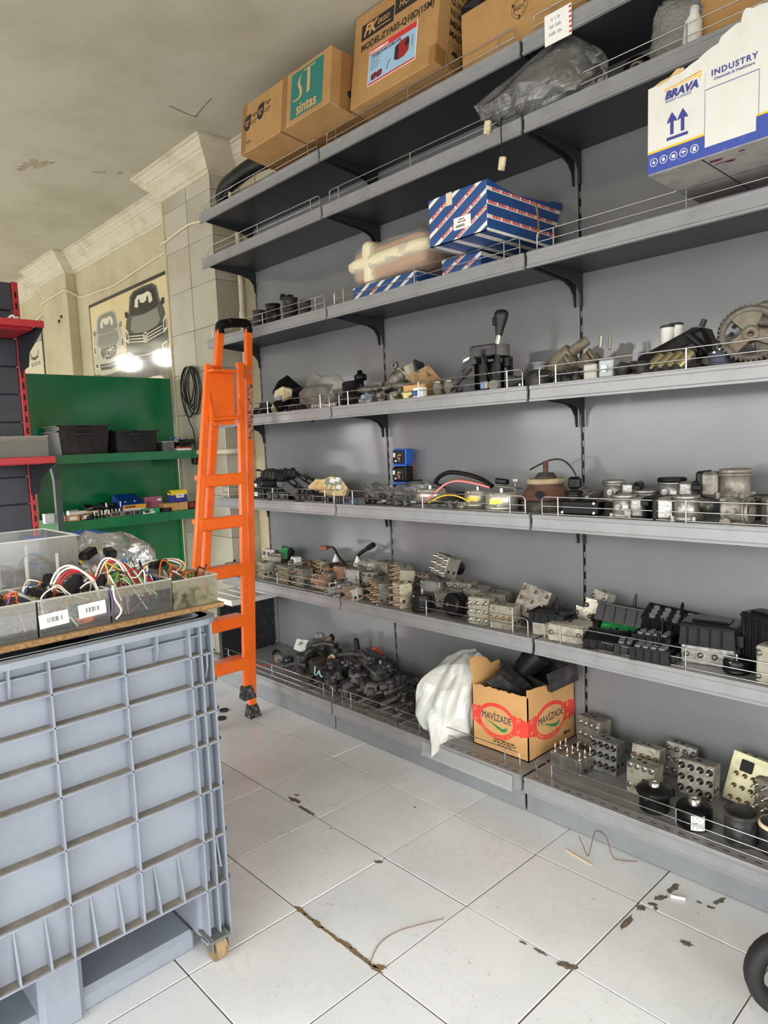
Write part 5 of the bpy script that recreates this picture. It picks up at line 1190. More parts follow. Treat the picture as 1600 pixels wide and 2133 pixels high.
def abs_block(label, x, y, z, w=.085, d=.05, h=.085, rz=0, rx=0, ry=0, pins=(3, 4), style='stem', mt=None, motor=None, group='valve blocks', top=None, ports=2, cat='valve block', zoff=.5, span=.78):
    """machined hydraulic block; the pins stand on the front (-y) face unless top"""
    t = thing('valve_block', label, cat, (x, y, z), (rx, ry, rz), group)
    inst('body', block_mesh(w, d, h, mt or alud), t)
    rows, cols = pins; pm = pin_mesh(style)
    for r_ in range(rows):
        for c_ in range(cols):
            px = (c_-(cols-1)/2)*w*span/max(1, cols-1) if cols > 1 else 0
            pz = (r_-(rows-1)/2)*h*span*.8/max(1, rows-1) if rows > 1 else 0
            if top: inst('valve_pin', pm, t, (px, (r_-(rows-1)/2)*d*.7/max(1, rows-1), h), (R(-90), 0, 0))
            else: inst('valve_pin', pm, t, (px+(.3*w/cols*.3 if r_ % 2 else 0)*.5, -d/2, h*zoff+pz))
    for k in range(ports): inst('port', PORT, t, (w/2, -d*.22+d*.44*(k % 2), h*(.3+.4*(k//2))), (0, 0, R(90)))
    for sx in (-1, 1):
        for sz in (.07, .93): inst('bolt', BOLT, t, (sx*w*.44, -d/2, h*sz))
    inst('port', PORT, t, (0, 0, h+.0001), (R(-90), 0, 0)); inst('port', PORT, t, (-w*.25, d*.15, h+.0001), (R(-90), 0, 0))
    if motor:
        g = G().lathe([(.026,0),(.028,.004),(.028,.045),(.024,.05),(.008,.052),(.008,.056)], 18, T3((0, d/2, h*.5)) @ Matrix.Rotation(R(-90), 4, 'X'))
        g.build('pump_motor', motor, t)
    return t
def throttle(label, x, y, z, s=1.0, rz=0, rx=0, ry=0, mt=None, cover=None, dark=False, group='throttle bodies', lid=True):
    t = thing('throttle_valve', label, 'throttle body', (x, y, z), (rx, ry, rz), group); mt = mt or alu; q = s
    b = G().lathe([(.033*q,0),(.040*q,.002),(.040*q,.012*q),(.034*q,.016*q),(.034*q,.062*q),(.0375*q,.064*q),(.0375*q,.071*q),(.034*q,.0725*q),(.031*q,.071*q),(.030*q,.03*q),(.001,.03*q)], 22, cap0=True, cap1=False).build('barrel', mt, t)
    G().lathe([(.0375*q,0),(.0395*q,.001),(.0395*q,.005*q),(.0375*q,.006*q)], 22, T3((0,0,.056*q)), cap0=False, cap1=False).build('collar', mt, b)
    G().lathe([(.001,0),(.030*q,0),(.030*q,.0015),(.001,.0015)], 18, T3((0,0,.046*q)) @ Matrix.Rotation(R(14), 4, 'X')).build('butterfly', mat('butterfly_brass', (120, 112, 92), .4, .7), b)
    h = G().cbox((.052*q,0,.034*q),(.042*q,.066*q,.062*q),.007*q).cyl((.03*q,-.034*q,.02*q),(.03*q,-.044*q,.02*q),.011*q,n=12).build('motor_housing', mt, t)
    G().cbox((.078*q,0,.034*q),(.014*q,.072*q,.068*q),.006*q).build('cover', cover or blk2, t)
    G().cbox((.084*q,-.03*q,.05*q),(.022*q,.022*q,.018*q),.003*q).build('connector', cover or blk2, t)
    G().cyl((0,-.034*q,.036*q),(0,-.047*q,.036*q),.009*q,n=12).cyl((0,-.046*q,.036*q),(0,-.0475*q,.036*q),.005*q,n=8).build('boss', mt, t)
    for a in (45, 135, 225, 315):
        G().cyl((.041*q*math.cos(R(a)),.041*q*math.sin(R(a)),0),(.041*q*math.cos(R(a)),.041*q*math.sin(R(a)),.015*q),.0075*q,n=8).build('bolt_lug', mt, t)
    return t
def ecu(label, x, y, z, w=.13, d=.10, h=.035, rz=0, rx=0, ry=0, mt=None, pinpost=True, inside='top', body=None, group='control units'):
    t = thing('control_unit', label, 'control unit', (x, y, z), (rx, ry, rz), group); mt = blk2 if mt is None else (blk if mt is blkd else mt)
    z0 = 0
    if body: G().box(-w*.42, w*.42, -d*.4, d*.4, 0, body, .003).build('valve_body', alug, t); z0 = body
    s = G().hexa([(-w/2,-d/2,z0),(w/2,-d/2,z0),(w/2,d/2,z0),(-w/2,d/2,z0),(-w*.47,-d*.47,z0+h),(w*.47,-d*.47,z0+h),(w*.47,d*.47,z0+h),(-w*.47,d*.47,z0+h)]).build('case', mt, t)
    g = G()
    for a in (-1, 1):
        g.box(a*w*.5, a*w*.475, -d/2, d/2, z0+h-.002, z0+h+.006, .001); g.box(-w/2, w/2, a*d*.5, a*d*.475, z0+h-.002, z0+h+.006, .001)
    g.build('rim', mt, s)
    for k in range(4):
        G().box(-w*.36+k*w*.2, -w*.33+k*w*.2, -d/2-.004, -d/2+.002, z0+.003, z0+h-.003, .001).build('rib', mt, t)
    if inside == 'coils':
        for r_ in range(3):
            for c_ in range(4): G().cyl((-w*.33+c_*w*.2, -d*.28+r_*d*.26, z0+h-.001),(-w*.33+c_*w*.2, -d*.28+r_*d*.26, z0+h+.009),.0095,n=12).build('solenoid', mat('solenoid_metal', (150, 152, 156), .35, .6), t)
    if inside == 'lid':
        G().box(-w*.5, w*.5, -d*.52, d*.5, z0+h, z0+h+.012, .005).box(-w*.3, w*.36, -d*.3, d*.34, z0+h+.01, z0+h+.018, .005).build('lid', mt, t)
    if inside == 'pcb':
        G().box(-w*.44, w*.44, -d*.44, d*.44, z0+h, z0+h+.002).build('circuit_board', mat('pcb_green', (34, 116, 62), .4, dirt=(40, (66, 150, 84), .5, .6)), t)
        for k in range(5): G().box(-w*.35+k*w*.15, -w*.29+k*w*.15, -d*.2, d*.05*(k%3), z0+h+.002, z0+h+.006).build('chip', blk2, t)
    if pinpost: G().cyl((w*.12, d*.1, z0+h),(w*.12, d*.1, z0+h+.042),.006,.005,n=10).cyl((w*.12, d*.1, z0+h+.04),(w*.12, d*.1, z0+h+.05),.0035,n=8).build('motor_terminal', mt, t)
    G().box(w*.32, w*.62, -d*.3, d*.3, z0+.004, z0+h*.75, .003).build('connector', mt, t)
    return t
def ign_coil(label, x, y, z, rz=0, rx=0, L=.12, s=1.0, mt=None, group='ignition coils', ry=0):
    t = thing('ignition_coil', label, 'ignition coil', (x, y, z), (rx, ry, rz), group); mt = mt or heapm
    G().tube([(0,-L,.012),(0,-L*.9,.012),(0,-L*.3,.013),(0,0,.014)], [.013*s,.012*s,.0125*s], 9).build('boot', mt, t)
    G().cbox((0,.022*s,.016),(.034*s,.044*s,.032*s),.005).build('head', mt, t); G().cbox((.0,.05*s,.02),(.02*s,.02*s,.018*s),.003).build('connector', mt, t)
    G().cbox((.022*s,.02*s,.01),(.016*s,.02*s,.008),.002).build('mounting_lug', mt, t)
    G().lathe([(.014*s,0),(.015*s,.003),(.015*s,.012),(.013*s,.014)], 10, T3((0,-L,.012)) @ Matrix.Rotation(R(-90), 4, 'X')).build('boot_end', mt, t)
    G().cyl((0,-L-.001,.012),(0,-L+.001,.012),.008*s,n=8).build('boot_bore', hole, t)
    return t
def coil_pack(label, x, y, z, rz=0, rx=0, w=.085, d=.06, h=.06, mt=None, n=4, group='coil packs', ry=0):
    t = thing('coil_pack', label, 'coil pack', (x, y, z), (rx, ry, rz), group); mt = mt or heapm
    b = G().hexa([(-w/2,-d/2,0),(w/2,-d/2,0),(w/2,d/2,0),(-w/2,d/2,0),(-w*.44,-d*.4,h),(w*.44,-d*.4,h),(w*.44,d*.4,h),(-w*.44,d*.4,h)]).build('case', mt, t)
    G().box(-w*.3, w*.3, -d*.3, d*.3, h-.002, h+.004, .001).build('cap', mt, b)
    for k in range(n):
        xx = -w*.38+k*w*.76/max(1, n-1); G().lathe([(.011,0),(.010,.022),(.0085,.022),(.0075,.004)], 10, T3((xx, -d*.42, h*.55)) @ Matrix.Rotation(R(75), 4, 'X'), cap1=True).build('tower', mt, t)
    G().cbox((w*.55,0,h*.4),(.03,.03,.024),.004).build('connector', mt, t)
    for sx in (-1, 1): G().cyl((sx*w*.5,d*.35,0),(sx*w*.5,d*.35,h*.3),.007,n=8).build('mounting_lug', mt, t)
    return t
def plug_part(label, x, y, z, rz=0, rx=0, s=1.0, mt=None, name='sensor', cat='sensor', group='small black sensors', ry=0):
    t = thing(name, label, cat, (x, y, z), (rx, ry, rz), group); mt = mt or heapm
    G().cyl((0,0,0),(0,0,.03*s),.017*s,n=14).build('body', mt, t); G().lathe([(.02*s,.026*s),(.021*s,.03*s),(.021*s,.036*s),(.015*s,.04*s)], 14).build('cap', mt, t)
    G().cbox((0,-.03*s,.02*s),(.022*s,.034*s,.02*s),.004*s).build('connector', mt, t); G().cbox((.022*s,.01*s,.006*s),(.02*s,.018*s,.007*s),.002).build('mounting_lug', mt, t)
    return t
def motor_can(label, x, y, z, r, h, rz=0, rx=0, ry=0, mt=None, lab=None, cap=None, name='blower_motor', cat='motor', group=None):
    t = thing(name, label, cat, (x, y, z), (rx, ry, rz), group); mt = mt or alu
    G().lathe([(r*.86,0),(r,.004),(r,h*.8),(r*.95,h*.86),(r*.95,h*.95),(r*.8,h)], 26).build('can', mt, t)
    G().lathe([(r*1.04,0),(r*1.04,.006),(r,.007)], 26, T3((0,0,h*.16)), cap0=False, cap1=False).build('band', mt, t)
    G().cyl((0,0,h),(0,0,h+.012),r*.16,n=10).build('shaft', steel, t)
    for a in (20, 140, 260): G().cyl((r*.9*math.cos(R(a)),r*.9*math.sin(R(a)),h*.84),(r*.9*math.cos(R(a)),r*.9*math.sin(R(a)),h*.93),.005,n=6).build('screw', steel, t)
    if lab:
        g = G(); n = 6; P = [(r+.0006, R(-100+k*8)) for k in range(n+1)]
        for k in range(n):
            a0, a1 = P[k][1], P[k+1][1]; rr2 = r+.0006
            g._add([(rr2*math.cos(a0),rr2*math.sin(a0),h*.4),(rr2*math.cos(a1),rr2*math.sin(a1),h*.4),(rr2*math.cos(a1),rr2*math.sin(a1),h*.66),(rr2*math.cos(a0),rr2*math.sin(a0),h*.66)], [(0,1,2,3)])
        g.build('label', lab, t)
    return t
# ================================================================== bottom deck, near bay: machined blocks set out one by one
Z = ZD+.0005
abs_block('stained valve block standing beside the water carton, bronze-tipped pins facing left', 2.075,-.085,Z,.095,.062,.125,rz=R(-12),rx=R(-6),pins=(3,4),style='washer',mt=alud,group=None)
abs_block('valve block lying flat with nine bright pins pointing up, before the water carton', 2.087,-.235,Z,.125,.085,.052,rz=R(-4),pins=(3,3),style='stem',mt=alu,top=True,group=None)
abs_block('silver valve block with twelve black-ringed pins, upright near the lying block', 2.185,-.18,Z,.092,.055,.108,rz=R(-3),rx=R(-3),pins=(3,4),style='ring',mt=alu,group=None,zoff=.55)
abs_block('worn valve block with brass bolts leaning behind the paler block', 2.315,-.17,Z,.090,.052,.118,rz=R(2),rx=R(-10),pins=(2,4),style='brass',mt=alug,group=None,zoff=.42)
abs_block('pale valve block with eight washer pins in front of the brass-bolted one', 2.345,-.245,Z,.090,.058,.100,rz=R(-2),rx=R(-2),pins=(2,4),style='washer',mt=alug,group=None,zoff=.62)
fb = abs_block('thin bright plate block with domed bolts leaning on the back panel', 2.372,-.065,Z,.098,.028,.108,rz=R(8),rx=R(-8),ry=R(5),pins=(3,4),style='dome',mt=alu,group=None)
abs_block('grey valve block with twelve black rings in front of the tilted plate', 2.487,-.195,Z+.028,.105,.05,.105,rz=R(0),rx=R(-6),pins=(3,4),style='ring',mt=alud,group=None)
hb_ = abs_block('tilted olive-grey plate block with two rows of bolts at the right', 2.585,-.115,Z,.115,.022,.15,rz=R(6),rx=R(-14),ry=R(10),pins=(3,4),style='brass',mt=mat('olive_plate', (150, 148, 118), .4, .5, dirt=(18, (112, 108, 84), .5, .75)),group=None,zoff=.33,span=.6)
G().cbox((-.012,-.014,.115),(.034,.008,.034),.002).build('recess', hole, hb_); G().cyl((.0,.012,.1),(.0,.05,.13),.014,n=12).build('stud', blk, hb_)
abs_block('dark valve block cut off by the right edge of the picture', 2.66,-.10,Z,.07,.06,.10,rz=R(-15),pins=(3,3),style='stem',mt=alud,group=None)
def pump(label, x, y, r, h, top=True):
    t = thing('pump', label, 'pump', (x, y, Z))
    G().lathe([(r*.86,0),(r*.9,.004),(r*.9,h*.6),(r*1.05,h*.66),(r*1.1,h*.72),(r*1.1,h*.8),(r,h*.86),(r*.6,h*.93),(r*.3,h*.95)], 26).build('body', blk, t)
    G().lathe([(.015,h*.9),(.015,h*1.12),(.011,h*1.13),(.010,h*1.0)], 16, cap0=False).build('spout', steel, t)
    for a in (30, 150, 270): G().cyl((r*1.05*math.cos(R(a)),r*1.05*math.sin(R(a)),h*.62),(r*1.05*math.cos(R(a)),r*1.05*math.sin(R(a)),h*.84),.009,n=8).build('bolt_lug', blk, t)
    return t
pump('round black horn-like pump with a steel spout on the near deck', 2.405,-.305,.047,.075)
t = thing('pump', 'black cylindrical pump with a white data label, in front of the ringed block', 'pump', (2.525,-.31,Z)); G().lathe([(.044,0),(.048,.004),(.048,.05),(.045,.056),(.02,.06)], 26).build('body', blk2, t); G().lathe([(.016,.058),(.016,.078),(.012,.079),(.012,.065)], 14, cap0=False).build('spout', steel, t)
lbp = G()
for k in range(4):
    a0, a1 = R(-78+k*11), R(-67+k*11); lbp._add([(.0486*math.cos(a0),.0486*math.sin(a0),.006),(.0486*math.cos(a1),.0486*math.sin(a1),.006),(.0486*math.cos(a1),.0486*math.sin(a1),.048),(.0486*math.cos(a0),.0486*math.sin(a0),.048)], [(0,1,2,3)])
lbo = lbp.build('label', paper, t)
g = G()
for k in range(7): a0, a1 = R(-74+(k%2)*3), R(-56+(k%3)*5); g._add([(.0489*math.cos(a0),.0489*math.sin(a0),.012+k*.005),(.0489*math.cos(a1),.0489*math.sin(a1),.012+k*.005),(.0489*math.cos(a1),.0489*math.sin(a1),.0138+k*.005),(.0489*math.cos(a0),.0489*math.sin(a0),.0138+k*.005)], [(0,1,2,3)])
g.build('small_print', inkb, lbo)
for k, (x, y, r, h) in enumerate(((2.65,-.31,.042,.085),(2.735,-.30,.042,.08))):
    t = thing('rubber_cup', ('dusty black open cup at the near end of the deck', 'second black open cup with a pale rim, at the right edge of the picture')[k], 'cup', (x, y, Z))
    G().lathe([(r*.9,0),(r,.003),(r,h),(r*.92,h),(r*.9,.006),(.001,.006)], 24, cap1=False).build('cup', blkd, t)
    G().lathe([(r*1.05,h*.9),(r*1.05,h),(r*.92,h+.001)], 24, cap0=False, cap1=False).build('rim', blkd if k == 0 else cream, t)
# ================================================================== bottom deck, far and middle bay: heap of black engine parts
tm = thing('window_motor', 'grey and black window motor with a pale bracket at the far deck end', 'motor', (.44,-.07,Z), (R(-20),R(15),R(30)))
G().cyl((0,0,.06),(0,-.03,.06),.052,n=20).build('gear_case', blkd, tm); G().hexa([(-.12,-.004,.02),(-.03,-.004,.01),(-.03,.006,.01),(-.12,.006,.02),(-.12,-.004,.075),(-.03,-.004,.09),(-.03,.006,.09),(-.12,.006,.075)]).build('bracket', mat('painted_bracket', (190, 190, 184), .5, .3, dirt=(40, (60, 60, 58), .5, .65)), tm)
G().cyl((.03,-.015,.08),(.07,-.02,.135),.02,n=12).build('motor', mat('brown_motor', (126, 104, 88), .6, .3), tm); G().cyl((.07,-.02,.135),(.082,-.022,.152),.022,n=12).build('cap', blk2, tm)
G().lathe([(.010,0),(.018,0),(.018,.004),(.010,.004),(.010,0)], 14, T3((-.01,0,.125)) @ Matrix.Rotation(R(90), 4, 'X'), cap0=False, cap1=False).build('eyelet', alu, tm); G().cbox((-.005,-.035,.02),(.022,.012,.09),.004).build('arm', blkd, tm)
t = thing('small_motor', 'small grey motor with red and black leads at the far deck end', 'motor', (.305,-.20,Z)); G().cyl((0,0,.022),(.05,-.03,.024),.022,n=16).build('can', mat('motor_grey', (120, 116, 108), .5, .5), t); G().cyl((-.04,.02,.024),(0,0,.022),.024,n=12).build('gear_head', blk2, t)
G().tube([(.05,-.03,.02),(.07,-.05,.01),(.05,-.08,.004),(.0,-.11,.003),(-.06,-.12,.003)], .0018, 5, sub=4).build('lead', wirec['red'], t); G().tube([(.05,-.03,.022),(.08,-.03,.012),(.11,-.02,.01),(.12,.0,.012)], .0018, 5, sub=4).build('lead', wirec['black'], t)
t = thing('oil_filter_housing', 'black ribbed filter housing standing at the front of the far deck', 'housing', (.555,-.24,Z), (R(-8),R(8),0)); G().lathe([(.034,0),(.036,.003),(.036,.085),(.032,.095),(.014,.10)], 18).build('body', blkd, t)
for k in range(8): G().box(.034,.038,-.003,.003,.008,.08,.001).build('rib', blkd, t, None, (0,0,R(45*k)))
G().tube([(.01,.0,.09),(.02,.03,.12),(.03,.08,.10),(.10,.12,.07)], .016, 8, sub=4).build('neck', blkd, t)
# long valve cover with oil filler stalks
vc = thing('valve_cover', 'long flat black valve cover with upright stalks lying across the far deck', 'cover', (.80,-.12,Z+.035), (R(10),R(-7),R(12)))
G().prism([(-.21,-.055),(-.18,-.065),(.17,-.05),(.21,-.02),(.20,.04),(.14,.06),(-.19,.05),(-.22,.02)], 0, .032, 'xy').build('shell', blkd, vc); G().prism([(-.23,-.07),(-.18,-.078),(.18,-.062),(.225,-.025),(.215,.05),(.14,.072),(-.2,.062),(-.235,.03)], -.006, .002, 'xy').build('flange', blkd, vc)
for k, (x, y, h) in enumerate(((.02,.055,.11),(-.10,.06,.05),(-.19,.05,.045))):
    s = G().lathe([(.02,0),(.02,.02),(.014,.024),(.014,h),(.009,h+.008)], 12, T3((x, y, .02)) @ Matrix.Rotation(R(8), 4, 'Y')).build('stalk', blk, vc)
for k in range(3): G().cyl((-.16+k*.12,-.06,.01),(-.19+k*.12,-.13,-.015),.014,n=12).build('pipe_stub', blkd, vc)
G().cyl((.10,.0,.03),(.30,-.03,.05),.013,n=12).build('pipe', blkd, vc)
lab_l = ['in the front row beside the deck guard', 'in the middle of the heap', 'at the back of the heap by the panel']
heap = []
q = random.Random(11)
def heap_lab(kind, u): heap.append((kind, u)); return None
# hand-placed larger pieces: (builder, u, y, dz, rz, rx, size, label)
def XP(u, y, z): return xu(u, y, z)
coil_pack('square black distributor housing on top of the heap, tilted', XP(765,-.12,.22), -.12, Z+.075, R(-20), R(-28), .10,.09,.075, n=3, group=None)
t = thing('relay_bank', 'black relay holder with a curved pale-blue hose at the front of the heap', 'relay holder', (XP(680,-.25,.16), -.25, Z+.03), (R(6),0,R(-10)))
for k in range(3): G().box(-.10+k*.065,-.045+k*.065,-.035,.035,0,.07-.01*k,.004).build('relay', blkd if k else mat('olive_black', (54, 50, 40), .6), t)
G().tube([(-.02,-.04,.06),(-.005,-.055,.03),(.02,-.055,.035),(.035,-.05,.055),(.05,-.055,.04),(.06,-.05,.03)], .0035, 6, sub=4).build('hose', mat('pale_blue_hose', (160, 204, 206), .4), t)
t = thing('level_sensor', 'cream ring with a salmon cap in the middle of the heap', 'sensor', (XP(690,-.19,.22), -.19, Z+.085), (R(50),0,R(-20))); G().lathe([(.022,0),(.030,0),(.030,.012),(.022,.012),(.022,0)], 18, cap0=False, cap1=False).build('ring', cream, t); G().lathe([(.018,0),(.018,.016),(.012,.02)], 14).build('cap', mat('salmon_cap', (206, 138, 108), .6), t)
t = thing('orange_connector', 'orange-red plastic connector at the back of the black heap', 'connector', (XP(768,-.07,.22), -.06, Z+.075), (R(-10),R(20),R(15))); G().cyl((0,0,0),(0,0,.075),.014,n=12).cyl((.02,0,.03),(.035,0,.07),.011,n=12).build('sleeve', mat('orange_red', (220, 76, 44), .5), t); G().cbox((-.012,0,.02),(.03,.03,.04),.005).build('body', MATS['orange_red'], t)
t = thing('actuator', 'pale grey oval actuator with bolts at the right back of the heap', 'actuator', (XP(820,-.09,.2), -.10, Z+.06), (R(-25),R(10),R(-10))); G().prism([(.06*math.cos(R(a))+(.03 if math.cos(R(a)) > 0 else -.03), .035*math.sin(R(a))) for a in range(0, 360, 20)], 0, .022, 'xy').build('body', mat('pale_grey_plastic', (158, 156, 140), .6, dirt=(30, (110, 106, 94), .45, .7)), t); G().prism([(.055*math.cos(R(a))+(.03 if math.cos(R(a)) > 0 else -.03), .03*math.sin(R(a))) for a in range(0, 360, 20)], .022, .03, 'xy').build('cover', blkd, t)
for sx in (-1, 1): G().cyl((sx*.075,0,.0),(sx*.075,0,.034),.008,n=8).build('bolt', steel, t)
air = [('pressed black pump body near the middle of the heap', 795,-.15,.07,.045), ('black pump body at the right end of the heap by the carrier bag', 868,-.12,.0,.05), ('low black pump body at the front of the heap', 690,-.27,.0,.035), ('black pump body behind the orange connector', 800,-.05,.05,.04)]
for (l, u, y, dz, r) in air: motor_can(l, XP(u,y,.18), y, Z+dz, r, r*1.2, rz=q.uniform(0,3), rx=R(q.uniform(-35,20)), mt=blkd, name='vacuum_pump', cat='pump', group='black pump bodies in the deck heap')
n1 = 0
for k in range(13):
    u = 762+k*8.6; y = -.295+.045*(k % 3)-.0015*k; zz3 = Z+.004+.026*(k % 3)
    ign_coil('%s black ignition coil from the left in the row behind the deck guard' % ORD[k], XP(u,y,.16), y+.05, zz3, R(-28+q.uniform(-14,14)), R(q.uniform(6,16)), L=q.uniform(.09,.12), group='ignition coils lying behind the deck guard')
n1 = 0
for k, (u, y, dz, rz, rx) in enumerate(((725,-.27,.0,-30,10),(742,-.24,.05,-40,-25),(700,-.20,.06,20,15),(735,-.15,.06,-15,-20),(785,-.20,.07,-25,-20),(805,-.17,.055,10,-10),(660,-.21,.0,35,0),(640,-.15,.01,-20,0),(840,-.14,.04,15,-15),(856,-.19,.02,-30,10),(770,-.26,.035,-40,-10),(712,-.12,.03,40,0))):
    coil_pack('%s black coil pack from the left in the deck heap' % ORD[k], XP(u,y,.18), y, Z+dz, R(rz), R(rx), q.uniform(.06,.09), q.uniform(.045,.06), q.uniform(.04,.055), n=q.choice((2,3,4)), group='coil packs in the deck heap')
for k, (u, y, dz, rz, rx) in enumerate(((605,-.20,0,10,60),(622,-.25,0,-40,80),(648,-.28,0,30,50),(668,-.30,.0,-20,70),(690,-.24,.07,50,40),(708,-.26,.05,-30,60),(722,-.19,.08,10,20),(748,-.19,.08,-50,50),(775,-.14,.10,20,10),(790,-.11,.09,-20,30),(812,-.13,.09,40,20),(830,-.18,.07,-10,50),(845,-.23,.05,30,70),(862,-.26,.02,-30,60),(880,-.20,.0,10,60),(735,-.30,.0,60,80),(700,-.31,.0,-50,70),(640,-.20,.03,0,30),(760,-.22,.06,25,45),(818,-.22,.06,-40,55))):
    plug_part('%s small black sensor from the left in the deck heap' % ORD[k], XP(u,y,.18), y, Z+dz, R(rz), R(rx-40), q.uniform(.8,1.15), group='small black sensors in the deck heap')
for k, (a, b) in enumerate((((635,-.24,.03),(668,-.19,.075)),((598,-.26,.02),(640,-.25,.05)),((700,-.16,.10),(760,-.13,.13)),((655,-.10,.09),(700,-.09,.12)))):
    tt = thing('pipe_elbow', '%s black pipe piece from the left in the deck heap' % ORD[k], 'pipe', (XP(a[0],a[1],Z+a[2]), a[1], Z+a[2]), group='black pipe pieces in the deck heap')
    e = Vector((XP(b[0],b[1],Z+b[2])-tt.location.x, b[1]-a[1], b[2]-a[2])); G().tube([Vector((0,0,0)), e*.5+Vector((0,0,.012)), e], .014, 9, sub=4).build('pipe', blkd, tt); G().cyl(e*.96, e*1.02, .0165, n=10).build('lip', blkd, tt); G().cyl(e*1.0, e*1.025, .010, n=10).build('bore', hole, tt)
# ================================================================== sixth shelf: heap of valve blocks, then control units
Z6 = LV[5]+.0005
def B6(label, u, y, dz, w=.085, d=.055, h=.08, rz=0, rx=0, ry=0, pins=(3,4), style='stem', mt=None, motor=None, group=None, **k):
    return abs_block(label, XP(u,y,Z6+dz+h/2), y, Z6+dz, w, d, h, R(rz), R(rx), R(ry), pins, style, mt or alug, motor, group, **k)
B6('valve block with white side face at the far left of the block heap', 553,-.24,0, .075,.06,.085, -12,0,0,(3,2),'brass',alug)
B6('small grey block on top at the far left of the block heap', 563,-.13,.075, .07,.05,.05, 20,-10,6,(1,3),'dome',alud)
B6('pale block with a crowd of pins, second from the left in the front row', 600,-.235,0, .10,.055,.085, -8,4,0,(3,3),'brass',alug)
B6('grey block with a black motor, third from the left in the front row', 633,-.245,0, .075,.06,.088, -6,0,0,(3,2),'brass',alud,blk)
B6('brown stained block behind the third front block', 640,-.13,.03, .095,.055,.06, -15,-20,8,(1,3),'dome',mat('brown_stained', (140,104,80), .6,.3, dirt=(30,(170,160,140),.5,.7)))
B6('brown stained block leaning low in the front row', 668,-.25,0, .08,.05,.065, 30,-12,14,(2,2),'dome',MATS['brown_stained'])
B6('block with long bronze pins behind the brown one', 672,-.15,.05, .085,.05,.06, -25,-10,0,(3,3),'brass',alug)
B6('small silver block lying at the front between brown and white blocks', 692,-.29,0, .06,.05,.04, 40,0,0,(1,2),'dome',alu)
B6('rust-brown flat block on top in the middle of the far heap', 700,-.18,.07, .10,.06,.045, 25,14,-8,(1,2),'dome',MATS['brown_stained'])
B6('red-brown block facing front in the second row', 716,-.20,.045, .08,.05,.07, 5,0,0,(1,2),'dome',MATS['brown_stained'])
B6('silver-grey block leaning at the front with a black connector', 712,-.28,0, .06,.05,.07, -20,0,12,(2,2),'stem',alu)
B6('pale block with a large round port facing right, mid heap', 742,-.23,.045, .08,.06,.075, 8,0,0,(1,2),'washer',alu)
B6('block with fanned bronze pins at the front beside the bay joint', 738,-.285,0, .09,.05,.055, -18,10,0,(2,4),'brass',alug)
B6('large block with three rows of long pins at the front right of the bay joint', 790,-.265,0, .10,.06,.10, -22,-6,10,(3,4),'brass',alud)
B6('flat white multi-pin block at the back of the heap', 768,-.12,.085, .11,.06,.05, -10,6,0,(2,5),'washer',mat('white_cast', (206,204,192), .5,.2))
B6('plain dull block at the back of the heap left of the tall pale ones', 806,-.12,.06, .085,.06,.085, -8,0,0,(1,1),'dome',alud)
B6('tilted block with long bronze pins on the tall pale block', 838,-.20,.085, .10,.06,.07, -30,-8,12,(3,3),'brass',alug)
B6('tall pale block with pins at its left side, front row', 838,-.265,0, .065,.055,.10, -15,0,0,(3,2),'brass',mat('pale_alloy', (190,184,160), .5,.3, dirt=(30,(150,140,112),.5,.75)))
motor_can('ridged grey pump body behind the tall pale block', XP(872,-.17,.62), -.19, Z6+.005, .042,.085, rx=R(70), mt=alud, name='pump', cat='pump')
motor_can('black pump with chrome nipple at the front right of the tall pale block', XP(880,-.265,.62), -.265, Z6, .045,.075, mt=blk, name='pump', cat='pump')
B6('valve block perched high on the heap, tilted, rows of thick pins', 922,-.15,.125, .085,.065,.085, -12,-16,10,(3,3),'stem',alud,blk2)
B6('square silver block under the perched tilted block', 905,-.20,.02, .09,.07,.095, 14,0,0,(1,2),'washer',alu)
B6('squat grey block with bolt holes right of the perched block', 965,-.14,.03, .11,.07,.085, 10,4,0,(2,4),'dome',alud)
B6('grey block above a black motor in the front row', 938,-.215,.03, .095,.06,.06, 12,14,0,(1,4),'dome',alud)
motor_can('black electric motor lying at the front under the grey block', XP(948,-.275,.6), -.235, Z6+.045, .045,.06, rx=R(80), rz=R(-10), mt=blk2, name='pump_motor', cat='motor')
B6('low grey block behind the tall front block', 995,-.15,.045, .09,.06,.055, 12,8,0,(1,3),'dome',alud)
B6('tall dusty block with six thin pins at the front of the middle bay', 1003,-.272,0, .085,.05,.10, 10,0,0,(3,3),'stem',alug)
B6('grey block with two bolts behind the two dusty front blocks', 1035,-.17,.03, .11,.06,.07, 8,6,0,(1,3),'washer',alud)
B6('dusty block with a white tag at the front end of the middle bay', 1052,-.268,0, .095,.055,.085, 6,0,0,(1,4),'brass',alug)
B6('large tilted block with three rows of round pins at the end of the block heap', 1098,-.185,.025, .11,.06,.115, 12,-22,18,(3,3),'brass',alud,blk2)
for k, (u, y, dz, rz, rx) in enumerate(((582,-.12,.05,10,0),(655,-.21,.0,15,0),(694,-.22,.03,-10,10),(730,-.13,.06,20,0),(757,-.18,.06,-15,0),(775,-.20,.05,25,0),(822,-.18,.04,0,0),(862,-.12,.04,15,0),(890,-.12,.06,-10,0),(985,-.21,.0,10,0),(1020,-.22,.0,-8,0),(620,-.18,.03,30,0))):
    B6('%s half-hidden valve block from the left inside the block heap' % ORD[k], u,y,dz, .075,.055,.06, rz,rx,0,(2,3),'brass',(alud,alug,alu)[k%3],None,'half-hidden valve blocks in the sixth-shelf heap')
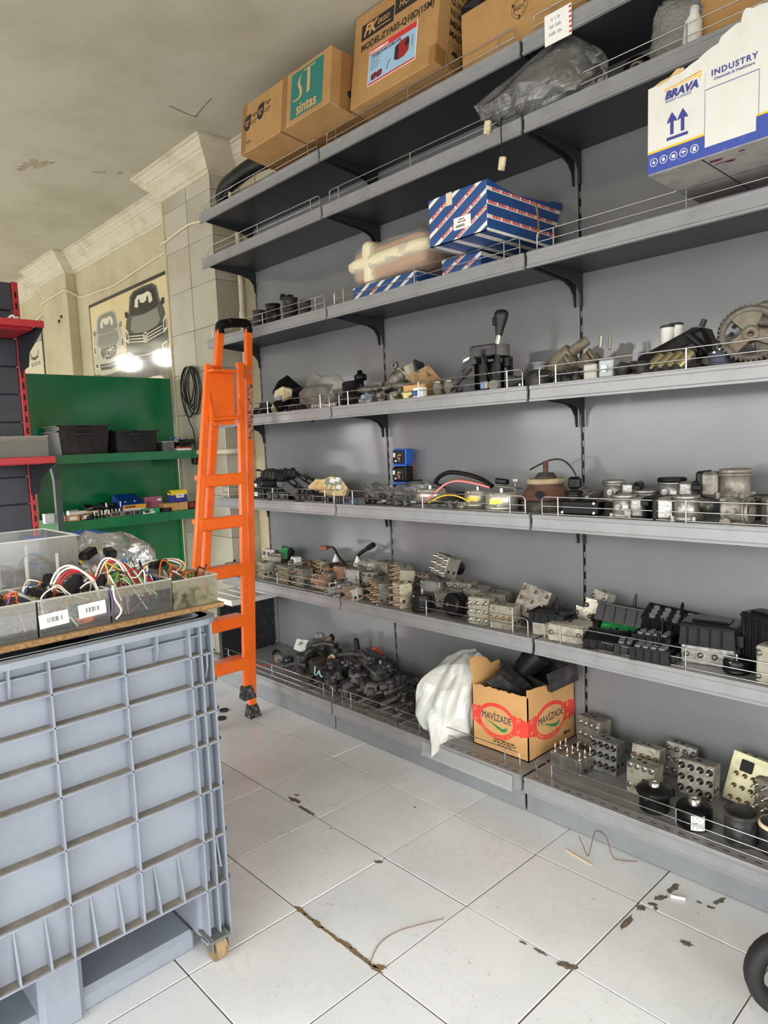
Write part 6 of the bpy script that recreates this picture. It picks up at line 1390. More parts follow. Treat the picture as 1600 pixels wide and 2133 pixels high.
t = thing('circuit_box', 'open black housing with a green circuit board on the far end of the block heap', 'circuit board', (XP(590,-.11,.68), -.11, Z6+.075), (R(-20),0,R(-8))); G().box(-.05,.05,-.006,.014,0,.07,.004).build('frame', blk2, t); G().box(-.042,.042,-.008,-.006,.006,.064).build('board', MATS.get('pcb_green') or mat('pcb_green', (34, 116, 62), .4, dirt=(40, (66, 150, 84), .5, .6)), t); G().cbox((.06,0,.045),(.03,.03,.03),.004).build('connector', blk2, t)
t = thing('white_connector', 'white square connector with a round socket among the far blocks', 'connector', (XP(617,-.17,.66), -.17, Z6+.07), (0,0,R(-6))); G().box(-.022,.022,-.02,.02,0,.045,.003).build('body', white, t); G().lathe([(.008,0),(.014,0),(.014,.003),(.008,.003)], 14, T3((0,-.02,.024)) @ Matrix.Rotation(R(90), 4, 'X')).build('socket', blkd, t)
def cable_plug(label, pts, tip, r=.006, mt=None):
    t = thing('cable_connector', label, 'connector', pts[0]); o = Vector(pts[0]); P = [Vector(p)-o for p in pts]
    G().tube(P, r, 7, sub=5).build('cable', wirec['black'], t)
    d = (P[-1]-P[-2]).normalized(); g = G(); g.T = T3(P[-1]) @ d.to_track_quat('Z','Y').to_matrix().to_4x4(); g.box(-.014,.014,-.011,.011,-.008,.035,.004); g.build('plug', tip, t)
cable_plug('upright black plug on a bent cable at the back of the block heap', [(XP(735,-.09,.7),-.09,Z6+.10),(XP(748,-.08,.74),-.08,Z6+.15),(XP(765,-.08,.78),-.07,Z6+.185)], blk2, .009)
cable_plug('orange-brown plug on a grey cable arching over the block heap', [(XP(735,-.20,.66),-.2,Z6+.09),(XP(708,-.16,.7),-.16,Z6+.14),(XP(695,-.12,.74),-.12,Z6+.175),(XP(680,-.12,.73),-.12,Z6+.17)], mat('brown_plug', (150,86,60), .5), .005)
cable_plug('black plug with yellow clip among the mid blocks', [(XP(728,-.22,.66),-.2,Z6+.085),(XP(720,-.2,.68),-.2,Z6+.12),(XP(705,-.2,.67),-.21,Z6+.115)], blk2, .006)
for k, (u, y, dz) in enumerate(((700,-.14,.1),(745,-.14,.105))):
    t = thing('tapered_plug', ('white tapered cap left of the upright plug on the block heap', 'white tapered cap right of the upright plug on the block heap')[k], 'cap', (XP(u,y,.68), y, Z6+dz)); G().lathe([(.022,0),(.016,.02),(.006,.045),(.003,.05)], 14).build('cone', white, t); G().lathe([(.026,-.004),(.026,.003),(.022,.004)], 14).build('base', white, t)
t = thing('small_module', 'small dusty module with a stud on the shelf end left of the ladder', 'module', (XP(487,-.2,.6), -.2, Z6)); G().box(-.05,.05,-.03,.03,0,.035,.003).build('body', alud, t); G().cyl((.01,0,.035),(.01,0,.055),.004,n=8).build('stud', blk2, t); G().cyl((.01,-.008,.05),(.01,.008,.05),.003,n=6).build('cross_pin', blk2, t)
# control units in the near bay
E6 = lambda l, u, y, dz, **k: ecu(l, XP(u,y,Z6+dz+.02), y, Z6+dz, **k)
E6('control unit with a black post at the left end of the near bay', 1150,-.23,0, w=.13,d=.10,h=.03, rz=R(10), body=.045, mt=blkd)
E6('open control unit showing pale insides behind the left one', 1140,-.12,.0, w=.14,d=.10,h=.035, rz=R(18), rx=R(-6), inside='coils', mt=blk)
abs_block('pale valve block with drilled top behind the guard, left part of the near bay', XP(1190,-.25,.6), -.255, Z6, .12,.085,.06, R(8), 0, 0, (1,2), 'dome', alug, None, None)
for k, (u, y, dz, rz) in enumerate(((1235,-.12,.06,20),(1252,-.09,.085,-15),(1215,-.13,.03,10))):
    abs_block('%s small rough casting from the left behind the big black unit' % ORD[k], XP(u,y,.68), y, Z6+dz, .06,.045,.05, R(rz), R(-15), R(10), (1,2), 'dome', alug, None, 'rough castings behind the black units')
E6('large black ribbed control unit with a post, tilted at the back of the near bay', 1300,-.13,.045, w=.17,d=.10,h=.055, rz=R(12), rx=R(-14), ry=R(6))
E6('big black control unit with an open coil face at the back right', 1400,-.13,.05, w=.17,d=.10,h=.05, rz=R(12), rx=R(14), ry=R(8), inside='coils')
E6('control unit with a bare green circuit board in the near bay', 1290,-.17,.005, w=.13,d=.09,h=.035, rz=R(14), rx=R(28), inside='pcb', pinpost=False)
E6('dusty black open tray unit lying in front of the green board', 1265,-.255,.005, w=.13,d=.09,h=.03, rz=R(14), rx=R(10), mt=blkd, pinpost=False)
E6('grey-black flat unit right of the dusty open tray', 1325,-.25,.0, w=.12,d=.09,h=.03, rz=R(20), mt=blkd, inside='coils', pinpost=False)
E6('black control unit with silver solenoids and an upright post', 1368,-.205,.01, w=.12,d=.10,h=.045, rz=R(6), inside='coils')
E6('black control unit at the front by the guard with a pale post tip', 1360,-.285,0, w=.115,d=.07,h=.035, rz=R(8), inside='coils', mt=blk2)
t = E6('large lidded black unit on a drilled silver block, near right', 1482,-.20,.055, w=.15,d=.11,h=.055, rz=R(8), inside='lid', pinpost=False, body=None, mt=blk2)
abs_block('drilled silver block under the large lidded unit', XP(1482,-.20,.6), -.20, Z6+.0, .145,.085,.054, R(8), 0, 0, (1,4), 'dome', alu, None, None)
motor_can('black pump hanging low beside the drilled silver block', XP(1535,-.25,.6), -.25, Z6, .035,.04, mt=blk2, name='pump', cat='pump')
E6('black unit standing on edge at the right edge of the picture', 1592,-.19,.0, w=.10,d=.07,h=.15, rz=R(-20), inside='lid', pinpost=False, mt=blk)
abs_block('pale block at the right edge under the black standing unit', XP(1608,-.28,.62), -.275, Z6, .06,.05,.10, R(-8), 0, 0, (2,2), 'dome', alug, None, None)
# ================================================================== fifth shelf
Z5 = LV[4]+.0005
T5 = lambda l, u, y, dz=0, **k: throttle(l, XP(u,y,Z5+dz+.035), y, Z5+dz, **k)
# far bay: fuse boxes and connectors
fbm = mat('fuse_box_black', (30, 30, 32), .4, dirt=(30, (70, 70, 70), .55, .75))
def fuse_box(label, u, y, dz, w, d, h, rz, rx, ry=0, mt=None, lab=True, group='fuse boxes on the fifth shelf'):
    t = thing('fuse_box', label, 'fuse box', (XP(u,y,Z5+dz), y, Z5+dz), (R(rx), R(ry), R(rz)), group); mt = mt or fbm; t.scale = (1.2, 1.2, 1.25)
    G().box(-w/2,w/2,-d/2,d/2,0,h,.003).build('case', mt, t)
    n = max(2, int(w/.022))
    for k in range(n):
        for j in range(2): G().box(-w/2+.006+k*(w-.012)/n, -w/2+.018+k*(w-.012)/n, -d*.38+j*d*.4, -d*.38+j*d*.4+d*.32, h, h+.008+.005*((k+j)%2), .001).build('relay', mt if (k+j)%3 else blk, t)
    for k in range(3): G().box(-w/2+.01+k*w*.3, -w/2+.01+k*w*.3+w*.2, -d/2-.008, -d/2+.002, .006, h*.8, .002).build('socket', mt, t)
    if lab: G().box(-w*.1, w*.18, -d/2-.0092, -d/2-.008, h*.3, h*.7).build('label', paper, t)
    return t
for k, a in enumerate(((555,-.24,0,.11,.08,.04,-8,0),(553,-.22,.045,.10,.07,.035,-14,0),(570,-.20,.085,.11,.07,.035,-6,-12),(590,-.26,0,.12,.07,.035,10,0),(613,-.22,.03,.14,.08,.035,-52,-38),(600,-.15,.09,.10,.06,.03,12,-25),(632,-.17,.05,.12,.07,.035,-48,-35),(645,-.27,.0,.10,.06,.03,8,0))):
    fuse_box('%s black fuse box from the ladder in the far fifth-shelf pile' % ORD[k], *a, lab=k in (0,1,4))
t = thing('plastic_strip', 'thin black strip lying across the top of the fuse box pile', 'strip', (XP(560,-.2,1.13), -.2, Z5+.125), (0,R(8),R(10))); G().box(-.09,.09,-.006,.006,0,.006,.001).build('strip', blk2, t); G().box(-.09,-.07,-.012,.012,0,.008,.002).build('clip', blk2, t)
t = thing('cream_fuse_box', 'broken cream plastic fuse box with white relays, leaning on the fifth shelf', 'fuse box', (XP(685,-.17,1.03), -.19, Z5+.005), (R(-28),R(10),R(14)))
crm = mat('cream_broken', (214, 190, 138), .6, dirt=(30, (176, 148, 98), .45, .7), bump=(60,.3))
G().prism([(-.10,.0),(.06,-.01),(.105,.02),(.10,.07),(.05,.105),(-.01,.11),(-.05,.085),(-.09,.08),(-.115,.04)], -.012, .012, 'xz').build('shell', crm, t)
g = 0
for k in range(5):
    for j in range(2): G().box(-.09+k*.028, -.07+k*.028, -.018, -.012, .015+j*.03, .036+j*.03, .002).build('rib', crm, t)
for (x, z, w) in ((.0,.075,.03),(.05,.05,.028),(.03,.085,.022)): G().box(x,x+w,-.03,-.012,z,z+.022,.003).build('relay', white, t)
G().box(-.03,.06,-.016,-.012,.045,.095).build('circuit_board', mat('pcb_pale', (120,140,120), .5), t)
for k, (u, y) in enumerate(((682,-.29),(705,-.285),(725,-.28),(738,-.25),(752,-.29))):
    t = thing('socket_connector', '%s black socket connector from the left behind the guard at the bay joint' % ORD[k], 'connector', (XP(u,y,1.0), y, Z5), (0,0,R(-5+6*k)), 'socket connectors at the bay joint'); G().box(-.028,.028,-.016,.02,0,.03,.003).build('housing', fbm, t)
    for j in range(2): G().lathe([(.004,0),(.008,0),(.008,.003),(.004,.003)], 10, T3((-.012+.024*j,-.016,.016)) @ Matrix.Rotation(R(90),4,'X')).build('socket', cream if k == 3 else blkd, t)
tag(G().box(XP(731,-.30,1.0)-.02, XP(731,-.30,1.0)+.02, -.302+.012, -.285, Z5+.0, Z5+.018, .003).build('blue_connector', mat('bright_blue', (44,130,214), .4)), 'bright blue connector just behind the guard at the bay joint', 'connector')
t = thing('hose_coupling', 'grey hose coupling with a pale end, behind the guard', 'coupling', (XP(755,-.285,1.0), -.285, Z5+.015)); G().cyl((-.03,0,0),(-.01,0,0),.014,n=14).build('collar', mat('pale_collar',(200,200,186),.5), t); G().cyl((-.01,0,0),(.035,.01,.002),.011,n=12).build('body', blkd, t)
for k, (u, y, s) in enumerate(((775,-.24,1.0),(793,-.26,1.1),(812,-.25,.9),(830,-.27,1.1),(848,-.26,1.0),(790,-.16,1.2),(940,-.27,.8),(1075,-.22,1.0))):
    plug_part('%s black sensor from the left on the middle of the fifth shelf' % ORD[k], XP(u,y,1.0), y, Z5, R(20*k), R(-20), s, group='black sensors on the fifth shelf')
def zbag(name, label, x, y, z, dims, seed, rot=(0,0,0), mt=None, amp=.45): return crumple(name, label, 'bag', (x, y, z), dims, mt or bagc, seed, amp, 3, rot)
zbag('zip_bag', 'small clear bag slanting over the dark sensors on the fifth shelf', XP(800,-.2,1.03), -.2, Z5+.03, (.12,.08,.03), 31, (R(10),R(20),0))
zbag('zip_bag', 'clear plastic bag in front of the blue relays', XP(868,-.19,1.03), -.19, Z5+.0, (.15,.09,.07), 32, (0,0,.2))
# blue relays stacked against the panel
for k in range(3):
    t = thing('blue_relay', '%s relay in the stack against the panel, %s' % (('lowest','middle','topmost')[k], ('blue with black front','black cased','blue with black front')[k]), 'relay', (XP(842,-.06,1.1)+.004*k, -.07, Z5+.006+k*.075), (0,R(-2+2*k),R(8)), 'relays stacked against the panel')
    G().box(-.034,.034,-.028,.03,0,.068,.004).build('case', blk2 if k == 1 else blue, t); G().box(-.030,.030,-.040,-.028,.006,.062,.003).build('base', blk2, t)
    for (a, b, w, h) in ((-.018,.034,.012,.018),(.008,.04,.016,.006),(.012,.018,.006,.016),(-.010,.014,.012,.006),(.004,.028,.004,.014)): G().box(a,a+w,-.050,-.039,b,b+h).build('terminal', brass if a > 0 else steel, t)
    G().box(-.036,.036,-.03,.0,-.005,.001,.001).build('flange', blue, t)
t = thing('small_relay', 'small blue relay with a black cap right of the relay stack', 'relay', (XP(866,-.1,1.05), -.1, Z5+.055)); G().box(-.022,.022,-.016,.016,0,.022,.003).build('case', mat('light_blue',(96,160,220),.4), t); G().box(-.026,.026,-.02,.018,.022,.038,.003).build('cap', blk2, t)
yl_ = mat('yellow_label', (232, 216, 90), .5); mcan = mat('zinc_can', (186, 184, 172), .32, .7, dirt=(25, (120, 108, 84), .5, .75))
motor_can('flat zinc motor with coloured leads at the middle of the fifth shelf', XP(897,-.2,1.02), -.2, Z5+.012, .062, .055, mt=mcan)
t = thing('motor_plate', 'dark flat plate under the zinc motor', 'plate', (XP(893,-.22,1.0), -.215, Z5)); G().prism([(.07*math.cos(R(a))*(1+.15*math.cos(R(3*a))), .07*math.sin(R(a))*(1+.15*math.cos(R(3*a)))) for a in range(0,360,12)], 0, .011, 'xy').build('plate', blkd, t); G().cbox((.10,.0,.005),(.05,.03,.008),.002).build('tab', mat('slate_tab',(120,126,136),.4,.3), t)
motor_can('zinc motor with a yellow label, left of the paired motors', XP(1000,-.18,1.02), -.19, Z5, .052, .065, mt=mcan, lab=yl_, group='paired zinc motors')
motor_can('front zinc motor with a yellow label, right of the paired motors', XP(1040,-.265,1.02), -.25, Z5, .056, .066, mt=mcan, lab=yl_, group='paired zinc motors')
t = thing('fan_disc', 'grey disc with a plug lying on the front zinc motor', 'disc', (XP(1055,-.2,1.06), -.19, Z5+.075), (R(-6),R(5),0)); G().lathe([(.006,0),(.05,0),(.05,.005),(.02,.007),(.006,.007)], 24).build('disc', mat('disc_grey',(120,120,112),.5,.4), t); G().cbox((-.03,.0,.02),(.05,.03,.02),.005).build('plug', blk2, t)
def cab(label, pts, r, c): return tag(G().tube([(XP(u,y,Z5+z), y, Z5+z) for u, y, z in pts], r, 8, sub=6).build('cable', wirec[c]), label, 'cable')
cab('thick black cable arching over the zinc motors', [(905,-.12,.055),(912,-.12,.10),(935,-.13,.125),(970,-.14,.12),(1005,-.15,.10),(1025,-.17,.078)], .009, 'black')
cab('pink cable arching across the zinc motors', [(885,-.28,.02),(905,-.27,.055),(930,-.25,.09),(955,-.24,.10),(990,-.22,.09),(1020,-.2,.075)], .004, 'pink')
cab('brown cable beside the pink one', [(900,-.27,.05),(928,-.25,.087),(955,-.22,.105),(990,-.2,.095),(1015,-.19,.08)], .0035, 'brown')
cab('yellow cable curving before the zinc motors', [(893,-.29,.02),(920,-.28,.045),(945,-.28,.05),(970,-.27,.035),(980,-.27,.02)], .0028, 'yellow')
cab('coiled black cable bundle behind the flat zinc motor', [(890,-.1,.03),(905,-.09,.07),(925,-.09,.06),(918,-.1,.03),(900,-.1,.04),(915,-.08,.075)], .007, 'black')
t = thing('heatsink', 'small ribbed grey heatsink between the zinc motors', 'heatsink', (XP(952,-.24,1.0), -.235, Z5)); G().box(-.04,.04,-.02,.02,0,.012,.002).build('base', mcan, t)
for k in range(6): G().cyl((-.03+k*.012,0,.012),(-.03+k*.012,0,.022),.0035,n=8).build('stud', mcan, t)
tag(G().box(XP(970,-.12,1.02)-.03, XP(970,-.12,1.02)+.03, -.15, -.09, Z5, Z5+.05, .004).build('black_module', blk2), 'square black module behind the ribbed heatsink', 'module')
t = thing('wing_screw', 'small pale wing screw standing on the motors by the panel', 'screw', (XP(1074,-.1,1.07), -.1, Z5)); G().cyl((0,0,0),(0,0,.085),.004,n=8).build('shank', steel, t); G().cbox((.0,0,.095),(.022,.004,.012),.001).build('wing', steel, t)
# engine mount and throttle bodies
t = thing('engine_mount', 'rusty engine mount with an upright stud', 'engine mount', (XP(1138,-.17,1.02), -.17, Z5))
t.scale = (1.3, 1.3, 1.05); G().lathe([(.062,0),(.064,.004),(.064,.03),(.058,.034),(.052,.036)], 26).build('base', mat('mount_black',(44,40,38),.7,dirt=(30,(92,80,68),.45,.7)), t); G().lathe([(.066,.036),(.070,.04),(.06,.056),(.046,.08),(.045,.088)], 26).build('skirt', rust, t)
G().lathe([(.046,.086),(.05,.088),(.05,.102),(.046,.104)], 26).build('ring', mat('tan_ring',(164,146,116),.7,dirt=(30,(120,96,70),.45,.7)), t); G().lathe([(.032,.104),(.030,.112),(.024,.118),(.022,.122)], 6).build('nut', mat('dark_nut',(70,64,58),.6,.4), t); G().lathe([(.007,.12),(.007,.158),(.005,.16)], 12).build('stud', rust, t); G().lathe([(.014,0),(.014,.0008)], 14, T3((.02,-.060,.055)) @ Matrix.Rotation(R(70),4,'X')).build('hole', hole, t)
G().box(-.09,-.05,-.04,.0,0,.035,.004).build('bracket', blk, t)
cab('thin black cable rising in an arc above the engine mount', [(1104,-.12,.135),(1120,-.12,.15),(1150,-.11,.17),(1175,-.1,.165),(1195,-.1,.13),(1207,-.1,.08)], .003, 'black')
t = thing('throttle_cover', 'black plastic throttle cover with a round neck at the left of the throttle bodies', 'cover', (XP(1208,-.27,1.01), -.262, Z5), (0,0,R(6))); G().box(-.06,.065,-.03,.035,0,.05,.008).build('shell', blk2, t); G().lathe([(.028,.045),(.030,.05),(.030,.06),(.025,.065),(.03,.07),(.03,.075),(.02,.078)], 18, T3((-.025,0,0))).build('neck', blk2, t); G().cbox((-.03,.02,.10),(.04,.03,.04),.008).build('connector', blk2, t)
for sx, sz in ((-.05,.01),(.055,.01),(.055,.04)): G().cyl((sx,-.032,sz),(sx,-.029,sz),.004,n=8).build('screw', white, t)
T5('throttle body tipped on its side with a wide alloy housing, left of the row', 1238,-.14,.03, rz=R(160), ry=R(80), rx=R(0), mt=alu)
T5('upright throttle body with a double collar, back row left', 1280,-.13,.03, s=1.0, rz=R(10), mt=alu)
T5('low throttle body at the front left of the row', 1300,-.262,0, s=.95, rz=R(4), mt=alu)
T5('throttle body turned to show its ribbed housing, back row middle', 1345,-.16,.0, s=1.05, rz=R(200), mt=alu)
T5('upright throttle body with a black rim and round plug, back row', 1400,-.15,.035, s=1.05, rz=R(0), mt=alu)
t = T5('squat dark-based throttle body under the black-rimmed one', 1388,-.175,0, s=.9, rz=R(190), mt=blkd)
T5('plain silver throttle body at the front middle', 1430,-.268,0, s=1.0, rz=R(185), mt=alu)
T5('tall throttle body raised at the back right with a motor on its left', 1532,-.14,.055, s=1.15, rz=R(175), mt=alud)
T5('dark throttle body under the tall raised one', 1528,-.15,0, s=.8, rz=R(20), mt=blkd)
T5('dull throttle body lying on its side at the front right', 1510,-.265,.035, s=.95, rz=R(0), ry=R(90), mt=alud)
T5('throttle body lying on its side at the right edge of the picture', 1592,-.26,.035, s=.9, rz=R(30), ry=R(90), mt=alud)
T5('dark throttle body half hidden at the right edge behind the lying one', 1590,-.13,0, s=.9, rz=R(60), mt=blkd)
G().lathe([(.039,.066),(.042,.067),(.042,.076),(.039,.078)], 24, T3((0,0,0)), cap0=False, cap1=False).build('rubber_seal', blk2, [o for o in bpy.data.objects if o.get('label','').startswith('upright throttle body with a black rim')][0])
motor_can('ridged black stepper motor behind the front right throttle bodies', XP(1480,-.2,1.02), -.19, Z5+.03, .02,.06, rx=R(70), rz=R(-60), mt=mat('ridged_grey',(110,108,100),.4,.5), name='stepper_motor', cat='motor')
# ================================================================== fourth shelf
Z4 = LV[3]+.0005
P4 = lambda u, y, z=.05: XP(u, y, Z4+z)
t = thing('louvred_cover', 'large black louvred trim panel leaning at the far end of the fourth shelf', 'trim', (P4(610,-.12), -.12, Z4+.05), (R(-30),R(26),R(10))); t.scale = (1.35, 1.2, 1.3)
G().prism([(-.12,.05),(-.10,.09),(.02,.07),(.13,.03),(.12,-.02),(-.02,-.03),(-.11,.0)], -.008, .008, 'xz').build('panel', blk2, t)
for k in range(4): G().box(-.06,.09,-.016,-.008,.0+k*.016,.008+k*.016,.002).build('louvre', blk2, t)
t = thing('air_scoop', 'wide black air scoop right of the trim panel', 'scoop', (P4(650,-.13), -.12, Z4+.01), (0,R(-4),R(8))); t.scale = (1.25, 1.2, 1.15); G().lathe([(.03,0),(.05,.03),(.09,.09),(.094,.094),(.088,.09),(.046,.03)], 20, Matrix.Diagonal((1.1,.7,1,1)), cap1=False).build('scoop', blk2, t); G().box(-.06,.0,-.03,.03,0,.03,.006).build('foot', blk2, t)
t = thing('sunroof_switch', 'cream box connector with a grey plug on the far fourth shelf', 'connector', (P4(588,-.22), -.22, Z4+.055), (R(-14),R(-8),R(-12))); G().box(-.048,.048,-.03,.03,.02,.065,.006).build('box', cream, t); G().box(-.03,.03,-.032,.0,-.01,.022,.003).build('plug', mat('grey_plug',(150,156,166),.5), t); G().prism([(-.05,.03),(-.08,.0),(-.11,-.04),(-.085,-.045),(-.05,.0)], -.02, .01, 'xz').build('arm', cream, t); G().prism([(.045,.05),(.06,.02),(.075,-.03),(.062,-.03),(.045,.01)], -.02, .01, 'xz').build('arm', cream, t)
t = thing('funnel_cup', 'black slanted funnel cup at the front of the far fourth shelf', 'cup', (P4(592,-.262), -.255, Z4)); g = G(); g.lathe([(.03,0),(.032,.004),(.045,.06),(.047,.062),(.043,.06),(.029,.006),(.001,.006)], 22, Matrix.Rotation(R(18),4,'X') @ Matrix.Diagonal((1.1,1,1,1)), cap1=False).build('cup', blk2, t)
G().box(-.035,.035,-.03,.03,0,.02,.004).build('foot', blk2, t)
for k, (u, y, w, h, rz) in enumerate(((548,-.25,.11,.04,-6),(560,-.13,.10,.075,8),(625,-.27,.12,.035,4),(640,-.22,.10,.05,-10),(668,-.18,.10,.045,12))):
    t = thing('plastic_shroud', '%s black plastic trim piece from the ladder on the fourth shelf' % ORD[k], 'trim', (P4(u,y), y, Z4), (0,0,R(rz)), 'black trim pieces on the fourth shelf'); G().hexa([(-w/2,-.035,0),(w/2,-.03,0),(w/2,.03,0),(-w/2,.035,0),(-w*.4,-.025,h),(w*.3,-.02,h*.8),(w*.3,.02,h*.8),(-w*.4,.025,h)]).build('body', blk, t)
    for j in range(5): G().box(-w*.35+j*w*.16,-w*.31+j*w*.16,-.037,-.03,.004,h*.7,.001).build('rib', blk, t)
tag(G().tube([(P4(535,-.29),-.285,Z4+.01),(P4(548,-.28),-.28,Z4+.03),(P4(562,-.27),-.27,Z4+.055)], .006, 7, sub=4).build('rod', blkd), 'thin black rod leaning at the far front of the fourth shelf', 'rod')
dusty = mat('dusty_clear_bag', (160, 156, 144), .3, alpha=.3, bump=(40,.8))
zbag('dusty_bag', 'dusty clear bag with a part inside on the fourth shelf', P4(680,-.2), -.2, Z4, (.15,.12,.13), 41, (0,R(-5),.3), dusty, .4)
t = thing('vapour_filter', 'black cylindrical filter housing with a mushroom cap', 'filter', (P4(738,-.17), -.17, Z4), (0,R(-6),R(6))); G().lathe([(.04,0),(.055,.02),(.058,.03),(.058,.05),(.045,.055),(.045,.105),(.042,.112),(.02,.115)], 22).build('body', blk, t); G().lathe([(.012,0),(.012,.03),(.026,.034),(.028,.042),(.028,.055),(.022,.06),(.012,.062),(.012,.075),(.008,.078)], 18, T3((.055,0,.075))).build('cap', blk2, t); G().cyl((-.03,0,.08),(-.09,-.01,.072),.013,n=12).build('nozzle', blk, t); G().box(-.02,.06,-.02,.02,.05,.085,.006).build('neck', blk, t)
t = thing('gas_strut', 'silver cylinder actuator lying behind the guard at the bay joint', 'actuator', (P4(668,-.285,.015), -.28, Z4+.013)); G().cyl((-.06,0,0),(.02,0,0),.012,n=14).build('barrel', mat('light_alloy',(190,194,198),.35,.6), t); G().cyl((.02,0,-.002),(.11,-.002,-.002),.0105,n=14).build('body', MATS['light_alloy'], t); G().cyl((.11,-.002,-.002),(.125,-.002,-.002),.005,n=8).build('tip', blk2, t)
for k in range(3): G().lathe([(.0125,0),(.0132,.001),(.0132,.003),(.0125,.004)], 14, T3((-.04+.02*k,0,0)) @ Matrix.Rotation(R(90),4,'Y'), cap0=False, cap1=False).build('ring', blkd, t)
def egr(label, u, y, dz, rz, s=1.0, grp='emission valves on the fourth shelf'):
    t = thing('emission_valve', label, 'valve', (P4(u,y), y, Z4+dz), (0,0,R(rz)), grp)
    G().lathe([(.02*s,0),(.022*s,.004),(.022*s,.03*s),(.012*s,.034*s),(.012*s,.05*s)], 16).build('stem', alud, t); G().lathe([(.02*s,.048*s),(.036*s,.054*s),(.038*s,.06*s),(.036*s,.066*s),(.02*s,.072*s),(.006*s,.076*s)], 20).build('diaphragm', mat('galvanised',(150,150,142),.45,.6,dirt=(30,(100,92,78),.45,.7)), t)
    G().cbox((.0,-.02*s,.015*s),(.05*s,.03*s,.022*s),.004).build('flange', alud, t); G().cyl((.03*s,0,.062*s),(.055*s,0,.06*s),.005*s,n=8).build('nipple', alud, t)
egr('grey diaphragm valve at the front left of the middle bay', 765,-.24,0,10)
egr('grey diaphragm valve behind it with a bent bracket', 785,-.18,.005,60,1.05)
egr('grey diaphragm valve right of the first two, near the carton', 835,-.24,.0,-20)
egr('lower grey diaphragm valve beside the open carton', 850,-.19,.005,30,.9)
for k, (u, y, s, m_) in enumerate(((768,-.285,.9,mat('blue_grey',(130,142,156),.5)),(795,-.285,.9,alud),(820,-.28,.85,alug),(848,-.285,.8,mat('cream_bit',(214,200,140),.6)),(870,-.27,.9,blkd))):
    plug_part('%s small sensor from the left along the fourth-shelf guard' % ORD[k], P4(u,y,.02), y, Z4, R(30*k), R(-15), s, m_, group='small sensors along the fourth-shelf guard')
t = thing('throttle_actuator', 'grey cast actuator with a lever eye lying high on the fourth shelf', 'actuator', (P4(845,-.12,.1), -.13, Z4+.055), (R(-8),R(-14),R(14)))
G().lathe([(.022,0),(.026,.01),(.026,.02),(.034,.03),(.038,.07),(.03,.10)], 18, T3((-.075,-.01,.03)) @ Matrix.Rotation(R(72),4,'Y')).build('barrel', alud, t); G().lathe([(.027,0),(.029,.003),(.029,.012),(.024,.014)], 18, T3((-.083,-.01,.027)) @ Matrix.Rotation(R(72),4,'Y')).build('rim', blkd, t)
G().box(.03,.085,-.035,.03,.02,.09,.008).build('gear_case', alug, t); G().box(.083,.098,-.038,.034,.016,.094,.005).build('cover', blkd, t); G().lathe([(.007,-.008),(.017,-.008),(.017,.008),(.007,.008),(.007,-.008)], 16, T3((-.01,-.03,.105)) @ Matrix.Rotation(R(90),4,'X'), cap0=False, cap1=False).build('lever_eye', alud, t); G().hexa([(.0,-.036,.09),(.02,-.036,.08),(.02,-.026,.08),(.0,-.026,.09),(.05,-.036,.02),(.065,-.036,.02),(.065,-.026,.02),(.05,-.026,.02)]).build('lever', alud, t); G().cyl((-.03,-.045,.02),(-.07,-.05,.018),.011,n=10).build('solenoid', alud, t)
t = thing('open_carton', 'small open cardboard carton with dusty lid flap on the fourth shelf', 'carton', (P4(885,-.20,.03), -.22, Z4), (0,0,R(10))); cw2 = .10
G().box(-cw2/2,cw2/2,-.05,-.047,0,.055).build('front_panel', card2, t); G().box(cw2/2-.003,cw2/2,-.047,.06,0,.055).build('side_panel', card2, t); G().box(-cw2/2,-cw2/2+.003,-.047,.06,0,.055).build('side_panel', card2, t); G().box(-cw2/2,cw2/2,.057,.06,0,.055).build('back_panel', card2, t); G().box(-cw2/2,cw2/2,-.05,.06,0,.003).build('base_panel', card2, t)
f_ = G(); f_.T = T3((0,.058,.055)) @ Matrix.Rotation(R(-18),4,'Y') @ Matrix.Rotation(R(48),4,'X'); f_.box(-cw2/2,cw2*.62,-.001,.001,0,.085); f_.build('flap', mat('dusty_card',(182,150,108),.8,dirt=(70,(110,88,60),.5,.62)), t)
t = thing('printed_box', 'small white and blue printed box before the open carton', 'box', (P4(872,-.285,.02), -.283, Z4)); G().box(-.02,.03,-.012,.012,0,.04,.001).build('body', paper, t); G().box(-.018,.004,-.0126,-.012,.008,.03).build('print', mat('print_blue',(60,90,170),.5), t)
for k, u in enumerate((912, 935)):
    t = thing('ball_joint', ('left','right')[k]+' of two grey rubber-booted ball joints by the open carton', 'ball joint', (P4(u,-.255,.03), -.25, Z4), group='pair of ball joints'); G().lathe([(.018,0),(.019,.004),(.014,.014),(.022,.022),(.022,.04),(.018,.048),(.018,.055),(.008,.058)], 16).build('boot', mat('dusty_rubber',(120,112,98),.8,dirt=(40,(80,74,64),.45,.65)), t); G().lathe([(.017,.05),(.019,.052),(.019,.058),(.012,.06)], 16).build('ring', steel, t)
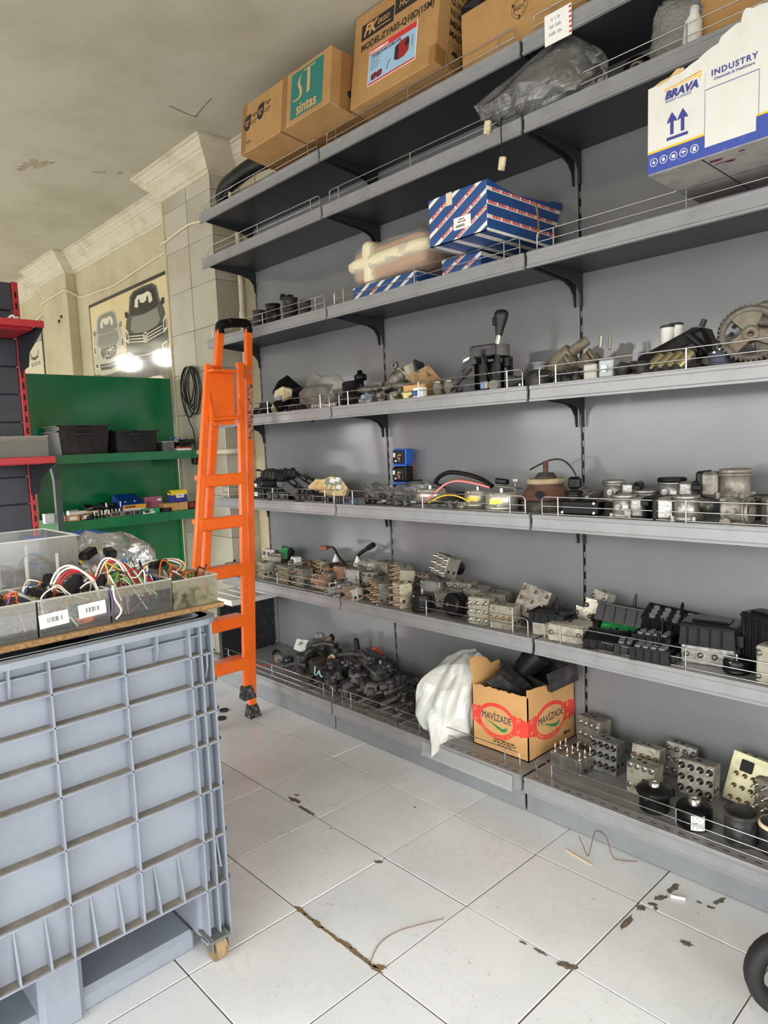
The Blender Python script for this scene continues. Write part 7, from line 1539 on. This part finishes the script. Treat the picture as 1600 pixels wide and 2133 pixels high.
# gear selector
t = thing('gear_selector', 'black automatic gear selector with its knob standing up on the fourth shelf', 'gear lever', (P4(1008,-.19,.08), -.19, Z4), (0,0,R(8))); t.scale = (1, 1, .84)
G().box(-.03,.075,-.05,.05,.15,.20,.006).build('top_plate', blkd, t); G().lathe([(.04,.15),(.04,.195),(.036,.198)], 20, T3((.062,.0,.0))).build('collar', mat('dusty_grey',(96,94,90),.7), t)
G().hexa([(-.07,-.052,.105),(.0,-.052,.125),(.0,.04,.125),(-.07,.04,.105),(-.062,-.05,.12),(-.015,-.05,.185),(-.015,.04,.185),(-.062,.04,.12)]).build('hood', blkd, t); G().hexa([(-.055,-.0535,.135),(-.03,-.0535,.145),(-.03,-.052,.145),(-.055,-.052,.135),(-.051,-.0535,.147),(-.026,-.0535,.157),(-.026,-.052,.157),(-.051,-.052,.147)]).build('label', paper, t)
for y in (-.048,.04):
    G().hexa([(-.14,y-.004,0),(-.10,y-.004,0),(-.10,y+.004,0),(-.14,y+.004,0),(-.07,y-.004,.11),(-.045,y-.004,.11),(-.045,y+.004,.11),(-.07,y+.004,.11)]).build('side_frame', blkd, t); G().box(-.06,-.01,y-.004,y+.004,0,.12,.002).build('side_frame', blkd, t); G().box(.02,.04,y-.005,y+.005,0,.18,.002).build('side_frame', blk, t); G().box(.075,.095,y-.005,y+.005,0,.15,.002).build('side_frame', blk, t)
G().box(-.15,.11,-.05,.045,0,.018,.004).build('base', blk, t); G().box(-.03,.07,-.03,.03,.02,.13,.006).build('core', blk2, t)
G().cyl((-.11,-.055,.02),(-.02,-.056,.105),.005,n=8).build('rod', blkd, t); G().cyl((.03,-.056,.16),(.065,-.056,.03),.003,n=6).build('rod', blk2, t); G().box(.09,.115,-.03,.0,.10,.14,.003).build('connector', blk2, t)
G().cyl((.055,.0,.19),(.062,.004,.238),.0125,.0115,n=16).build('lever', chrome, t)
kn = [(.012,0),(.0165,.02),(.020,.05),(.027,.09),(.031,.12),(.029,.14),(.02,.152),(.006,.156)]
G().lathe(kn, 20, T3((.062,.004,.232)) @ Matrix.Rotation(R(8),4,'Y') @ Matrix.Diagonal((.85,.75,.72,1))).build('knob', mat('leather_black',(28,28,30),.45), t)
G().cbox((.056,-.016,.295),(.014,.01,.035),.004).build('release_button', blk2, t); G().cbox((.03,-.058,.03),(.02,.012,.03),.003).build('plug', mat('sky_blue',(120,160,210),.5), t); G().cbox((.044,-.058,.03),(.012,.012,.03),.003).build('plug', mat('pale_yellow',(214,206,160),.5), t)
G().lathe([(.008,0),(.020,0),(.022,.004),(.022,.02),(.018,.024)], 16, T3((.085,-.062,.025)) @ Matrix.Rotation(R(90),4,'X')).build('bush', mat('grey_bush',(130,128,124),.6), t)
t = thing('black_sensor_box', 'glossy black sensor box right of the gear selector', 'sensor', (P4(1080,-.20,.02), -.20, Z4), (0,R(6),R(4))); G().hexa([(-.035,-.03,0),(.035,-.03,0),(.035,.03,0),(-.035,.03,0),(-.035,-.03,.05),(.03,-.025,.036),(.03,.03,.036),(-.035,.03,.05)]).build('case', blk2, t); G().cyl((.022,-.031,.018),(.022,-.029,.018),.004,n=8).build('screw', steel, t)
t = thing('vacuum_pot', 'black domed pump with a grey neck at the left end of the near fourth shelf', 'pump', (P4(1122,-.24,.03), -.235, Z4)); G().lathe([(.045,0),(.047,.004),(.046,.03),(.036,.05),(.022,.056)], 22).build('dome', blkd, t); G().lathe([(.020,.054),(.020,.074),(.026,.076),(.026,.08),(.018,.081)], 18).build('neck', mat('grey_neck',(120,122,130),.5), t)
tb = mat('tan_grime', (126, 118, 100), .7, .2, dirt=(30, (86, 78, 62), .45, .7))
t = thing('thermostat_housing', 'grimy tan thermostat housing with three pipe stubs', 'housing', (P4(1175,-.17,.07), -.17, Z4+.035), (0,R(-14),R(10)))
G().tube([(-.085,0,.0),(-.05,0,.02),(.0,.0,.045),(.045,.0,.062)], [.03,.034,.036,.034], 12, sub=3).build('body', tb, t); G().cyl((.03,.0,.06),(.10,.01,.085),.018,.016,n=14).build('pipe_stub', tb, t); G().cyl((.0,-.03,.01),(.05,-.06,.025),.026,n=14).build('pipe_stub', tb, t); G().cyl((.06,-.02,-.01),(.12,-.04,.02),.026,n=14).build('pipe_stub', tb, t); G().cyl((-.085,0,.0),(-.12,.0,-.012),.02,n=12).build('pipe_stub', tb, t)
for p_ in ((.05,-.06,.025),(.12,-.04,.02)): G().lathe([(.02,0),(.0275,0),(.0275,.006),(.02,.006),(.02,0)], 14, T3(p_) @ Matrix.Rotation(R(70),4,'Y'), cap0=False, cap1=False).build('lip', tb, t)
for k, (u, y, s) in enumerate(((1160,-.28,.9),(1180,-.27,1.0),(1205,-.25,1.1),(1150,-.2,1.1),(1300,-.27,1.0),(1335,-.28,1.0),(1322,-.2,1.2),(1300,-.15,1.2))):
    plug_part('%s dark sensor from the left on the near fourth shelf' % ORD[k], P4(u,y,.02), y, Z4, R(50*k), R(-20), s, blkd, group='dark sensors on the near fourth shelf')
t = thing('twin_solenoid', 'pale grey twin solenoid block near the front of the near fourth shelf', 'solenoid', (P4(1252,-.265,.03), -.262, Z4), (0,0,R(6))); G().box(-.05,-.008,-.02,.02,0,.05,.004).build('coil', mat('pale_solenoid',(176,174,164),.5,.2), t); G().box(.0,.045,-.022,.02,.004,.058,.004).build('coil', mat('bluish_solenoid',(172,176,178),.5,.2), t); G().cyl((.02,-.023,.03),(.02,-.03,.03),.01,n=12).build('boss', steel, t); G().box(-.02,.05,-.02,.02,.0,.006).build('plate', steel, t)
t = thing('metal_bracket', 'shiny pressed-metal bracket standing on the near fourth shelf', 'bracket', (P4(1275,-.15,.06), -.15, Z4+.035), (R(-10),R(-6),R(10)))
shin = mat('shiny_steel', (120, 122, 124), .22, .9); G().prism([(-.06,.0),(-.03,.005),(-.02,.07),(-.035,.09),(-.055,.085),(-.058,.02)], -.01,-.006,'xz').build('plate', shin, t); G().prism([(.0,.0),(.06,.01),(.065,.07),(.03,.085),(.012,.05)], .005,.012,'xz').build('plate', shin, t); G().cyl((-.03,-.01,.08),(-.025,-.012,.115),.006,n=8).build('stud', steel, t); G().cyl((-.005,0,.07),(.0,0,.115),.005,n=8).build('stud', steel, t); G().box(-.08,-.03,-.03,.0,-.005,.03,.004).build('foot', blk, t); G().box(-.06,.06,-.01,.02,-.035,.005,.004).build('base', blk, t)
t = thing('pedal_assembly', 'large black pedal bracket lying slanted over brass solenoids', 'pedal', (P4(1405,-.14,.09), -.15, Z4+.06), (R(6),R(-20),R(8)))
G().hexa([(-.10,-.05,.0),(.10,-.045,.0),(.10,.045,.0),(-.10,.05,.0),(-.085,-.03,.035),(.085,-.03,.045),(.085,.03,.045),(-.085,.03,.035)]).build('arm', blk, t); G().box(.06,.115,-.05,.05,-.05,.035,.012).build('hub', blk, t); G().box(-.09,.08,-.055,-.048,-.03,.006,.003).build('web', blk2, t); G().tube([(.07,-.05,.03),(.09,-.06,-.01),(.10,-.05,-.05)], .01, 8, sub=3).build('lever', blk, t); G().cyl((.10,0,.04),(.115,0,.055),.008,n=10).build('pin', blkd, t)
for k in range(4):
    u = 1362+k*20
    t = thing('solenoid_valve', '%s brass-coloured solenoid cylinder from the left under the pedal bracket' % ORD[k], 'solenoid', (P4(u,-.255,.03), -.25, Z4+.012), (0,0,R(10)), 'solenoid cylinders under the pedal bracket'); G().cyl((-.012,-.02,.0),(.018,.01,.036),.017,n=16).build('coil', mat('satin_brass',(176,164,124),.35,.8), t); G().cyl((-.022,-.03,-.010),(-.012,-.02,.0),.013,n=12).build('nose', blkd, t)
for k, (u, y) in enumerate(((1385,-.12),(1402,-.10))):
    t = thing('lidded_tub', ('left','right')[k]+' of two white tubs with dark lids behind the pedal bracket', 'tub', (P4(u,y,.12), y+.02, Z4), group='white tubs'); G().cyl((0,0,0),(0,0,.148+.006*k),.02,n=16).build('tub', white, t); G().lathe([(.0215,.148+.006*k),(.0215,.154+.006*k),(.018,.156+.006*k)], 16).build('lid', blkd, t)
t = thing('pipe_coupling', 'grey metal pipe with a clamp left of the toothed wheel', 'pipe', (P4(1485,-.15,.09), -.14, Z4+.05)); G().cyl((-.05,0,.0),(.0,0,.01),.022,n=16).build('pipe', mat('grey_alloy',(150,156,156),.4,.6), t); G().cyl((.0,0,.01),(.05,0,.02),.022,n=16).build('pipe', alud, t); G().lathe([(.022,0),(.031,0),(.031,.012),(.022,.012),(.022,0)], 18, T3((.0,0,.012)) @ Matrix.Rotation(R(70),4,'Y'), cap0=False, cap1=False).build('clamp', mat('dark_clamp',(80,80,78),.5,.5), t); G().cyl((-.01,-.03,-.02),(-.01,-.036,-.02),.011,n=12).build('bolt', steel, t); G().box(-.03,.03,-.02,.02,-.0505,-.02,.004).build('foot', blk, t)
motor_can('dark blue-grey motor left of the toothed wheel', P4(1500,-.25,.02), -.25, Z4, .03,.045, mt=mat('blue_black',(56,60,78),.5), name='small_motor', cat='motor')
# toothed timing wheel
gw = thing('timing_gear', 'large rusty toothed timing wheel leaning at the near end of the fourth shelf', 'wheel', (P4(1568,-.22,.08), -.235, Z4+.0805), (R(-14),0,R(22)))
wm2 = mat('worn_wheel', (132, 128, 116), .55, .5, dirt=(20, (112, 90, 66), .45, .7)); tm2 = mat('rusty_teeth', (112, 106, 98), .6, .4, dirt=(40, (78, 70, 62), .45, .7))
MX = Matrix.Rotation(R(90), 4, 'X')
G().lathe([(.060,-.014),(.074,-.014),(.074,.014),(.060,.014),(.060,-.014)], 48, MX, cap0=False, cap1=False).build('rim', tm2, gw)
tooth = G().box(-.0026,.0026,-.0138,.0138,.0735,.0795,.0008).mesh('tooth', tm2)
for k in range(40): inst('tooth', tooth, gw, None, (0, R(9*k), 0))
G().lathe([(.007,-.016),(.02,-.016),(.02,.012),(.007,.012),(.007,-.016)], 24, MX, cap0=False, cap1=False).build('hub', wm2, gw)
for k in range(3):
    a = 100+120*k; P = [(.018*math.cos(R(a-50)),.018*math.sin(R(a-50))),(.062*math.cos(R(a-(38 if k == 0 else 16))),.062*math.sin(R(a-(38 if k == 0 else 16)))),(.064*math.cos(R(a)),.064*math.sin(R(a))),(.062*math.cos(R(a+(38 if k == 0 else 16))),.062*math.sin(R(a+(38 if k == 0 else 16)))),(.018*math.cos(R(a+50)),.018*math.sin(R(a+50)))]
    G().prism(P, -.006, .006, 'xz').build('spoke', wm2, gw)
for a in (150, 178): G().cyl((.044*math.cos(R(a)),-.0062,.044*math.sin(R(a))),(.044*math.cos(R(a)),-.0056,.044*math.sin(R(a))),.0065,n=12).build('hole', hole, gw)
t = thing('belt_pulley', 'small belt pulley behind the toothed wheel at the right edge', 'pulley', (P4(1598,-.10,.14), -.10, Z4), (R(-8),0,R(20))); G().lathe([(.012,-.012),(.034,-.012),(.036,-.008),(.033,0),(.036,.008),(.034,.012),(.012,.012),(.012,-.012)], 24, T3((0,0,.15)) @ MX, cap0=False, cap1=False).build('wheel', alud, t); G().box(-.03,.03,.012,.03,0,.17,.006).build('bracket', alud, t)
# ================================================================== third shelf: air-mass meters
Z3 = LV[2]+.0005
for k, (u, y, r, h, cap) in enumerate(((541,-.23,.033,.098,0),(570,-.24,.036,.105,0),(606,-.23,.036,.112,1),(636,-.25,.026,.075,0))):
    t = thing('air_meter', ('squat black air meter tube nearest the ladder on the third shelf', 'black ribbed air meter tube, second from the ladder on the third shelf', 'tall black air meter tube with a sensor head, third shelf', 'low black ring piece right of the tall air meter tube')[k], 'air meter', (XP(u,y,Z3+.03), y, Z3))
    G().lathe([(r*.92,0),(r*.96,.002),(r*.96,h*.45),(r*1.04,h*.47),(r*1.04,h*.6),(r*.96,h*.62),(r*.96,h-.006),(r*1.03,h-.005),(r*1.03,h),(r*.9,h),(r*.88,.01),(.001,.01)], 24, cap1=False).build('tube', blkd if k != 1 else blk, t)
    if k == 1: G().cbox((.038,-.01,.04),(.03,.03,.04),.006).build('connector', blk, t)
    if cap: G().box(-.062,.012,-.016,.016,h,h+.016,.004).box(-.068,-.048,-.010,.010,h+.012,h+.03,.003).build('sensor_head', blk2, t); G().cyl((.02,0,h),(.02,0,h+.008),.006,n=8).build('boss', blk2, t)
    G().box(-r*1.15,-r*.9,-.008,.008,h*.3,h*.6,.002).build('clip', blkd, t)
# ================================================================== second shelf: bagged pulleys, bubble wrap, carton
Z2 = LV[1]+.0005
sb2 = carrier('parts_bag', 'large clear plastic bag of metal pulleys sagging over the second shelf joint', 'bag', film('clear_bag_thick', (226, 230, 228), .10, .07, (30,.5)), (2.06,-.215,Z2), 9,
    [(0,.12,.09,0,0),(.02,.17,.11,-.01,-.01),(.06,.175,.12,-.01,-.01),(.11,.145,.105,.02,-.01),(.15,.10,.085,.04,-.02),(.185,.05,.05,.05,-.03),(.20,.02,.02,.05,-.04)],
    [(3.6,.8,0,4,-.09,-.06,.04),(4.4,.5,1,3,.0,-.03,.02)], 1.6)
for k, (x, y, z, r, rx, rz) in enumerate(((2.03,-.27,.07,.032,60,20),(2.11,-.265,.085,.040,75,35),(2.19,-.25,.07,.034,50,0),(2.08,-.22,.12,.034,30,60),(1.97,-.28,.05,.026,80,-20))):
    t = thing('bagged_pulley', '%s metal pulley from the left inside the clear bag' % ORD[k], 'pulley', (x, y, Z2+z), (R(rx),0,R(rz)), 'pulleys in the clear bag'); G().lathe([(.008,-.012),(r,-.012),(r*.9,-.006),(r*.9,.006),(r,.012),(.008,.012),(.008,-.012)], 20, cap0=False, cap1=False).build('wheel', alu if k % 2 else alud, t); G().lathe([(r*.35,.0),(r*.35,.016),(.006,.017)], 16).build('hub', alud, t)
for k, (u, y, dz) in enumerate(((1300,-.15,.05),(1328,-.22,.04))):
    t = thing('tensioner', ('dark belt tensioner in the shade right of the bag','dark tensioner pulley nearer the guard in the shade')[k], 'tensioner', (XP(u,y,Z2+.05), y, Z2+dz), (R(75),0,R(25))); G().lathe([(.01,-.014),(.038,-.014),(.038,.014),(.01,.014),(.01,-.014)], 22, cap0=False, cap1=False).build('wheel', blk, t); G().lathe([(.012,.012),(.020,.012),(.020,.016),(.012,.016),(.012,.012)], 18, cap0=False, cap1=False).build('bearing', alud, t); G().box(-.01,.10,-.012,.012,-.03,-.014,.004).build('arm', blkd, t)
me = rounded(.14, .13, .17, .05, 9, .14, 8); me.materials.append(mat('grey_bubble_wrap', (150, 150, 144), .25, alpha=.8, bump=(150, 1.0)))
t = thing('bubble_bundle', 'grey bubble-wrapped bundle on the second shelf beside the carton', 'bundle', (XP(1412,-.22,Z2+.06), -.215, Z2), (0,R(4),R(10))); inst('wrap', me, t); G().lathe([(.02,.02),(.024,.03),(.022,.08),(.012,.10),(.012,.118),(.004,.12)], 14, T3((.045,-.055,0))).build('bottle', white, t)
tag(G().box(XP(1472,-.2,Z2), 2.93, -.245, -.03, Z2, Z2+.14, .003).build('cardboard_box', card), 'brown carton on the second shelf at the right edge, above the white carton', 'carton')
def dangle(label, pts):
    o = Vector(pts[0]); t = thing('dangling_plug', label, 'connector', pts[0]); P = [Vector(p)-o for p in pts]
    G().tube(P, .002, 6, sub=5).build('lead', wirec['black'], t); e = P[-1]; g = G(); g.T = T3(e) @ Matrix.Rotation(R(12),4,'Y'); g.box(-.011,.011,-.007,.007,-.030,.002,.003); g.box(-.008,.008,-.009,.009,-.038,-.028,.002).build('plug', cream, t)
xd = XP(1050,-.335,2.15); dangle('cream plug hanging on a black lead over the second shelf lip', [(xd-.01,-.30,Z2+.04),(xd-.008,-.335,Z2+.01),(xd-.004,-.342,Z2-.05),(xd,-.342,Z2-.105)])
xd = XP(1018,-.335,2.25); dangle('cream plug on a short lead hanging beside the clear bag', [(xd+.05,-.29,Z2+.07),(xd+.02,-.32,Z2+.055),(xd,-.337,Z2+.025)])
# ================================================================== lower green shelf
def gx(u, v_y): return v_y
def GP(u, x=-.45):
    """y of the point at depth x that sits in photo column u (height of the lower green shelf)"""
    q2 = (u-800)/FOC; a, c = RR[0], RR[2]; dx = x-CAM.x; dz = .93-CAM.z
    return CAM.y+(q2*(c[0]*dx+c[2]*dz)-(a[0]*dx+a[2]*dz))/(a[1]-q2*c[1])
ZL = ZG2+.0005
def gthing(name, label, cat, u, x=-.43, rz=0, rx=0, ry=0, dz=0, group=None): return thing(name, label, cat, (x, GP(u, x), ZL+dz), (R(rx), R(ry), R(rz)), group)
t = gthing('blue_carton', 'blue glossy carton with an orange and white end, leaning on the lower green shelf', 'carton', 268, -.50, 0, 0, 0); g = G(); g.T = Matrix.Rotation(R(22),4,'Y'); g.box(-.09,.06,-.065,.065,.02,.085,.003); g.build('body', mat('gloss_blue',(22,62,140),.25,coat=.3), t); g = G(); g.T = Matrix.Rotation(R(22),4,'Y'); g.box(.06,.0615,-.065,.065,.02,.062); g.build('end_label', paper, t); g = G(); g.T = Matrix.Rotation(R(22),4,'Y'); g.box(.06,.062,-.065,.065,.062,.085); g.build('end_band', mat('label_orange',(240,170,60),.4), t); g = G(); g.T = Matrix.Rotation(R(22),4,'Y')
for k_ in range(6): g.box(.062,.0624,-.055+k_*.010,-.048+k_*.010,.068,.080)
tag(g.build('small_print', inkb, t), kind='stuff')
t = gthing('pink_case', 'pink clear plastic case standing behind the green carton', 'case', 318, -.52); G().box(-.02,.02,-.055,.055,0,.085,.003).build('case', mat('pink_clear',(196,120,150),.2,alpha=.75), t); G().lathe([(.011,0),(.011,.03),(.006,.034)], 12, T3((.021,-.03,.03))).build('bottle', mat('dusky_red',(150,70,84),.4), t); G().lathe([(.014,0),(.014,.012)], 14, T3((.022,.035,.06))).build('cap', white, t)
t = gthing('green_carton', 'small green and white carton lying at the shelf front', 'carton', 312, -.415); G().box(-.02,.02,-.05,.05,0,.028,.002).build('body', mat('box_green',(40,150,96),.5), t); G().box(.02,.0206,-.05,.02,.0,.012).build('print', paper, t); bars(t, .011, (5,), paper, (.0202,-.0,.019), RIGHT)
t = gthing('flat_carton', 'flat brown carton at the right of the lower green shelf', 'carton', 365, -.44); G().box(-.04,.04,-.085,.06,0,.045,.002).build('body', card2, t); G().box(-.03,.0402,-.002,.002,0,.0455).build('tape', tape, t)
t = gthing('yellow_carton', 'yellow and blue carton with an open green lid on top of the flat brown carton', 'carton', 372, -.45, dz=.046); G().box(-.03,.03,-.05,.045,0,.045,.002).build('base', mat('deep_blue',(44,48,140),.5,dirt=(60,(70,76,160),.5,.6)), t); G().box(-.03,.0302,-.05,.045,.040,.07,.002).build('upper', mat('yellow_box',(236,212,50),.5), t); G().box(.030,.0312,-.025,.022,.026,.048,.0).build('print', paper, t); f_ = G(); f_.T = T3((-.03,-.05,.07)) @ Matrix.Rotation(R(-25),4,'X') @ Matrix.Rotation(R(20),4,'Y'); f_.box(0,.06,-.02,.08,0,.002); f_.build('flap', mat('dull_green_card',(110,110,60),.7), t); bars(t, .013, (6,), mat('gold_ink',(190,150,40),.5), (.0313,-.002,.037), RIGHT)
t = gthing('tail_lamp', 'red tail lamp piece at the right end of the lower green shelf', 'lamp', 400, -.44); G().box(-.02,.02,-.035,.035,0,.038,.006).build('lens', mat('red_lens',(120,24,30),.2,coat=.5), t); G().box(-.024,-.018,-.037,.037,-.0,.04,.002).build('housing', blk2, t)
coil('cable', 'black cable coil lying at the left of the lower green shelf', 'cable', (-.53,GP(205,-.53),ZL+.01), .075, 4, wirec['black'], .0055, .5, 51)
coil('cable', 'second black cable coil against the blue carton', 'cable', (-.55,GP(232,-.55),ZL+.01), .06, 4, wirec['black'], .005, .7, 52)
t = gthing('grey_plug', 'pale grey plug on the cable coil', 'plug', 152, -.47, dz=.04, rz=20); G().cyl((0,-.03,0),(0,.03,0),.013,n=12).build('body', mat('grey_blue_plug',(176,180,190),.5), t); G().cyl((0,.03,0),(0,.045,0),.008,n=8).build('tip', blk2, t)
t = gthing('cream_clip', 'cream plastic clip in front of the cable coil', 'clip', 193, -.44, dz=.03); G().box(-.01,.01,-.035,.035,0,.012,.004).build('body', cream, t); G().box(-.006,.006,-.045,-.03,.003,.009,.002).build('tip', cream, t)
for k, (u, mt_, w_, h_) in enumerate(((103,white,.03,.05),(120,mat('pale_blue_box',(200,214,226),.5),.03,.05),(150,card2,.035,.03),(160,white,.05,.045),(176,MATS['brown_stained'],.03,.03),(242,alu,.03,.028),(262,alu,.028,.026),(282,alu,.026,.026),(303,alu,.026,.022),(182,blk,.03,.024),(235,MATS['brown_stained'],.02,.026),(345,blk,.03,.022))):
    t = gthing('small_part_box', '%s small part from the left along the front of the lower green shelf' % ORD[k], 'part', u, -.415 if k != 3 else -.46, rz=(-8+5*k)%14-6, group='small parts along the lower green shelf'); G().box(-.02,.02,-w_/1.1,w_/1.1,0,h_,.002).build('body', mt_, t); G().box(.02,.0212,-w_*.5,w_*.5,h_*.2,h_*.8).build('face', (blue if k in (1,) else blkd if k > 4 else paper), t)
for k in range(12):
    u = 190+k*5+(k%3)*2
    t = gthing('spark_plug', '%s spark plug from the left in the row on the lower green shelf' % ORD[k], 'spark plug', u, -.425+.012*(k%2), group='spark plugs on the lower green shelf'); G().lathe([(.006,0),(.006,.012),(.009,.013),(.009,.02),(.006,.021)], 8).build('body', steel, t); G().lathe([(.005,.021),(.004,.038),(.002,.042)], 8).build('insulator', white if k % 3 else brass, t)
for k, u in enumerate((222, 252, 262, 281)):
    t = gthing('bolt', '%s upright bolt from the left on the lower green shelf' % ORD[k], 'bolt', u+1, -.452, group='upright bolts on the lower green shelf'); G().lathe([(.010,0),(.010,.008)], 6).build('head', steel, t); G().lathe([(.005,.008),(.005,.075),(.004,.077)], 10).build('shank', steel, t)
